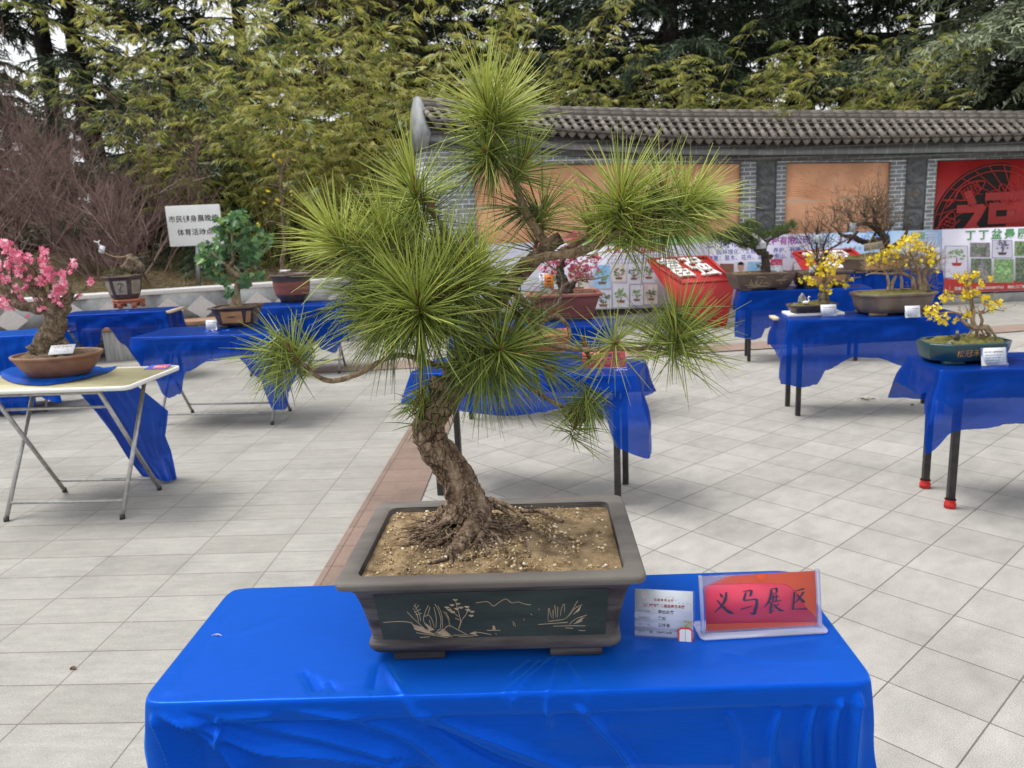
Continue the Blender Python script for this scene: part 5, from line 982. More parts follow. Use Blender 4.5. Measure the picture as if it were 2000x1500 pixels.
for pg in ([(445, 905), (470, 945), (600, 970), (520, 925)], [(610, 960), (655, 940), (715, 980), (660, 978)], [(540, 900), (600, 940), (560, 950)], [(840, 965), (880, 948), (890, 972)], [(1560, 835), (1615, 778), (1600, 815)], [(1560, 900), (1640, 850), (1610, 880)], [(1003, 915), (1015, 912), (1022, 938), (1000, 940)]):
    c0 = [L3(pc(x, y)) + L3((0, -0.0003, 0)) for x, y in pg]; mb.add(c0, [list(range(len(c0)))[::-1], list(range(len(c0)))])
mb.build('engraving', M['incise'], pnl)
# grit on the soil
n = 5200; xy = np.stack([nr.uniform(-.235, .235, n), nr.uniform(-.16, .16, n)], 1); kp = nr.random(n) < np.clip(0.35 + 0.9 * np.exp(-((xy[:, 0] - 0.05) ** 2 / 0.012 + (xy[:, 1] + 0.02) ** 2 / 0.006)), 0, 1); xy = xy[kp]; n = len(xy)
Pz = np.array([0.170 + 0.011 * (1 - min(1, (abs(x) / .24) ** 2)) + 0.008 * noise.noise(Vector((x * 40, y * 40, 1))) for x, y in xy]); s_ = np.clip(nr.exponential(0.0011, n) + 0.0011, 0, 0.0048)
MB().inst([(1, 0, 0), (0, 1, 0), (-1, 0, 0), (0, -1, 0), (0, 0, 0.8), (0, 0, -0.8)], [[0, 1, 4], [1, 2, 4], [2, 3, 4], [3, 0, 4], [1, 0, 5], [2, 1, 5], [3, 2, 5], [0, 3, 5]], np.column_stack([xy, Pz + s_ * 0.3]), frames(rdir(n)), s_, nr.random(n)).build('grit', M['grit'], pine)['kind'] = 'stuff'
# trunk
K = 940.0
def tw(lst): return pl([atY(p[0], p[1], p[2]) for p in lst]), [p[3] * 0.8 / K for p in lst]
trunk_l = [(912, 1014, 1.545, 66), (911, 992, 1.55, 53), (902, 955, 1.555, 45), (880, 912, 1.555, 42), (850, 875, 1.55, 40), (838, 845, 1.55, 39), (842, 818, 1.55, 37), (862, 788, 1.555, 37), (884, 758, 1.565, 36), (896, 725, 1.575, 34), (912, 680, 1.585, 32), (938, 630, 1.595, 28), (968, 588, 1.605, 25), (1005, 545, 1.61, 22), (1045, 505, 1.61, 19), (1072, 480, 1.61, 17), (1096, 464, 1.61, 16)]
mb = MB(); P, R = tw(trunk_l); mb.sweep(P, R, 40, rough=0.17, fr=55, sub=16)
P, R = tw([(884, 760, 1.55, 26), (866, 752, 1.535, 19), (850, 748, 1.52, 18), (845, 747, 1.516, 15)]); mb.sweep(P, R, 18, rough=0.12, fr=60, sub=6)      # cut stub
P, R = tw([(850, 866, 1.53, 16), (826, 875, 1.512, 14), (822, 877, 1.508, 9)]); mb.sweep(P, R, 14, rough=0.15, fr=70, sub=5)           # knot
P, R = tw([(905, 985, 1.53, 22), (896, 995, 1.512, 14), (895, 998, 1.506, 7)]); mb.sweep(P, R, 12, rough=0.15, fr=70, sub=4)
tr = mb.build('trunk', M['bark'], pine, smooth=True)
def rt(lst): return pl([at(p[0], p[1], PZ + p[3] + 0.001) for p in lst]), [p[2] * 0.85 / K for p in lst]
mb = MB()
roots = [[(945, 985, 24, .215), (930, 1018, 21, .205), (912, 1045, 19, .192), (892, 1070, 17, .183), (883, 1084, 15, .178)], [(950, 985, 14, .21), (948, 1018, 12, .197), (938, 1050, 9, .187), (925, 1075, 6, .18)], [(900, 1000, 14, .205), (870, 1018, 9, .193), (838, 1040, 7, .185), (822, 1052, 5, .18)], [(868, 995, 16, .205), (850, 1015, 10, .193), (815, 1040, 7, .183), (795, 1065, 4, .178)], [(870, 1000, 12, .2), (840, 1022, 7, .188), (808, 1032, 5, .182)],
         [(955, 975, 9, .215), (985, 985, 6, .202), (1010, 1000, 5, .19), (1030, 1022, 4, .183)], [(955, 982, 8, .21), (990, 1000, 5, .192), (1005, 1018, 4, .185), (1020, 1050, 4, .181), (1035, 1090, 3, .178)], [(1015, 1000, 5, .184), (1050, 998, 5, .186), (1080, 1010, 4, .185), (1100, 1018, 3, .182)], [(1030, 1030, 3, .186), (1058, 1043, 3, .186), (1078, 1052, 4, .185), (1100, 1062, 2, .182), (1112, 1075, 1, .180)], [(880, 1082, 6, .18), (860, 1095, 4, .18), (835, 1100, 3, .179)], [(890, 1082, 5, .18), (905, 1092, 4, .181), (930, 1084, 5, .18)], [(882, 1085, 5, .18), (880, 1105, 3, .179)], [(920, 1010, 8, .2), (880, 1045, 5, .19), (850, 1065, 4, .182), (825, 1062, 3, .18)], [(940, 1060, 5, .184), (955, 1078, 4, .181), (945, 1085, 4, .181)], [(960, 1040, 5, .19), (978, 1058, 4, .184), (990, 1080, 3, .181)]]
for ln in roots: P, R = rt(ln); mb.sweep(P, R, 12, rough=0.2, fr=90, sub=6)
r_ = random.Random(4)
for k in range(190):                                # fine hairy roots
    a_ = r_.uniform(0, 6.28); q0 = r_.uniform(0.02, 0.075); x, y = -0.065 + q0 * 1.4 * math.cos(a_), 0.03 + q0 * math.sin(a_); z = 0.205 - q0 * 0.32 + 0.006; P = [(x, y, z)]; a2 = a_ + r_.uniform(-.7, .7)
    for i in range(4): a2 += r_.uniform(-.6, .6); x += 0.016 * math.cos(a2); y += 0.013 * math.sin(a2); z = max(0.179, z - r_.uniform(0.0, 0.009)) + r_.uniform(-.001, .004); P.append((x, y, z))
    mb.sweep(P, np.linspace(0.0016, 0.0006, 5) * r_.uniform(0.7, 1.6), 5, sub=3)
mb.build('roots', M['bark'], tr, smooth=True)
mb = MB(); ringo = []                              # root mound of dark soil
for f in (1.0, 0.85, 0.65, 0.45, 0.25, 0.1): ringo.append([(-0.05 + 0.135 * f * math.cos(a_) * (1 + .22 * math.sin(3 * a_ + 1)), 0.012 + 0.105 * f * math.sin(a_) * (1 + .15 * math.sin(5 * a_)), 0.171 + 0.020 * (1 - f) ** 0.8 + 0.006 * noise.noise(Vector((f * 9 * math.cos(a_), f * 9 * math.sin(a_), 2)))) for a_ in np.linspace(0, 2 * math.pi, 40, endpoint=False)])
loft(mb, ringo, False, True); mb.build('root_mound', M['soil_dark'], pine, smooth=True)
# branches
br = [[(1020, 515, 1.60, 13), (1065, 502, 1.575, 12), (1120, 494, 1.56, 11), (1175, 474, 1.55, 10), (1215, 448, 1.545, 9), (1250, 430, 1.54, 8), (1300, 412, 1.54, 7), (1355, 380, 1.535, 5)], [(1070, 482, 1.61, 14), (1044, 445, 1.605, 11), (1020, 400, 1.60, 10), (1005, 350, 1.60, 9), (988, 322, 1.595, 8), (968, 290, 1.59, 7), (962, 240, 1.585, 6), (962, 200, 1.58, 5)],
      [(890, 718, 1.56, 10), (850, 712, 1.545, 7), (825, 705, 1.53, 8), (790, 694, 1.51, 6), (750, 702, 1.49, 6), (700, 730, 1.47, 6), (650, 744, 1.45, 6), (615, 732, 1.44, 5), (590, 708, 1.43, 5), (565, 680, 1.425, 4)], [(822, 706, 1.53, 4), (822, 745, 1.53, 3.5), (820, 780, 1.53, 3)], [(945, 620, 1.59, 14), (900, 590, 1.55, 10), (860, 575, 1.50, 8), (820, 575, 1.46, 6)], [(1000, 548, 1.60, 12), (930, 520, 1.58, 10), (880, 470, 1.57, 8), (845, 415, 1.57, 6), (808, 355, 1.565, 5)], [(900, 580, 1.56, 9), (830, 520, 1.55, 8), (740, 470, 1.53, 6), (645, 445, 1.51, 5)], [(870, 560, 1.56, 7), (800, 480, 1.555, 5), (745, 435, 1.55, 4)], [(915, 660, 1.58, 10), (850, 640, 1.55, 7), (780, 625, 1.52, 5), (720, 612, 1.50, 4)], [(1000, 560, 1.59, 10), (1030, 600, 1.57, 9), (1060, 625, 1.55, 7), (1085, 616, 1.54, 6), (1110, 640, 1.535, 5), (1112, 675, 1.53, 4)], [(940, 640, 1.57, 12), (1000, 650, 1.54, 9), (1070, 670, 1.52, 8), (1130, 682, 1.51, 7), (1205, 682, 1.50, 6), (1265, 678, 1.50, 5), (1325, 645, 1.495, 5)], [(960, 700, 1.56, 8), (1020, 745, 1.53, 6), (1080, 785, 1.51, 5), (1135, 806, 1.50, 4)], [(905, 690, 1.56, 12), (950, 690, 1.52, 7), (980, 680, 1.49, 5)], [(900, 710, 1.56, 9), (930, 705, 1.52, 7), (945, 725, 1.50, 5)], [(930, 600, 1.57, 7), (910, 550, 1.55, 6), (938, 508, 1.53, 5)], [(1175, 474, 1.55, 6), (1205, 425, 1.545, 5), (1215, 365, 1.54, 4)], [(1015, 400, 1.60, 5), (1045, 420, 1.62, 4), (1065, 390, 1.64, 4)], [(870, 590, 1.55, 6), (840, 620, 1.52, 4), (826, 640, 1.50, 4)], [(985, 320, 1.595, 4), (1010, 310, 1.585, 4), (1035, 300, 1.58, 4)], [(1090, 490, 1.57, 4), (1140, 470, 1.58, 6), (1150, 445, 1.58, 4), (1165, 420, 1.585, 3)]]
mb = MB()
for ln in br: P, R = tw(ln); mb.sweep(P, R, 12, rough=0.16, fr=110, sub=7)
mb.build('branches', M['bark_fine'], tr, smooth=True)
# needles: long three-sided blades in whorls round each bud
NT = [(-.5, 0, 0), (.5, 0, 0), (0, 0, .8), (-.5, .55, .0), (.5, .55, 0), (0, .55, .8), (-.12, 1, -.0), (.12, 1, 0), (0, 1, .25)]
NF = [[0, 1, 4, 3], [1, 2, 5, 4], [2, 0, 3, 5], [3, 4, 7, 6], [4, 5, 8, 7], [5, 3, 6, 8]]
#      px,  py,  Y,    R,  axis(right, up, toward viewer), n, tone, spread
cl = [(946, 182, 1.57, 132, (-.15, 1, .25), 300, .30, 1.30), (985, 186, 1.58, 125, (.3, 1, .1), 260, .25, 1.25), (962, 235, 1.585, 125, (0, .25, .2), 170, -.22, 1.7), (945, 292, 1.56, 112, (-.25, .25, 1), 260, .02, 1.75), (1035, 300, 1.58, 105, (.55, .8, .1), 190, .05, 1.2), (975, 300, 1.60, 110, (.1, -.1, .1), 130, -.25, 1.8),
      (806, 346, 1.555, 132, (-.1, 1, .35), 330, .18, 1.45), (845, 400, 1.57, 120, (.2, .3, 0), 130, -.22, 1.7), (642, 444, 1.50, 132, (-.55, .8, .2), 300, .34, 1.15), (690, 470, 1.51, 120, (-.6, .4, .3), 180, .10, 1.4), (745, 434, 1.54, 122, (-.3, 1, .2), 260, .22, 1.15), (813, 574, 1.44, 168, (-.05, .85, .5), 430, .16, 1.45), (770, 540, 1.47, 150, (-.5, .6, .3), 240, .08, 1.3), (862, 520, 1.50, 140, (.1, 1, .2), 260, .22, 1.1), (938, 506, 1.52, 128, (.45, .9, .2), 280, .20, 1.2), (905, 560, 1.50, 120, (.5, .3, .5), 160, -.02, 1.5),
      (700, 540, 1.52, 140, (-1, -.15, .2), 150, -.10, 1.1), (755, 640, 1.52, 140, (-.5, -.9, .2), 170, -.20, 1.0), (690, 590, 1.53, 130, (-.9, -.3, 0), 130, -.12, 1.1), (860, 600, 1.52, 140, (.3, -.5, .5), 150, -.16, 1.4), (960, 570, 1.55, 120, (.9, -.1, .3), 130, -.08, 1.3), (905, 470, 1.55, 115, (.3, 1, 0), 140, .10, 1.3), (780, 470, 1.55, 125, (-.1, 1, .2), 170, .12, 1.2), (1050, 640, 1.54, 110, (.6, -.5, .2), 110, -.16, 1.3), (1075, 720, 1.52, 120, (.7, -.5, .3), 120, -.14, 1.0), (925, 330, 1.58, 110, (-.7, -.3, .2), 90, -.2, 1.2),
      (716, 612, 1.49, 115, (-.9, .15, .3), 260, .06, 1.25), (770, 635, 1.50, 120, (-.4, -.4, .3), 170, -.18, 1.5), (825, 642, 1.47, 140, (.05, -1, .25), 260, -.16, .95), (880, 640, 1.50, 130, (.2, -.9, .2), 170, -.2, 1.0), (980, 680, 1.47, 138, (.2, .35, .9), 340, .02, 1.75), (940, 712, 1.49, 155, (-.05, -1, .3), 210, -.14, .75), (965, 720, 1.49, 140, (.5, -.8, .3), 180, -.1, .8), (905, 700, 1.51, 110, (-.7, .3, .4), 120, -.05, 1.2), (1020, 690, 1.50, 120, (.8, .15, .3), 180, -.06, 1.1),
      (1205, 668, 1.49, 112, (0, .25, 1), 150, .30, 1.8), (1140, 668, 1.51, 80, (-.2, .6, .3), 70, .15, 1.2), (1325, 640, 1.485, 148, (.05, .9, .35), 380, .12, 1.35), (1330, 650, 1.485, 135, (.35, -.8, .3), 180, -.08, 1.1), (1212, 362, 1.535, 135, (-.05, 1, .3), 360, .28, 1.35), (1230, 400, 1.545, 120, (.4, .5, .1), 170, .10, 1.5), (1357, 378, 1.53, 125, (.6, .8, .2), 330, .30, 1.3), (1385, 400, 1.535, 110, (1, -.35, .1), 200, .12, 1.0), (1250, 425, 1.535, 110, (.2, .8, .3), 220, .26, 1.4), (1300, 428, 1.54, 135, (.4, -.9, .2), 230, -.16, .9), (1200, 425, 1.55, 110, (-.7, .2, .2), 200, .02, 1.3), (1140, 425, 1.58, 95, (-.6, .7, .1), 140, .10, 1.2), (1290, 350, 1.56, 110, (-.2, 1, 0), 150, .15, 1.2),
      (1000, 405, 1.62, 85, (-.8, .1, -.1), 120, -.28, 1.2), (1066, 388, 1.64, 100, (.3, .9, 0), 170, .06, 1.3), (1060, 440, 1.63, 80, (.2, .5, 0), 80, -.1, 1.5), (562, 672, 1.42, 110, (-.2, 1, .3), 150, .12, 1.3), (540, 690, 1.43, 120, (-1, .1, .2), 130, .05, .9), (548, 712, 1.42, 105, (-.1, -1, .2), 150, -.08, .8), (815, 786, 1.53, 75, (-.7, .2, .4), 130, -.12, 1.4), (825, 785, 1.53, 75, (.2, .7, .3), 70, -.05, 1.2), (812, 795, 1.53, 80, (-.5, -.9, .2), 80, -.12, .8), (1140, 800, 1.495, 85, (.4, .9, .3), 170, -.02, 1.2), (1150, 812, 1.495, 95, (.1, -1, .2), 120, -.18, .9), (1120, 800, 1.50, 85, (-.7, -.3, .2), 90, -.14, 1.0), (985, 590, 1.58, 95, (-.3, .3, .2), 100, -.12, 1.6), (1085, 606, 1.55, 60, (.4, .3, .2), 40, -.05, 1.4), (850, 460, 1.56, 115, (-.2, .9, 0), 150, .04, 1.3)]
pos, fr_, sc_, va = [], [], [], []; dead = []
for (px, py, Y, Rp, ax, n, tone, spread) in cl:
    c_ = atY(px, py, Y); a_ = L3((ax[0], -ax[2], ax[1])); a_ /= np.linalg.norm(a_); L = Rp / K * Y / 1.55; u = np.cross(a_, (0.2, 0.1, 0.97)); u /= np.linalg.norm(u); v = np.cross(a_, u); n = int(n * 0.56)
    th = 1.12 * spread * np.sqrt(nr.random(n)) * nr.uniform(0.75, 1.2, n); ph = nr.uniform(0, 2 * math.pi, n); D = np.cos(th)[:, None] * a_ + np.sin(th)[:, None] * (np.cos(ph)[:, None] * u + np.sin(ph)[:, None] * v); D[:, 2] -= 0.05; D += nr.normal(0, 0.09, (n, 3))
    back = (th / spread) * 0.05 + nr.uniform(0, 0.012, n); B = c_ - a_ * back[:, None] + D * 0.004
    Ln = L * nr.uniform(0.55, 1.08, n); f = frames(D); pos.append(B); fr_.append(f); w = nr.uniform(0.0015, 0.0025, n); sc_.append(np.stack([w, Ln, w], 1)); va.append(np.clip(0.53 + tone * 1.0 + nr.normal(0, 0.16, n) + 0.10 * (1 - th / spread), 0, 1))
    q_ = pl([c_ - a_ * 0.05, c_ - a_ * 0.02, c_, c_ + a_ * 0.012]); buds = MB(); buds.sweep(q_, [0.0034, 0.0045, 0.0042, 0.0012], 7, rough=0.35, fr=300, sub=4); buds.build('bud', M['bud'], tr, smooth=True)
    if n > 115:
        for k in range(3): dd = rdir(1)[0] * 0.6 - a_ * 0.4; dead.append((c_ - a_ * 0.04, dd, L * 0.8))
pos = pl(np.concatenate(pos)); fr_ = np.concatenate(fr_); fr_[..., :2] = fr_[..., :2] @ PR.T; sc_ = np.concatenate(sc_); va = np.concatenate(va)
mb = MB(); mb.inst(NT, NF, pos, fr_, sc_, va); V = mb.v[0].reshape(-1, 9, 3)          # droop every needle a little towards its tip
bend = (nr.uniform(0.0, 0.11, len(V)) * sc_[:, 1])[:, None]; V[:, 3:6, 2] -= bend * 0.28; V[:, 6:9, 2] -= bend; side = rdir(len(V)) * (sc_[:, 1] * 0.05)[:, None]; V[:, 6:9] += side[:, None]; V[:, 3:6] += side[:, None] * 0.3; mb.v[0] = V.reshape(-1, 3)
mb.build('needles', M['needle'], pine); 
mb = MB(); mb.inst(NT, NF, pl([d[0] for d in dead]), frames([d[1] for d in dead]), np.stack([np.full(len(dead), .0013), [d[2] for d in dead], np.full(len(dead), .0013)], 1)); mb.build('dry_needles', M['needle_dead'], pine)
print('needles', len(pos))

# ------------------------------------------------------------------ exhibit card and zone sign on the front table
A_ = at(1240, 1242, fz); B_ = at(1354, 1249, fz); e1 = B_ - A_; wd = np.linalg.norm(e1); rz = math.atan2(e1[1], e1[0]); c0 = (A_ + B_) / 2
cd = thing('exhibit_card', 'printed exhibit card in a clear sleeve leaning beside the red zone sign', 'card', c0, rz); tl = 0.16; e2 = L3((0, math.sin(tl), math.cos(tl))); n = L3((0, -math.cos(tl), math.sin(tl))); rot = np.stack([L3((1, 0, 0)), e2, n], 1); h = 0.094; X = L3((1, 0, 0))
MB().box(e2 * (h / 2 + 0.001), (wd * 0.99, h, 0.0012), rot).build('paper', M['paper'], cd); MB().box(e2 * (h / 2 + 0.001) + n * 0.0036 + X * 0.001, (wd * 1.05, h * 1.05, 0.0012), rot).build('sleeve', M['sleeve'], cd)
def cp_(u, v, l=0.0012): return X * wd * (u - 0.5) + e2 * (h * v + 0.001) + n * l
q_ = MB(); q_.add([cp_(0.17 + 0.07 * math.cos(a), 0.88 + 0.085 * math.sin(a)) for a in np.linspace(0, 2 * math.pi, 24, endpoint=False)], [list(range(24))]); q_.build('printed_sun', M['pic_tan'], cd)
text('百园春果业杯', 0.0056, cp_(0.50, 0.79), X, e2, M['redink'], cd, 'lettering', off=0.0001, sp=1.35); text('三门峡市第二届盆景艺术展', 0.0066, cp_(0.50, 0.665), X, e2, M['redink'], cd, 'heading', off=0.00022, sp=1.03)
for v, a, b in ((0.535, '作品名称：', '翠松迎客'), (0.395, '树种别名：', '黑松'), (0.25, '作　　者：', '王怀春'), (0.10, '序号：', '38　13849?3648')):
    text(a, 0.0050, cp_(0.07, v), X, e2, M['greyink'], cd, 'lettering', 'LEFT', 0, 1.15); text(b.replace('?', '7'), 0.0078 if v > .2 else 0.0062, cp_(0.40 if v > .2 else 0.25, v), X, e2, M['ink'], cd, 'handwriting', 'LEFT', 0.0001, 1.0)
q_ = MB()
for (u, v, s) in ((0.55, 0.84, 1), (0.60, 0.86, 1), (0.66, 0.85, 1.2), (0.70, 0.80, 1), (0.76, 0.74, 1), (0.82, 0.735, 1), (0.90, 0.75, 1), (0.95, 0.72, 1.1)): q_.add([cp_(u - 0.018 * s, v + 0.012), cp_(u, v - 0.004), cp_(u + 0.018 * s, v + 0.01), cp_(u, v + 0.006)], [[0, 1, 2, 3]])
q_.build('printed_birds', M['greyink'], cd)
q_ = MB(); r_ = random.Random(2)
for k in range(3):
    us = np.linspace(0.0, 1.0, 20); tp = [cp_(u, [0.50, 0.32, 0.14][k] + 0.07 * noise.noise(Vector((u * 5, k * 3.1, 0))) + (0.1 if u > .6 else 0) * (k == 0), 0.0008 + 0.0001 * k) for u in us]; bt = [cp_(u, [0.38, 0.2, 0.02][k], 0.0008 + 0.0001 * k) for u in us]; i = np.arange(19); q_.add(bt + tp, np.stack([i, i + 1, i + 21, i + 20], -1))
q_.build('printed_mountains', M['pic_pale'], cd)
q_ = MB()
for k in range(22): u, v = 0.88 + r_.uniform(-.1, .1), 0.28 + r_.uniform(-.08, .09); s = 0.02; q_.add([cp_(u - s, v, 0.0015 + .00004 * k), cp_(u, v - s * 1.2, 0.0015 + .00004 * k), cp_(u + s, v, 0.0015 + .00004 * k), cp_(u, v + s * 1.2, 0.0015 + .00004 * k)], [[0, 1, 2, 3]])
q_.build('printed_flowers', M['gold'], cd)
def oct_(u, v, hw, hh, l, cf=0.35): return [cp_(u + x * hw, v + y * hh, l) for x, y in ((-1 + cf, -1), (1 - cf, -1), (1, -1 + cf * .6), (1, 1 - cf * .6), (1 - cf, 1), (-1 + cf, 1), (-1, 1 - cf * .6), (-1, -1 + cf * .6))]
q_ = MB(); q_.add(oct_(0.865, 0.045, 0.125, 0.20, 0.0050), [list(range(8))]); sk = q_.build('vote_sticker', M['sticker_red'], cd); q_ = MB(); q_.add(oct_(0.865, 0.045, 0.098, 0.168, 0.0054, 0.3), [list(range(8))]); q_.build('sticker_face', M['white'], sk)
q_ = MB(); q_.add([cp_(0.862, -0.12, .0057), cp_(0.868, -0.12, .0057), cp_(0.868, 0.21, .0057), cp_(0.862, 0.21, .0057)], [[0, 1, 2, 3]]); q_.build('sticker_line', M['greyink'], sk)
A_ = at(1364, 1243, fz); B_ = at(1614, 1229, fz); e1 = B_ - A_; wd = np.linalg.norm(e1); rz = math.atan2(e1[1], e1[0]); c0 = (A_ + B_) / 2
zs = thing('zone_sign', 'red zone sign with four dark blue brushed characters in a clear acrylic stand', 'sign', c0, rz); tl = 0.20; e2 = L3((0, math.sin(tl), math.cos(tl))); n = L3((0, -math.cos(tl), math.sin(tl))); rot = np.stack([X, e2, n], 1); H_ = 0.112; pw = wd * 0.94
o_ = L3((0, 0.006, 0.004)); MB().box(o_ + e2 * H_ / 2 + n * 0.0035, (pw, H_, 0.002), rot).build('front_plate', M['clear'], zs); MB().box(o_ + e2 * H_ / 2 - n * 0.0035, (pw, H_, 0.002), rot).build('back_plate', M['clear'], zs)
mb = MB(); poly_extrude(mb, [(x, y) for x, y in outline('rect', wd, 0.07, 0.012)(0)], 0.0, 0.004); bs = mb.build('base', M['clear_edge'], zs); bs.location = (0, 0.018, 0); bevel(bs, 0.0015)
for s in (-1, 1): bevel(MB().box(o_ + e2 * H_ / 2 + X * s * (pw / 2 - 0.003), (0.007, H_ * 1.02, 0.011), rot).build('edge_rail', M['clear_edge'], zs), 0.002)
ph_, pw_ = H_ * 0.955, pw * 0.925; pc0 = o_ + e2 * (H_ * 0.505) + X * 0.001
ins_ = MB().box(pc0, (pw_, ph_, 0.001), rot).build('red_insert', M['sign_red'], zs)
def sp_(u, v, l=0.0009): return pc0 + X * pw_ * (u - 0.5) + e2 * ph_ * (v - 0.5) + n * l
q_ = MB(); q_.add([sp_(0, 1), sp_(0, 0.86), sp_(0.55, 0.83), sp_(0.74, 0.78), sp_(0.84, 0.6), sp_(0.90, 0.35), sp_(1.0, 0.12), sp_(1, 1)], [[0, 1, 2, 3, 7], [3, 4, 5, 6, 7]]); q_.add([sp_(0, 0), sp_(1, 0), sp_(1, 0.05), sp_(0.5, 0.10), sp_(0, 0.13)], [[0, 1, 2, 3, 4]]); q_.build('orange_sweep', M['sign_orange'], ins_)
def sc2(lst): 
    out = []
    for ln in lst: out.append([((x - 757) / 1043, 1 - (y - (178 - 65 * (x - 757) / 1043)) / 481, w * 1.25 / 1043) for x, y, w in ln])
    return out
CH = [[[(898, 322, 6), (910, 340, 24), (918, 360, 8)], [(958, 308, 12), (945, 375, 24), (900, 440, 20), (836, 492, 8)], [(868, 380, 10), (905, 425, 19), (950, 468, 26), (985, 490, 36), (1018, 503, 6)]],
      [[(1115, 302, 12), (1150, 298, 18), (1195, 290, 24)], [(1193, 290, 22), (1190, 320, 22), (1178, 346, 14)], [(1142, 310, 14), (1128, 350, 20), (1118, 384, 18)], [(1118, 384, 16), (1170, 377, 18), (1237, 368, 26)], [(1238, 368, 22), (1240, 400, 22), (1226, 455, 26), (1205, 504, 26), (1172, 488, 6)], [(1085, 462, 16), (1130, 450, 18), (1192, 434, 12)]],
      [[(1376, 276, 10), (1400, 274, 16), (1437, 268, 22)], [(1434, 268, 18), (1430, 312, 14)], [(1374, 320, 12), (1430, 312, 12)], [(1382, 282, 16), (1374, 335, 20), (1350, 395, 18), (1300, 446, 5)], [(1372, 356, 11), (1452, 342, 15)], [(1398, 328, 13), (1393, 388, 11)], [(1426, 324, 13), (1422, 384, 11)], [(1330, 406, 10), (1400, 392, 13), (1468, 376, 16)], [(1378, 400, 15), (1370, 450, 19), (1360, 494, 17)], [(1360, 494, 14), (1402, 462, 5)], [(1444, 405, 12), (1406, 442, 6)], [(1396, 412, 12), (1430, 448, 20), (1465, 468, 28), (1496, 468, 5)]],
      [[(1604, 292, 12), (1640, 285, 17), (1688, 270, 26)], [(1684, 300, 16), (1650, 345, 18), (1600, 402, 5)], [(1618, 322, 9), (1650, 358, 20), (1684, 392, 26), (1680, 378, 5)], [(1596, 300, 14), (1587, 390, 17), (1574, 458, 15)], [(1568, 458, 12), (1640, 452, 18), (1706, 452, 22)]]]
mb = MB()
for ch in CH: strokes(mb, sc2(ch), sp_(0, 0, 0.0016), X, e2, pw_, 1.0 * ph_)
mb.build('brush_characters', M['navy'], ins_)
q_ = MB(); q_.add([sp_(0.505 + 0.046 * math.cos(a), 1.0 + 0.10 * math.sin(a), 0.0052) for a in np.linspace(math.pi, 2 * math.pi, 14)], [list(range(14))]); q_.build('finger_notch', M['sign_orange'], zs)
#==MIDDLE==
# ------------------------------------------------------------------ tables on the right
TH = 0.732
def dz(l): return [(0, l), (1, l)]
# nearest right table
r1c, r1a = (2.76, 3.805), math.radians(-6); black_table('nearest right black table with red cloth wrapped round its feet', r1c, r1a, 1.22, 0.42, TH, True)
cloth('blue cloth on the nearest right table under the blue green pot', r1c, r1a, 1.26, 0.42, TH + 0.006, [[(0, .40), (.05, .30), (.12, .30), (.3, .27), (.6, .30), (1, .5)], dz(.4), dz(.25), [(0, .14), (.45, .17), (.8, .13), (.93, .22), (1, .45)]], 21, amp=0.022, flare=0.10, ripple=7, corner=0.13, apron=0.0)
r2c, r2a = (2.70, 5.72), math.radians(-5.7); t2_ = black_table('middle right black table carrying the brown forest pot', r2c, r2a, 1.24, 0.42, TH); MB().box((-0.64, 0.12, TH - 0.011), (0.06, 0.16, 0.022)).build('bare_board_end', M['board_end'], t2_)
cloth('blue cloth on the middle right table under the two yellow flowered bonsai', r2c, r2a, 1.25, 0.42, TH + 0.006, [[(0, .46), (.10, .50), (.17, .48), (.22, .37), (.38, .28), (.5, .29), (.68, .36), (.85, .42), (1, .44)], dz(.3), dz(.25), [(0, .2), (.4, .3), (.75, .34), (1, .44)]], 22, amp=0.020, flare=0.07, ripple=7, corner=0.13)
r3c, r3a = (3.03, 7.88), math.radians(-12.5); black_table('far right black table carrying the small pine bonsai', r3c, r3a, 1.24, 0.44, TH)
cloth('blue cloth on the far right table under the small pine bonsai', r3c, r3a, 1.26, 0.44, TH + 0.006, [[(0, .46), (.12, .50), (.17, .48), (.21, .38), (.32, .31), (.6, .33), (1, .4)], dz(.35), dz(.25), [(0, .15), (.5, .25), (.8, .30), (1, .46)]], 23, amp=0.018, flare=0.06, ripple=7, corner=0.12)
r4c, r4a = (4.62, 9.45), math.radians(-16); black_table('black table at the wall foot carrying the bare branched bonsai', r4c, r4a, 1.24, 0.44, TH)
cloth('dark blue cloth on the table of the bare branched bonsai before the banners', r4c, r4a, 1.26, 0.44, TH + 0.006, [dz(.60), dz(.6), dz(.3), dz(.6)], 24, amp=0.02, flare=0.02, ripple=8, corner=0.08)
# tables behind the big pine
cc_, ca = (0.10, 4.27), math.radians(-16); black_table('black table right behind the big pine bonsai', cc_, ca, 1.24, 0.46, TH)
cloth('blue cloth on the table right behind the big pine bonsai', cc_, ca, 1.27, 0.46, TH + 0.006, [[(0, .16), (.06, .17), (.15, .20), (.45, .23), (.75, .17), (.86, .20), (.92, .38), (1, .42)], [(0, .42), (.3, .2), (1, .18)], dz(.2), [(0, .12), (1, .10)]], 25, amp=0.025, flare=0.10, ripple=7, corner=0.13)
c2c, c2a = (0.20, 6.05), math.radians(-9); black_table('black table carrying the red clay pot with pink plum behind the big pine', c2c, c2a, 1.24, 0.44, TH)
cloth('blue cloth under the red clay pot of the pink plum behind the big pine', c2c, c2a, 1.27, 0.44, TH + 0.006, [[(0, .3), (.5, .25), (1, .45)], dz(.45), dz(.2), dz(.3)], 26, amp=0.02, flare=0.06)
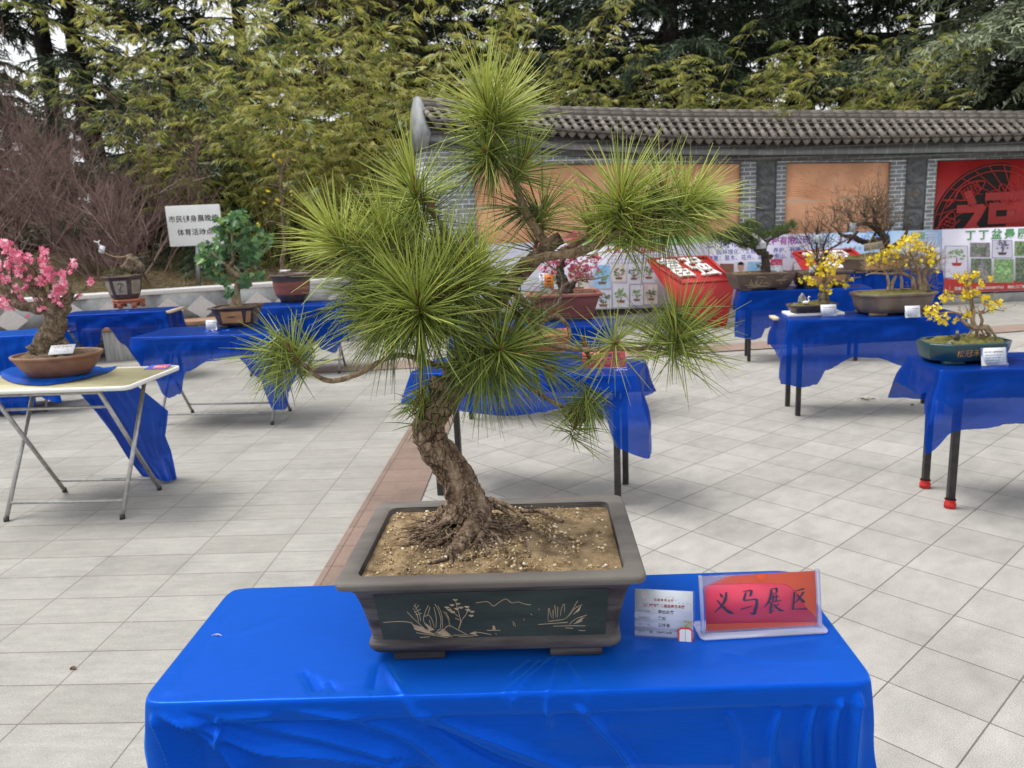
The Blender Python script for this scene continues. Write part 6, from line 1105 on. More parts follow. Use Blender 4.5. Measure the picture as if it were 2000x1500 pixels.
# tables on the left
l4c, l4a = (-2.44, 6.36), math.radians(-7); steel_table('steel legged table carrying the ivy bonsai', l4c, l4a, 1.18, 0.58, 0.755)
cloth('blue cloth on the steel legged table under the ivy bonsai', l4c, l4a, 1.20, 0.58, 0.762, [[(0, .03), (.02, .08), (.10, .30), (.22, .50), (.30, .47), (.38, .28), (.55, .20), (.75, .18), (.88, .35), (.96, .60), (1, .6)], [(0, .6), (.3, .5), (1, .3)], dz(.2), [(0, .15), (.6, .10), (1, .03)]], 27, amp=0.020, flare=0.09, corner=0.14)
l5c, l5a = (-2.36, 8.42), math.radians(-3); steel_table('steel legged table carrying the tall thin bonsai in a round pot', l5c, l5a, 1.18, 0.52, 0.755)
cloth('blue cloth on the steel legged table under the round brown pot', l5c, l5a, 1.20, 0.52, 0.762, [[(0, .30), (.3, .36), (.55, .42), (.70, .32), (.80, .48), (.9, .52), (1, .36)], dz(.4), dz(.3), dz(.35)], 28, amp=0.018, flare=0.07)
l3c, l3a = (-4.35, 8.52), math.radians(2); t3_ = black_table('black table in front of the low wall carrying the hexagonal pot', l3c, l3a, 1.28, 0.44, 0.752); MB().box((0.625, 0.0, 0.7445), (0.07, 0.43, 0.026)).build('bare_board_end', M['board_end'], t3_)
cloth('blue cloth bunched on the table of the hexagonal pot', (l3c[0] + 0.02, l3c[1]), l3a, 1.18, 0.455, 0.758, [[(0, .06), (.08, .15), (.26, .38), (.36, .33), (.42, .16), (.46, .14), (.58, .34), (.72, .58), (.80, .36), (.9, .35), (1, .35)], dz(.35), dz(.2), [(0, .05), (1, .05)]], 29, amp=0.018, flare=0.04, top_amp=0.004, corner=0.1)
l2c, l2a = (-4.86, 7.08), math.radians(9); steel_table('steel legged table at the left edge behind the pink blossom bonsai', l2c, l2a, 1.14, 0.5, 0.725)
cloth('blue cloth hanging low from the table at the left edge', l2c, l2a, 1.18, 0.52, 0.732, [[(0, .6), (.5, .68), (.80, .70), (.86, .64), (.90, .52), (.95, .58), (1, .62)], [(0, .62), (.5, .55), (1, .6)], dz(.66), dz(.6)], 30, 'cloth3', amp=0.05, flare=0.10, ripple=9)
# nearest left table with bare wood print top
l1a = math.radians(-4); l1c = (-2.565, 4.345); steel_table('nearest left folding table with a bare green wood print top and white rim', l1c, l1a, 1.06, 0.60, 0.78, 'woodtop', 0.345)
T1 = L3((l1c[0], l1c[1], 0.782))
# crumpled cloth under the oval pot, running over the far edge down to the paving
def drape(label, rows, mat, seed, thick=0.0):
    V = np.array(rows); m, n = V.shape[:2]; up = []
    for a in range(m - 1):
        for s in range(5):
            f = s / 5; up.append(V[a] * (1 - f) + V[a + 1] * f)
    up.append(V[-1]); V = np.array(up); wide = []
    for r_ in V: P, _ = catmull(r_, np.zeros(n), 8); wide.append(P)
    V = np.array(wide); m, n = V.shape[:2]
    for a in range(m):
        for b_ in range(n): k = 0.5 + 0.5 * min(1, a / 6); V[a, b_] += L3((0.25, -0.85, 0.4)) * 0.045 * k * (1 if a > 14 else 0.25) * (noise.noise(Vector((b_ * 0.55, a * 0.09, seed))) + 0.5 * noise.noise(Vector((b_ * 1.3, a * 0.2, seed + 3))))
    i, j = np.meshgrid(np.arange(n - 1), np.arange(m - 1)); i, j = i.ravel(), j.ravel(); mb = MB(); mb.add(V.reshape(-1, 3), np.stack([j * n + i, j * n + i + 1, (j + 1) * n + i + 1, (j + 1) * n + i], -1)); o = mb.build('tablecloth', M[mat], smooth=True); return tag(o, label, 'tablecloth', 'blue tablecloths')
z = 0.787; g = lambda px, py, zz=z: at(px, py, zz)
drape('crumpled blue cloth under the oval pot, trailing off the table to the ground', [[g(2, 736), g(30, 748), g(80, 752), g(125, 747)], [g(0, 726, .80), g(40, 738, .803), g(100, 742, .803), g(170, 737, .797)], [g(20, 718, .80), g(70, 728, .805), g(150, 728, .80), g(212, 726)], [g(70, 712), g(120, 716), g(180, 717), g(228, 715)],
        [atY(140, 752, 4.72), atY(190, 752, 4.76), atY(235, 753, 4.72), atY(270, 755, 4.74)], [atY(180, 795, 4.78), atY(215, 800, 4.84), atY(270, 800, 4.78), atY(328, 802, 4.76)], [atY(222, 850, 4.80), atY(255, 858, 4.86), atY(290, 862, 4.80), atY(322, 850, 4.76)], [atY(250, 895, 4.84), atY(272, 900, 4.90), atY(302, 902, 4.84), atY(334, 880, 4.80)], [at(278, 930, .012), at(302, 933, .02), at(322, 940, .025), at(346, 936, .012)]], 'cloth3', 7)
st = thing('sticker', 'small red and blue sticker on the corner of the bare wood print table', 'sticker', at(312, 716, 0.7822)); o = L3(st.location); q = lambda x, y: at(x, y, 0.7824) - o
MB().add([q(280, 721), q(326, 720), q(338, 711), q(296, 713)], [[0, 1, 2, 3]]).build('backing', M['sticker_blue'], st); MB().add([q(296, 719.5) + L3((0, 0, .0003)), q(322, 719) + L3((0, 0, .0003)), q(333, 712) + L3((0, 0, .0003)), q(306, 713.5) + L3((0, 0, .0003))], [[0, 1, 2, 3]]).build('red_field', M['sticker_red'], st)
text('2011', 0.034, q(312, 716) + L3((0, 0, .0006)), q(326, 720) - q(280, 721), q(306, 713) - q(292, 720), M['white'], st, 'lettering', off=0.001, sx=1.2)

# ------------------------------------------------------------------ bonsai on the other tables
def base_thing(name, label, px, py, z, depth, rz=0.0, cat='bonsai'):
    p = at(px, py, z); t = thing(name, label, cat, (p[0], p[1] + depth / 2, z), rz); return t, L3(t.location)
def stdprof(h, fl_, lip=0.012, rimh=0.02, foot=0.012, inn=0.02): return [(-0.012, foot), (0, foot + 0.008), (fl_ * 0.5, h * 0.5), (fl_, h - rimh), (fl_ + lip, h - rimh + 0.004), (fl_ + lip, h), (fl_ + lip - inn, h), (fl_ + lip - inn - 0.003, h - 0.03)]
def feet4(w, d, h, fw=0.09, fd=0.05): return [(sx_ * (w / 2 - fw * 0.62), sy * (d / 2 - fd * 0.7), fw, fd, h + 0.006) for sx_ in (-1, 1) for sy in (-1, 1)]
CL = TH + 0.0115
# pink plum, left
t, o = base_thing('plum_bonsai', 'pink blossoming plum bonsai in an oval brown pot on the bare wood print table', 92, 742, 0.797, 0.27); Yp = o[1]
pt = pot(t, outline('oval', 0.335, 0.235), [(-0.03, 0.0), (-0.004, 0.006), (0.035, 0.05), (0.062, 0.095), (0.070, 0.112), (0.080, 0.116), (0.082, 0.130), (0.066, 0.131), (0.062, 0.11)], M['clay_brown'], 0.116, 0.060, M['soil_dark'], smooth_=True, mound=0.03, rough=0.02)
limb_ = limbs(t, o, [[(88, 688, 33), (94, 672, 24), (104, 645, 20), (110, 625, 19), (100, 600, 16), (85, 585, 13), (70, 560, 11), (58, 535, 13), (52, 515, 8)], [(105, 630, 15), (125, 605, 11), (128, 590, 10), (140, 570, 6)], [(98, 600, 15), (60, 600, 10), (30, 590, 10), (5, 560, 8), (-20, 545, 7)], [(80, 575, 14), (60, 560, 12), (50, 540, 10)], [(118, 668, 12), (140, 690, 7), (152, 694, 4)], [(70, 690, 14), (55, 694, 7)]], Yp, 'bark_grey', rough=0.35, fr=28, sides=16, sub=8)
sh = [[(58, 535, 5), (45, 505, 3), (28, 478, 2)], [(62, 545, 4), (70, 510, 2.5), (80, 486, 1.5)], [(68, 555, 4), (60, 520, 3), (55, 495, 2)], [(110, 608, 4), (100, 570, 3), (95, 530, 2), (88, 485, 1.2)], [(128, 592, 4), (140, 555, 2.5), (150, 505, 1.2)], [(128, 596, 4), (150, 580, 2), (180, 548, 1)], [(110, 600, 4), (118, 560, 2.5), (140, 515, 1)], [(30, 590, 4), (12, 540, 2.5), (0, 500, 1.5)], [(15, 575, 4), (22, 530, 2), (15, 490, 1)], [(85, 560, 3), (60, 560, 2), (98, 540, 1)], [(60, 600, 3), (30, 570, 2), (5, 550, 1)]]
ls_ = limbs(t, o, sh, Yp, 'bark_grey', 'shoots', 0.1, 60, 6)
flowers(t, o, blobs([(12, 482, 12, 29), (28, 500, 14, 29), (50, 510, 14, 31), (42, 530, 13, 29), (20, 520, 13, 21), (8, 545, 10, 16), (60, 545, 10, 18), (52, 560, 8, 10), (85, 490, 8, 13), (85, 508, 10, 26), (92, 525, 11, 31), (85, 545, 12, 26), (75, 548, 8, 10), (100, 540, 9, 16), (118, 565, 12, 31), (108, 580, 11, 23), (122, 535, 8, 16), (118, 590, 10, 18), (143, 515, 8, 18), (138, 530, 6, 9), (80, 600, 10, 18), (75, 585, 8, 10), (176, 549, 6, 8), (155, 580, 4, 3), (8, 590, 10, 18), (18, 600, 8, 10), (54, 617, 4, 3), (30, 565, 8, 9), (125, 552, 6, 10), (5, 475, 8, 13), (40, 587, 8, 6), (-10, 520, 14, 26)], Yp, 0.08), 0.0165, 'pink')
card('white card lying on the soil of the oval pot', 118, 692, 0, 0.13, 0.075, 0.15, 3, 0.95, Y=Yp - 0.12, holder=False)
# hexagonal pot with a twisted stump
std, so2 = base_thing('pot_stand', 'red clay stand with curved feet under the hexagonal pot', 241, 603, 0.768, 0.30, cat='stand')
mb = MB(); hx = outline('hex', 0.36, 0.32); loft(mb, [[(x, y, z) for x, y in hx(o_)] for o_, z in ((-0.03, 0.062), (-0.005, 0.066), (0.004, 0.085), (0.0, 0.098))], True, True); mb.build('top', M['clay_orange'], std)
ring_ = L3(hx(-0.004)); ring_i = L3(hx(-0.03))
for k in range(6):
    mb = MB(); A0, A1 = ring_[k], ring_[(k + 1) % 6]; Z_ = ring_[k - 1]; I0 = ring_i[k]
    for P_, s in ((A1, 1), (Z_, -1)):
        d_ = (P_ - A0); di = (ring_i[(k + s) % 6] - I0); prof_ = [(0.0, 0.0), (0.20, 0.0), (0.16, 0.030), (0.24, 0.050), (0.5, 0.055), (0.5, 0.064), (0.0, 0.064)]
        V = [(*(A0 + d_ * u), z_) for u, z_ in prof_] + [(*(I0 + di * u), z_) for u, z_ in prof_]; m_ = len(prof_); fs = [list(range(m_)), list(range(m_, 2 * m_))[::-1]] + [[i_, m_ + i_, m_ + (i_ + 1) % m_, (i_ + 1) % m_] for i_ in range(m_)]
        mb.add(V, fs)
    mb.build('foot', M['clay_orange'], std)
t = thing('stump_bonsai', 'twisted bare stump with one long twig in a hexagonal dark pot', 'bonsai', (so2[0] - 0.03, so2[1], 0.866)); o = L3(t.location); Yp = o[1]
hp = pot(t, outline('hex', 0.30, 0.27), [(-0.02, 0.0), (0, 0.02), (0.02, 0.06), (0.045, 0.15), (0.052, 0.22), (0.060, 0.238), (0.082, 0.250), (0.084, 0.266), (0.062, 0.268), (0.058, 0.245)], M['clay_dark'], 0.250, 0.056, M['moss'], rough=0.012)
for k in range(6):
    a0, a1 = math.radians(k * 60 + 12), math.radians(k * 60 + 72); mb = MB()
    def hq(f, zz, lift=0.003):
        of = np.interp(zz, [0.06, 0.15, 0.22], [0.02, 0.045, 0.052]); p0 = L3(((0.15 + of) * math.cos(a0), (0.135 + of) * math.sin(a0), zz)); p1 = L3(((0.15 + of) * math.cos(a1), (0.135 + of) * math.sin(a1), zz)); m = (p0 + p1) / 2; return p0 + (p1 - p0) * f + L3((m[0], m[1], 0)) / np.hypot(m[0], m[1]) * lift
    V = [hq(f, zz) for zz in np.linspace(0.06, 0.215, 6) for f in (0.15, 0.85)]; mb.add(V, [[2 * i, 2 * i + 1, 2 * i + 3, 2 * i + 2] for i in range(5)]); pn2 = mb.build('panel', M['clay_sand'], hp)
    mb = MB()
    if k % 2 == 0:
        for (p_, r_) in (([(.35, .08), (.5, .1), (.6, .09)], .003), ([(.5, .1), (.45, .13), (.55, .15), (.5, .18)], .004), ([(.35, .17), (.45, .19), (.6, .185), (.68, .16)], .005), ([(.4, .1), (.36, .13)], .003)): mb.sweep([hq(f, zz, 0.004) for f, zz in p_], r_, 4)
    else:
        for c_ in range(3):
            for r_ in range(5): mb.sweep([hq(.3 + .18 * c_, .2 - .026 * r_, 0.004), hq(.40 + .18 * c_, .196 - .026 * r_, 0.004)], .0022, 4, sub=1)
    mb.build('drawing', M['clay_dark'], pn2)
limbs(t, o, [[(262, 528, 10), (250, 520, 9), (258, 508, 8), (268, 515, 7), (274, 524, 9), (262, 526, 8)], [(240, 525, 6), (252, 517, 8), (266, 512, 7), (258, 502, 5), (255, 496, 3.5)]], Yp, 'bark_grey', rough=0.3, fr=40)
limbs(t, o, [[(256, 497, 2), (240, 502, 1.3), (222, 501, 1.2), (205, 494, 1.1), (192, 484, 1)]], Yp, 'bark_tan', 'twig', 0.1)
mb = MB(); n = 90; P = np.array([atY(225 + rng.gauss(0, 10), 533, Yp - 0.04 + rng.uniform(-.05, .05)) for _ in range(n)]); D = rdir(n); D[:, 2] = np.abs(D[:, 2]) + 0.4; mb.inst(NT, NF, P, frames(D), np.stack([np.full(n, .003), nr.uniform(.03, .08, n), np.full(n, .003)], 1), nr.random(n)); mb.build('grass_tuft', M['needle_s'], t, off=o)
tg = thing('hanging_tag', 'small white tag with a bow hanging on the long twig of the twisted stump', 'tag', atY(192, 474, Yp)); o2 = L3(tg.location)
MB().box(atY(199, 487, Yp) - o2, (0.062, 0.003, 0.085), np.array([[.94, 0, .34], [0, 1, 0], [-.34, 0, .94]])).build('paper', M['paper'], tg); mb = MB(); mb.sweep([atY(184, 471, Yp) - o2, atY(190, 473, Yp) - o2, atY(195, 470, Yp) - o2, atY(192, 474, Yp) - o2, atY(195, 480, Yp) - o2], 0.006, 5); mb.build('bow', M['white'], tg)
# ivy bonsai
t, o = base_thing('ivy_bonsai', 'ivy leaved bonsai with a zigzag pale trunk in a dark pot with ochre panels', 457, 640, 0.767, 0.26); Yp = o[1]
pp = pot(t, outline('cut', 0.28, 0.24, cut=0.05), stdprof(0.175, 0.045, 0.022, 0.016, 0.012, 0.03), M['clay_dark'], 0.160, 0.04, M['soil_dark'], feet4(0.28, 0.24, 0.012, 0.07))
for (nx_, ny_, L_) in ((0, -1, 0.20), (0.7071, -0.7071, 0.05)):
    tx_ = L3((-ny_, nx_, 0)); dist0 = 0.12 if nx_ == 0 else (0.14 + 0.12 - 0.05) / 1.4142
    V = []
    for zz, of in ((0.04, 0.012), (0.14, 0.040)):
        dd = dist0 + of * (1 if nx_ == 0 else 1.414) + 0.004
        for s in (-1, 1): V.append(L3((nx_, ny_, 0)) * dd + tx_ * s * L_ * 0.45 + L3((0, 0, zz)))
    p2 = MB().add(V, [[0, 1, 3, 2]]).build('panel', M['clay_ochre'], pp)
    if nx_ == 0:
        mb = MB(); c0 = (V[0] + V[3]) / 2 + L3((0, -0.003, 0))
        for a_ in (0.2, 0.8, 1.5, 2.4, 3.0): mb.sweep([c0, c0 + L3((0.05 * math.cos(a_), -0.001, 0.028 * math.sin(a_)))], [0.004, 0.001], 4)
        mb.build('drawing', M['clay_dark'], p2)
Yp += 0.0
ll = limbs(t, o, [[(461, 600, 14), (462, 585, 9), (463, 567, 6), (466, 551, 6), (473, 543, 6.5), (460, 535, 5.5), (444, 521, 5)], [(461, 600, 6), (450, 604, 2)], [(462, 598, 8), (470, 603, 3)], [(444, 521, 4), (455, 509, 3), (453, 480, 2.5), (455, 445, 2)], [(445, 521, 3), (428, 505, 3), (415, 495, 2)], [(453, 490, 2), (490, 470, 1.5), (520, 460, 1)], [(466, 548, 2), (480, 530, 1.5), (500, 520, 1)]], Yp, 'bark_tan', rough=0.15)
P = blobs([(465, 437, 22, 50), (445, 462, 28, 52), (492, 460, 26, 50), (520, 470, 14, 30), (412, 494, 24, 66), (472, 476, 20, 22), (492, 502, 22, 46), (400, 502, 12, 24), (412, 525, 18, 44), (440, 553, 9, 14), (432, 545, 10, 18), (480, 545, 14, 26), (505, 537, 9, 16), (450, 570, 10, 14), (470, 425, 16, 40), (430, 440, 16, 40), (422, 512, 12, 18)], Yp, 0.17)
n = len(P); d = rdir(n); d[:, 1] -= 0.45; d[:, 2] = d[:, 2] * 0.6 - 0.35; fr2 = frames(d); mb = MB()
IV = [(0, 0, 0), (.32, -.05, .05), (.52, .38, -.02), (.30, .45, .03), (.22, .72, 0), (0, 1.05, -.05), (-.22, .72, 0), (-.30, .45, .03), (-.52, .38, -.02), (-.32, -.05, .05)]
mb.inst(IV, [[0, 1, 2, 3], [0, 3, 4, 5], [0, 5, 6, 7], [0, 7, 8, 9]], P, fr2, nr.uniform(0.038, 0.075, n), np.clip(nr.normal(0.48, 0.24, n) + 0.25 * (d[:, 2] > 0), 0, 1)); mb.build('leaves', M['ivy'], t, off=o)
card('white name card standing left of the ivy bonsai pot', 413, 645, 0.767, 0.09, 0.085, 0, 3)
# tall thin bonsai in round pot
t, o = base_thing('tall_bonsai', 'tall thin sparse yellow flowered bonsai in a round brown pot', 566, 591, 0.767, 0.30); Yp = o[1]
rp_ = pot(t, outline('oval', 0.27, 0.27), [(0.0, 0.0), (0.012, 0.03), (0.02, 0.04), (0.05, 0.08), (0.062, 0.15), (0.068, 0.23), (0.078, 0.275), (0.098, 0.29), (0.10, 0.31), (0.08, 0.312), (0.075, 0.285)], M['clay_dark'], 0.292, 0.074, M['soil_dark'], smooth_=True)
mb = MB(); loft(mb, [[((0.135 + f) * math.cos(a), (0.135 + f) * math.sin(a), z_) for a in np.linspace(math.pi * 1.05, math.pi * 1.95, 30)] for f, z_ in ((0.0545, 0.085), (0.0655, 0.15), (0.0715, 0.225))], False); 
mb.f = [f[:-1] if len(f) == 30 else f for f in mb.f]; mb.build('rust_band', M['clay_red'], rp_, smooth=True)
ll = limbs(t, o, [[(556, 532, 4), (550, 512, 3.6), (556, 480, 3.5), (553, 440, 3), (552, 400, 2.6), (549, 350, 2), (548, 328, 1.4)], [(548, 340, 1.5), (535, 310, 1)], [(548, 335, 1.5), (560, 318, 1)], [(553, 365, 1.2), (525, 360, .8)], [(553, 395, 1.2), (522, 388, .7)], [(553, 440, 1.5), (530, 432, 1), (515, 440, .7)], [(552, 372, 1), (580, 368, .6)]], Yp, 'bark_grey', rough=0.15)
twiglets(t, o, along(ll[1:], 6), 40, 0.12, 0.0025, 'bark_grey', 3, 1)
flowers(t, o, blobs([(533, 305, 4, 3), (545, 313, 5, 4), (573, 312, 3, 2), (524, 371, 4, 3), (541, 392, 5, 4), (573, 378, 7, 5), (502, 439, 4, 3), (552, 418, 3, 2), (553, 362, 3, 2), (515, 395, 2, 1)], Yp, 0.04), 0.02, 'yellow')
card('white card lying on the rim of the round brown pot', 556, 532, 0, 0.12, 0.06, 0, 0, 1.1, Y=Yp - 0.12, seal=False)
# plum behind the big pine
t, o = base_thing('plum_bonsai', 'deep pink plum bonsai in a long red clay pot behind the big pine', 1104, 626, CL, 0.32, math.radians(-4)); Yp = o[1]; RZ = R2(math.radians(4))
pot(t, outline('rect', 0.46, 0.30, 0.012), stdprof(0.215, 0.05, 0.022, 0.028, 0.012, 0.04), M['clay_red'], 0.198, 0.032, M['soil_dark'], feet4(0.46, 0.3, 0.012), rough=0.016); t.rotation_euler = (0, 0, 0)
limbs(t, o, [[(1104, 574, 15), (1100, 555, 12), (1094, 535, 9), (1096, 515, 6), (1110, 490, 4), (1122, 465, 2)], [(1104, 572, 12), (1116, 558, 8), (1126, 545, 4), (1150, 520, 2)], [(1096, 535, 4), (1075, 520, 2), (1050, 490, 1)], [(1100, 520, 4), (1130, 500, 2), (1165, 500, 1)]], Yp, 'bark_dark', rough=0.3)
flowers(t, o, blobs([(1118, 475, 18, 46), (1132, 462, 16, 40), (1120, 510, 18, 46), (1130, 532, 20, 60), (1150, 515, 16, 34), (1165, 503, 8, 14), (1080, 520, 14, 28), (1092, 513, 8, 14), (1047, 485, 8, 14), (1170, 527, 4, 5), (1145, 538, 12, 18), (1060, 528, 12, 16), (1108, 490, 12, 26), (1050, 470, 8, 8)], Yp, 0.12), 0.019, 'pink2')
tg = thing('price_tag', 'orange paper tag with dark writing beside the deep pink plum', 'tag', atY(1073, 565, Yp - 0.1)); MB().box((0, 0, 0.065), (0.075, 0.003, 0.11)).build('paper', M['orange_card'], tg); mb = MB(); mb.sweep([(0.0, 0, 0.0), (0.0, 0.01, -0.05)], 0.003, 4); mb.build('stick', M['board_end'], tg)
for k in range(3): MB().box((0, -0.002, 0.09 - 0.025 * k), (0.03, 0.001, 0.012)).build('writing', M['ink'], tg)
card('large white card behind the orange tag of the deep pink plum', 1066, 572, 0, 0.10, 0.16, 0, 3, 0.1, Y=Yp - 0.02)
# twisted bare tree in orange pot on the table right behind the pine
t, o = base_thing('bare_bonsai', 'twisted bare bonsai in an orange clay pot half hidden behind the big pine', 1068, 692, CL, 0.24); Yp = o[1]
pot(t, outline('rect', 0.24, 0.2, 0.015), stdprof(0.12, 0.02, 0.014, 0.02, 0.01), M['clay_orange'], 0.11, 0.01, M['moss'], feet4(0.24, 0.2, 0.01, 0.06), mound=0.03)
ll = limbs(t, o, [[(1062, 658, 6), (1060, 630, 5), (1066, 612, 5), (1090, 594, 4), (1096, 570, 3.5), (1104, 556, 3), (1130, 547, 2), (1160, 545, 1.5), (1180, 540, 1)], [(1096, 575, 2), (1082, 565, 1), (1060, 560, .8)], [(1098, 566, 2), (1097, 540, 1), (1090, 525, .7)], [(1130, 547, 1.5), (1150, 552, 1)]], Yp, 'bark_grey', rough=0.2); twiglets(t, o, along(ll, 5), 34, 0.07, 0.0018, 'bark_grey', 8, 1)
p = at(1180, 719, CL); s3 = thing('zone_sign', 'small red zone sign with dark characters on the cloth right behind the big pine', 'sign', p, math.radians(-5)); e2 = L3((0, math.sin(.2), math.cos(.2))); n = L3((0, -math.cos(.2), math.sin(.2))); rot = np.stack([X, e2, n], 1)
MB().box(e2 * 0.052 + n * 0.003, (0.245, 0.104, 0.002), rot).build('front_plate', M['clear'], s3); i_ = MB().box(e2 * 0.051, (0.232, 0.098, 0.0012), rot).build('red_insert', M['sign_red'], s3); text('渑池展区', 0.05, e2 * 0.058 + n * 0.0012, X, e2, M['navy'], i_, 'characters', off=0.0006, sp=1.0); MB().box((0, 0.015, 0.002), (0.25, 0.06, 0.004)).build('base', M['clear'], s3)
# nearest right: blue green pot with rooted yellow jasmine
t, o = base_thing('jasmine_bonsai', 'yellow flowered bonsai on stilt roots in a blue green glazed pot', 1908, 712, CL, 0.26); Yp = o[1]
gp = pot(t, outline('cut', 0.385, 0.25, cut=0.075), [(-0.012, 0.012), (0.0, 0.018), (0.012, 0.06), (0.018, 0.10), (0.017, 0.106), (0.003, 0.107), (0.0, 0.09)], M['glaze'], 0.098, -0.001, M['moss'], [(-0.10, -0.09, 0.10, 0.05, 0.018), (0.10, -0.09, 0.10, 0.05, 0.018), (-0.1, 0.09, 0.1, 0.05, 0.018), (0.1, 0.09, 0.1, 0.05, 0.018)], mound=0.02, rough=0.03)
text('松冠禾　　朱', 0.040, (0.01, -0.1405, 0.058), X, (0, -0.12, 1), M['clay_ochre'], gp, 'engraved_writing', off=-0.0002, sp=1.05)
ll = limbs(t, o, [[(1904, 640, 5), (1900, 626, 4.5), (1901, 610, 4.2), (1897, 590, 4), (1897, 568, 3.4), (1890, 557, 2.6), (1892, 542, 1.6)], [(1878, 625, 2.5), (1892, 636, 4.5), (1908, 641, 5.5), (1922, 639, 5), (1931, 636, 3)], [(1902, 642, 3), (1890, 655, 2.2), (1886, 668, 1.6)], [(1908, 641, 4), (1909, 655, 3.4), (1914, 670, 3)], [(1924, 639, 4), (1931, 652, 3.4), (1938, 668, 3)], [(1929, 637, 3.5), (1940, 650, 2.6), (1949, 665, 2)], [(1914, 640, 2), (1922, 655, 1.4), (1930, 670, 1.2)], [(1915, 638, 3.2), (1918, 625, 3), (1914, 612, 2.4), (1922, 606, 1.6)], [(1898, 622, 2.6), (1874, 612, 2), (1852, 610, 1.8), (1828, 612, 1.4), (1806, 602, .8)], [(1903, 610, 2.2), (1922, 611, 1.8), (1936, 604, 1.5), (1962, 608, .7)], [(1896, 586, 2), (1870, 580, 1.4), (1838, 578, .8)], [(1898, 580, 2), (1926, 582, 1.6), (1952, 594, .8)], [(1892, 546, 1.6), (1880, 548, 1.2), (1866, 540, .7)], [(1894, 545, 1.6), (1912, 533, .9)], [(1893, 550, 1.2), (1918, 553, .7), (1934, 544, .5)], [(1896, 605, 1.5), (1882, 618, 1.0), (1866, 626, .8)]], Yp, 'bark_tan', rough=0.2, sides=8)
twiglets(t, o, along(ll[8:], 8), 60, 0.05, 0.0013, 'bark_tan', 5, 1)
flowers(t, o, blobs([(1822, 613, 15, 26), (1842, 621, 13, 20), (1886, 616, 9, 14), (1868, 625, 7, 8), (1850, 578, 13, 18), (1842, 583, 7, 8), (1888, 577, 12, 28), (1906, 574, 7, 8), (1925, 588, 10, 18), (1940, 595, 10, 14), (1938, 603, 7, 10), (1954, 592, 5, 6), (1868, 540, 5, 8), (1890, 546, 14, 28), (1908, 534, 7, 10), (1917, 553, 7, 10), (1933, 544, 4, 4), (1810, 602, 4, 5), (1830, 600, 8, 8)], Yp, 0.05), 0.0125, 'yellow')
card('white name card with a red sticker leaning on the blue green glazed pot', 1942, 714, CL, 0.118, 0.088, math.radians(-4), 4)
def figurine(label, px, py, Y, z):
    t = thing('figurine', label, 'figurine', atY(px, py, Y)); mb = MB(); mb.sweep([(0, 0, 0), (0, 0, 0.012), (0.002, 0, 0.026), (0, 0, 0.034)], [0.014, 0.013, 0.009, 0.004], 10); mb.sweep([(-0.008, -0.004, 0.026), (-0.012, -0.010, 0.018), (-0.004, -0.013, 0.014)], 0.003, 6); mb.sweep([(0.009, -0.004, 0.026), (0.012, -0.011, 0.018), (0.006, -0.014, 0.014)], 0.003, 6); mb.build('robe', M['black'], t, smooth=True)
    mb = MB(); mb.sweep([(0, -0.001, 0.033), (0, -0.002, 0.038), (0, -0.002, 0.046), (0, -0.001, 0.050)], [0.004, 0.0075, 0.0075, 0.002], 10); mb.build('head', M['clay_sand'], t, smooth=True); mb = MB(); mb.sweep([(0, 0.001, 0.044), (0, 0.001, 0.052), (0, 0.001, 0.056)], [0.008, 0.006, 0.002], 10); mb.build('hair', M['black'], t, smooth=True)
def rock(name, label, px, py, Y, size, seed, peaks=0):
    t = thing(name, label, 'rock', atY(px, py, Y)); mb = MB(); r = random.Random(seed); rings = []
    for f in np.linspace(0, 1, 9): rings.append([(size * (1 - f ** 1.6 * 0.8) * math.cos(a) * (1 + .35 * noise.noise(Vector((math.cos(a) * 2, math.sin(a) * 2, f * 3 + seed)))), size * 0.6 * (1 - f ** 1.6 * 0.8) * math.sin(a), size * (peaks or 0.5) * f * (1 + .4 * noise.noise(Vector((math.cos(a), math.sin(a), seed))))) for a in np.linspace(0, 2 * math.pi, 14, endpoint=False)])
    loft(mb, rings, True, True); mb.build('stone', M['rock'], t); 
    if peaks:
        for k in (-1, 1): mb = MB(); loft(mb, [[(k * size * 0.7 + size * 0.4 * (1 - f * .85) * math.cos(a) * (1 + .3 * noise.noise(Vector((math.cos(a) * 2, k, f * 3)))), size * 0.4 * (1 - f * .85) * math.sin(a), size * peaks * (0.75 if k < 0 else 0.5) * f) for a in np.linspace(0, 2 * math.pi, 9, endpoint=False)] for f in np.linspace(0, 1, 6)], True, True); mb.build('peak', M['rock'], t)
rock('stone', 'flat grey stone under the seated figurine in the blue green pot', 1859, 672, Yp - 0.07, 0.036, 3); figurine('tiny dark seated figurine on a flat stone in the blue green pot', 1868, 665, Yp - 0.06, 0)
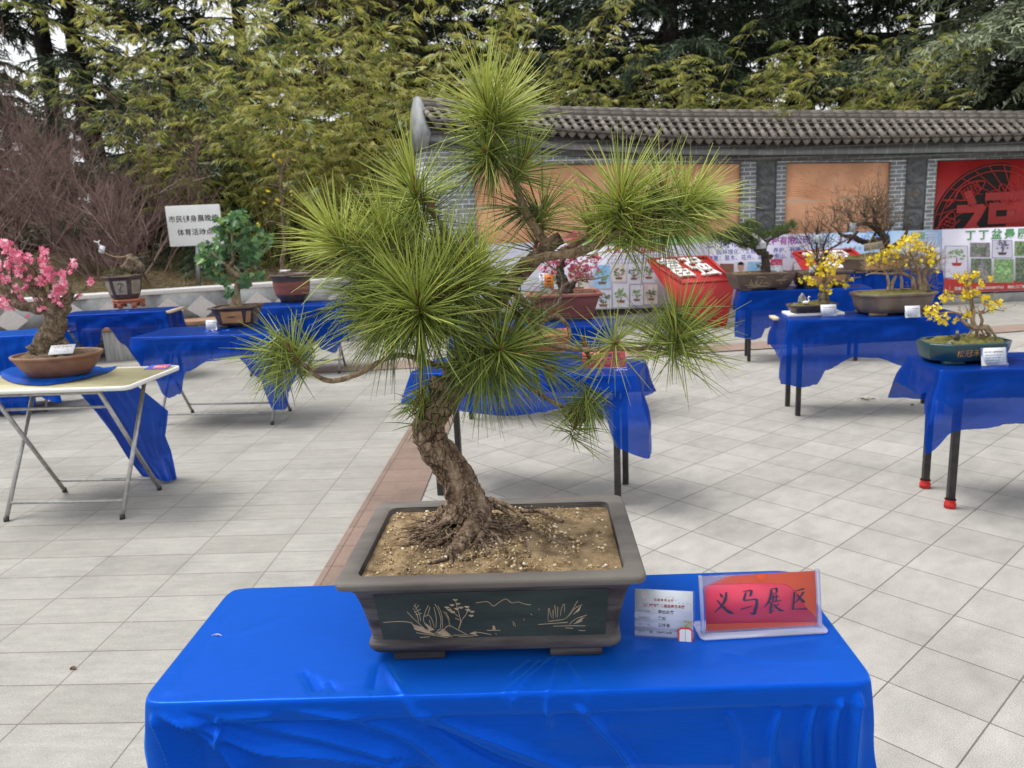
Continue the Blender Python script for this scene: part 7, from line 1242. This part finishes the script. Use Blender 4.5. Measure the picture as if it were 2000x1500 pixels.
# middle right: forest pot and tray pot
t, o = base_thing('jasmine_forest_bonsai', 'spreading yellow flowered grove with many bare stems in a wide brown pot', 1763, 616, CL, 0.32); Yp = o[1]
pot(t, outline('cut', 0.50, 0.31, cut=0.09), [(-0.03, 0.012), (-0.01, 0.018), (0.008, 0.05), (0.018, 0.11), (0.024, 0.135), (0.036, 0.142), (0.038, 0.160), (0.020, 0.161), (0.014, 0.14)], M['clay_mid'], 0.150, 0.012, M['moss'], [(-0.16, -0.115, 0.12, 0.05, 0.018), (0.16, -0.115, 0.12, 0.05, 0.018), (-0.16, 0.115, 0.12, 0.05, 0.018), (0.16, 0.115, 0.12, 0.05, 0.018)], mound=0.02, rough=0.03)
c6 = lambda *l: [(1500 + a / 5.714, 400 + b / 5.714, r, *x) for a, b, r, *x in l]
ll = limbs(t, o, [c6((1340, 955, 3.4), (1345, 880, 3), (1330, 780, 2.6)), c6((1375, 955, 3.4), (1390, 870, 3.2), (1430, 790, 3)), c6((1490, 940, 3), (1492, 860, 2.8), (1478, 790, 2.4)), c6((1640, 970, 5), (1625, 890, 4.6), (1605, 815, 4), (1500, 765, 3.2), (1340, 770, 2.4), (1160, 765, 1.5), (1090, 790, .8)), c6((1690, 960, 4.5), (1690, 850, 4), (1675, 740, 3.4), (1630, 620, 2.5), (1575, 520, 1.6)), c6((1755, 970, 5.5), (1735, 880, 5), (1750, 750, 4), (1790, 690, 2.5), (1850, 640, 1.2)), c6((1700, 790, 2.6), (1600, 720, 2), (1560, 600, 1.5), (1500, 480, 1)), c6((1640, 640, 2), (1520, 590, 1.4), (1300, 560, .9), (1150, 600, .7)), c6((1770, 720, 2), (1800, 600, 1.4), (1760, 480, 1)), c6((1480, 765, 1.8), (1380, 690, 1.2), (1230, 640, .8)), c6((1700, 970, 4), (1720, 920, 3.4), (1750, 860, 2)), c6((1800, 965, 3), (1775, 900, 2.6), (1760, 830, 2)), c6((1770, 780, 1.6), (1850, 760, 1), (1940, 720, .6)), c6((1340, 780, 1.6), (1240, 700, 1), (1120, 660, .7))], Yp, 'bark_tan', rough=0.22, sides=8)
twiglets(t, o, along(ll[3:10] + ll[12:], 9), 190, 0.10, 0.0021, 'bark_tan', 6, 2, 0.35)
flowers(t, o, blobs([(1700, 510, 9, 14), (1728, 498, 13, 28), (1745, 486, 12, 20), (1768, 472, 14, 36), (1785, 464, 11, 26), (1795, 480, 12, 30), (1812, 492, 13, 30), (1822, 505, 12, 28), (1815, 515, 9, 18), (1768, 513, 7, 14), (1730, 510, 7, 8), (1752, 500, 7, 8), (1712, 503, 7, 8), (1829, 530, 5, 5), (1780, 490, 12, 20), (1758, 478, 8, 12), (1740, 508, 10, 5), (1800, 510, 12, 8)], Yp, 0.12), 0.0155, 'yellow')
card('white name card leaning on the front of the wide brown grove pot', 1783, 620, CL, 0.105, 0.083, math.radians(-3), 4)
sb = thing('marble_slab', 'white slab under the shallow tray pot with the swan', 'slab', at(1595, 617, CL)); sl_ = bevel(MB().box((0, 0.10, 0.0105), (0.41, 0.21, 0.021)).build('slab', M['white'], sb), 0.003); sb.rotation_euler = (0, 0, math.radians(-5)); CS = CL + 0.0215
t, o = base_thing('jasmine_tray_bonsai', 'thick trunked yellow flowered bonsai in a shallow dark tray pot', 1594, 612, CS, 0.18); Yp = o[1]
pot(t, outline('cut', 0.32, 0.17, cut=0.045), [(-0.02, 0.008), (-0.006, 0.012), (0.012, 0.045), (0.018, 0.052), (0.020, 0.064), (0.008, 0.065), (0.004, 0.05)], M['clay_dark'], 0.055, 0.002, M['moss'], feet4(0.3, 0.15, 0.010, 0.08, 0.04), mound=0.025, rough=0.03)
ll = limbs(t, o, [[(1609, 596, 16), (1609, 586, 10), (1608, 575, 9.5), (1610, 565, 7), (1609, 552, 4), (1611, 538, 3), (1607, 520, 2)], [(1603, 590, 8), (1595, 597, 4), (1588, 601, 2)], [(1614, 588, 7), (1622, 597, 3), (1626, 600, 2)], [(1607, 562, 3), (1592, 556, 2), (1576, 545, 1.2), (1560, 548, .7)], [(1611, 558, 3), (1630, 548, 1.8), (1650, 552, 1.4), (1666, 547, .8)], [(1609, 540, 2), (1590, 525, 1.4), (1578, 502, .8)], [(1609, 530, 2), (1625, 515, 1.2), (1640, 502, .8)], [(1608, 520, 1.5), (1600, 495, .8)]], Yp, 'bark_grey', rough=0.28); twiglets(t, o, along(ll[3:], 7), 70, 0.07, 0.0018, 'bark_tan', 9, 1)
flowers(t, o, blobs([(1580, 503, 8, 14), (1585, 513, 9, 16), (1576, 544, 6, 10), (1585, 552, 9, 20), (1608, 525, 13, 36), (1621, 530, 13, 28), (1600, 530, 9, 22), (1625, 510, 14, 26), (1640, 505, 9, 16), (1610, 563, 8, 12), (1603, 560, 5, 8), (1622, 556, 5, 8), (1634, 549, 5, 6), (1650, 556, 7, 12), (1664, 546, 4, 6), (1622, 570, 5, 8), (1562, 548, 5, 5), (1615, 500, 10, 8)], Yp, 0.07), 0.0155, 'yellow')
card('white name card standing before the shallow tray pot', 1619, 618, CS - 0.02, 0.115, 0.088, math.radians(-2), 4)
rock('ornament_rock', 'small jagged grey rock behind the white swan in the tray pot', 1567, 591, Yp - 0.01, 0.034, 7, 2.0)
sw = thing('swan_ornament', 'small white swan ornament in the shallow tray pot', 'ornament', atY(1574, 594, Yp - 0.055)); mb = MB(); mb.sweep([(-0.026, 0, 0.014), (-0.014, 0, 0.013), (0.004, 0, 0.013), (0.016, 0, 0.016)], [0.003, 0.010, 0.013, 0.008], 12); mb.sweep([(0.014, 0, 0.016), (0.022, 0, 0.028), (0.016, 0, 0.042), (0.020, 0, 0.054), (0.026, 0, 0.055)], [0.006, 0.0045, 0.0035, 0.0045, 0.004], 9); mb.build('body', M['white'], sw, smooth=True); MB().sweep([(0.028, 0, 0.055), (0.037, 0, 0.052)], [0.003, 0.001], 7, sub=1).build('beak', M['orange_card'], sw)
# far right: small pine and bare tree
t, o = base_thing('pine_bonsai', 'small dark pine bonsai in a long brown pot with a scratched landscape', 1494, 567, CL, 0.34, math.radians(-6)); t.rotation_euler = (0, 0, 0); Yp = o[1]
bp_ = pot(t, outline('rect', 0.50, 0.31, 0.012), [(-0.01, 0.014), (0.0, 0.02), (0.03, 0.09), (0.052, 0.165), (0.052, 0.170), (0.03, 0.171), (0.026, 0.15)], M['clay_dark'], 0.162, 0.026, M['soil'], feet4(0.50, 0.31, 0.014, 0.11), rough=0.012)
mb = MB(); fy = lambda u, v: (-0.25 + u * 0.5, -0.155 - np.interp(v, [.02, .09, .165], [0, .03, .052]) - 0.002, v)
for k in range(9): mb.sweep([fy(.22 + .02 * k, .05), fy(.16 + .035 * k, .09 + .03 * math.sin(k * 1.7))], [.006, .002], 4, sub=1)
for ln in ([(.1, .06), (.3, .045), (.55, .05)], [(.15, .035), (.6, .04)], [(.7, .10), (.95, .105)], [(.72, .09), (.9, .093)], [(.85, .11), (.93, .14)], [(.83, .11), (.88, .14)], [(.45, .065), (.52, .08), (.6, .05)], [(.3, .135), (.4, .142), (.5, .13)], [(.78, .062), (.84, .065)]): mb.sweep([fy(*p) for p in ln], .0028, 4, sub=2)
mb.build('engraving', M['incise'], bp_)
ll = limbs(t, o, [[(1496, 536, 15), (1497, 528, 10), (1495, 512, 8), (1494, 497, 8), (1482, 490, 6.5), (1472, 478, 5), (1469, 465, 4), (1462, 452, 2.5)], [(1497, 532, 8), (1480, 537, 3), (1472, 539, 1.5)], [(1498, 533, 7), (1508, 538, 2)], [(1476, 484, 4), (1450, 478, 3), (1425, 468, 2.2), (1400, 466, 1.2)], [(1492, 492, 4), (1500, 472, 3), (1520, 460, 2.4), (1545, 451, 1.2)], [(1497, 505, 4), (1506, 500, 4.5), (1508, 497, 3)], [(1470, 470, 2.4), (1450, 455, 1.6)], [(1500, 475, 2), (1488, 465, 1.2)], [(1450, 478, 2), (1470, 486, 1.2)]], Yp, 'bark_dark', rough=0.3, sides=10)
P = blobs([(1465, 443, 18, 60), (1445, 460, 20, 50), (1490, 460, 12, 30), (1420, 468, 16, 36), (1525, 450, 12, 34), (1547, 440, 8, 18), (1472, 474, 12, 24), (1402, 463, 14, 30), (1510, 458, 10, 22), (1455, 480, 14, 24), (1535, 446, 8, 14), (1430, 455, 12, 24)], Yp, 0.22, 0.55); k_ = 13; PP = np.repeat(P, k_, 0); n = len(PP); d = rdir(n); d[:, 2] += 0.55; mb = MB(); mb.inst(NT, NF, PP, frames(d), np.stack([np.full(n, .0032), nr.uniform(.035, .075, n), np.full(n, .0032)], 1), np.clip(nr.normal(.45, .2, n), 0, 1)); mb.build('needles', M['needle_s'], t, off=o)
card('white name card on the soil of the small pine bonsai', 1518, 531, 0, 0.12, 0.075, 0, 2, 0.6, Y=Yp - 0.08); card('white card tied to the trunk of the small pine bonsai', 1487, 486, 0, 0.10, 0.062, 0, 2, 0.1, Y=Yp - 0.07)
t, o = base_thing('bare_bonsai', 'thin stemmed bare bonsai in a dark pot with ochre panels', 1613, 562, CL, 0.30); Yp = o[1]
op = pot(t, outline('rect', 0.42, 0.28, 0.015), [(-0.01, 0.012), (0.0, 0.02), (0.02, 0.09), (0.035, 0.135), (0.05, 0.142), (0.052, 0.165), (0.03, 0.166), (0.026, 0.14)], M['clay_dark'], 0.155, 0.026, M['soil_dark'], feet4(0.42, 0.28, 0.012)); MB().add([(-0.19, -0.1475, 0.035), (0.19, -0.1475, 0.035), (0.195, -0.1725, 0.128), (-0.195, -0.1725, 0.128)], [[0, 1, 2, 3]]).build('panel', M['clay_ochre'], op)
ll = limbs(t, o, [[(1603, 533, 3), (1596, 500, 2.2), (1595, 470, 2), (1596, 444, 1.4)], [(1604, 533, 3), (1606, 498, 2), (1615, 462, 1.5), (1628, 452, 1)], [(1606, 533, 3), (1613, 496, 2), (1632, 480, 1.6), (1655, 468, 1.2), (1675, 452, .8)], [(1596, 505, 1.4), (1580, 470, .9), (1572, 455, .6)], [(1600, 520, 1.5), (1588, 500, 1), (1575, 490, .6)]], Yp, 'bark_dark', rough=0.2); twiglets(t, o, along([l for l in ll], 6)[2:], 60, 0.20, 0.0028, 'bark_dark', 12, 2, 0.4)
card('white card tied to the stem of the thin bare bonsai', 1597, 474, 0, 0.09, 0.08, 0, 2, 0.0, Y=Yp - 0.04); card('white card standing on the soil of the pot with ochre panels', 1590, 532, 0, 0.10, 0.07, 0, 0, 0.2, Y=Yp - 0.1)
# bare branched bonsai at the wall
t, o = base_thing('bare_bonsai', 'wide bare branched bonsai with twisted limbs in a brown octagonal pot', 1722, 532, CL, 0.40); Yp = o[1]
op = pot(t, outline('cut', 0.70, 0.40, cut=0.13), [(-0.05, 0.012), (-0.02, 0.02), (0.01, 0.10), (0.022, 0.15), (0.042, 0.158), (0.044, 0.176), (0.02, 0.178), (0.015, 0.15)], M['clay_mid'], 0.165, 0.014, M['moss'], feet4(0.6, 0.36, 0.012, 0.12), mound=0.05, rough=0.03); MB().add([(-0.21, -0.2105, 0.04), (0.21, -0.2105, 0.04), (0.215, -0.222, 0.138), (-0.215, -0.222, 0.138)], [[0, 1, 2, 3]]).build('panel', M['clay_ochre'], op)
ll = limbs(t, o, [[(1731, 508, 13), (1730, 492, 10), (1727, 478, 9), (1712, 470, 6), (1695, 474, 5.5), (1680, 470, 5), (1666, 462, 4.5), (1650, 461, 3.4), (1638, 456, 2.2)], [(1728, 480, 8), (1730, 465, 7), (1716, 452, 5.5), (1704, 442, 5), (1690, 436, 4), (1674, 440, 3)], [(1716, 452, 5), (1714, 438, 4.5), (1708, 430, 3.6), (1708, 414, 2.6), (1700, 402, 1.6)], [(1714, 445, 4), (1728, 462, 3), (1729, 470, 2)], [(1730, 485, 7), (1750, 478, 4.5), (1766, 462, 3.4), (1773, 445, 2.6), (1776, 432, 1.4)], [(1702, 470, 3), (1710, 455, 2.4)], [(1690, 436, 3), (1692, 425, 2), (1680, 415, 1.2)], [(1674, 440, 2.4), (1662, 430, 1.4), (1655, 415, .9)], [(1640, 456, 2), (1632, 446, 1.4), (1622, 440, .8)], [(1708, 420, 2), (1722, 410, 1.4), (1735, 395, .8)], [(1676, 452, 2), (1664, 464, 3), (1655, 475, 2.4)]], Yp, 'bark_dark', rough=0.3, sides=10)
twiglets(t, o, along(ll[1:4] + ll[6:10], 7), 84, 0.26, 0.0042, 'bark_grey', 14, 3, 0.25)
card('white card tied into the left limbs of the wide bare bonsai', 1663, 452, 0, 0.13, 0.10, 0.3, 3, 0.0, Y=Yp - 0.08)
pc_ = thing('name_plaque', 'long pale wooden plaque hung before the trunk of the wide bare bonsai', 'plaque', atY(1705, 489, Yp - 0.12)); rr_ = np.array([[math.cos(.13), 0, -math.sin(.13)], [0, 1, 0], [math.sin(.13), 0, math.cos(.13)]]); MB().box((0, 0, 0.05), (0.22, 0.012, 0.085), rr_).build('board', M['clay_sand'], pc_); text('四君子禅', 0.05, (0.0, -0.0075, 0.052), (1, 0, .13), (-.13, 0, 1), M['pic_grey'], pc_, 'lettering'); mb = MB(); mb.sweep([(-0.06, 0, 0.085), (-0.01, 0, 0.17)], 0.002, 4, sub=1); mb.sweep([(0.05, 0, 0.10), (0.0, 0, 0.17)], 0.002, 4, sub=1); mb.build('string', M['gold'], pc_)
# scraps on the paving
for (nm, lb, px, py, ct) in (('dry_twig', 'small dry twig with leaves lying on the right paving', 1693, 781, 'twig'), ('pebble', 'tiny dark pebble beside the feet of the nearest right table', 1782, 791, 'pebble'), ('dry_leaf', 'small dark dry leaf lying on the left paving', 143, 1307, 'leaf')):
    p = at(px, py, 0.006); t = thing(nm, lb, ct, p); mb = MB()
    if ct == 'twig':
        for k in range(7): a_ = k * 0.9; mb.sweep([(0.02 * math.cos(a_ * 2), 0.02 * math.sin(a_), 0.0), (0.05 * math.cos(a_), 0.03 * math.sin(a_), 0.012), (0.08 * math.cos(a_ + .2), 0.05 * math.sin(a_ + .2), 0.004)], [0.002, 0.003, 0.001], 5)
        mb.build('stems', M['moss'], t)
    else: mb.sweep([(-0.012, 0, 0.0), (-0.004, 0.004, 0.004), (0.004, 0.002, 0.005), (0.012, -0.003, 0.001)], [0.002, 0.006, 0.006, 0.002], 7, rough=.3, fr=200); mb.build('flake', M['bark'], t)
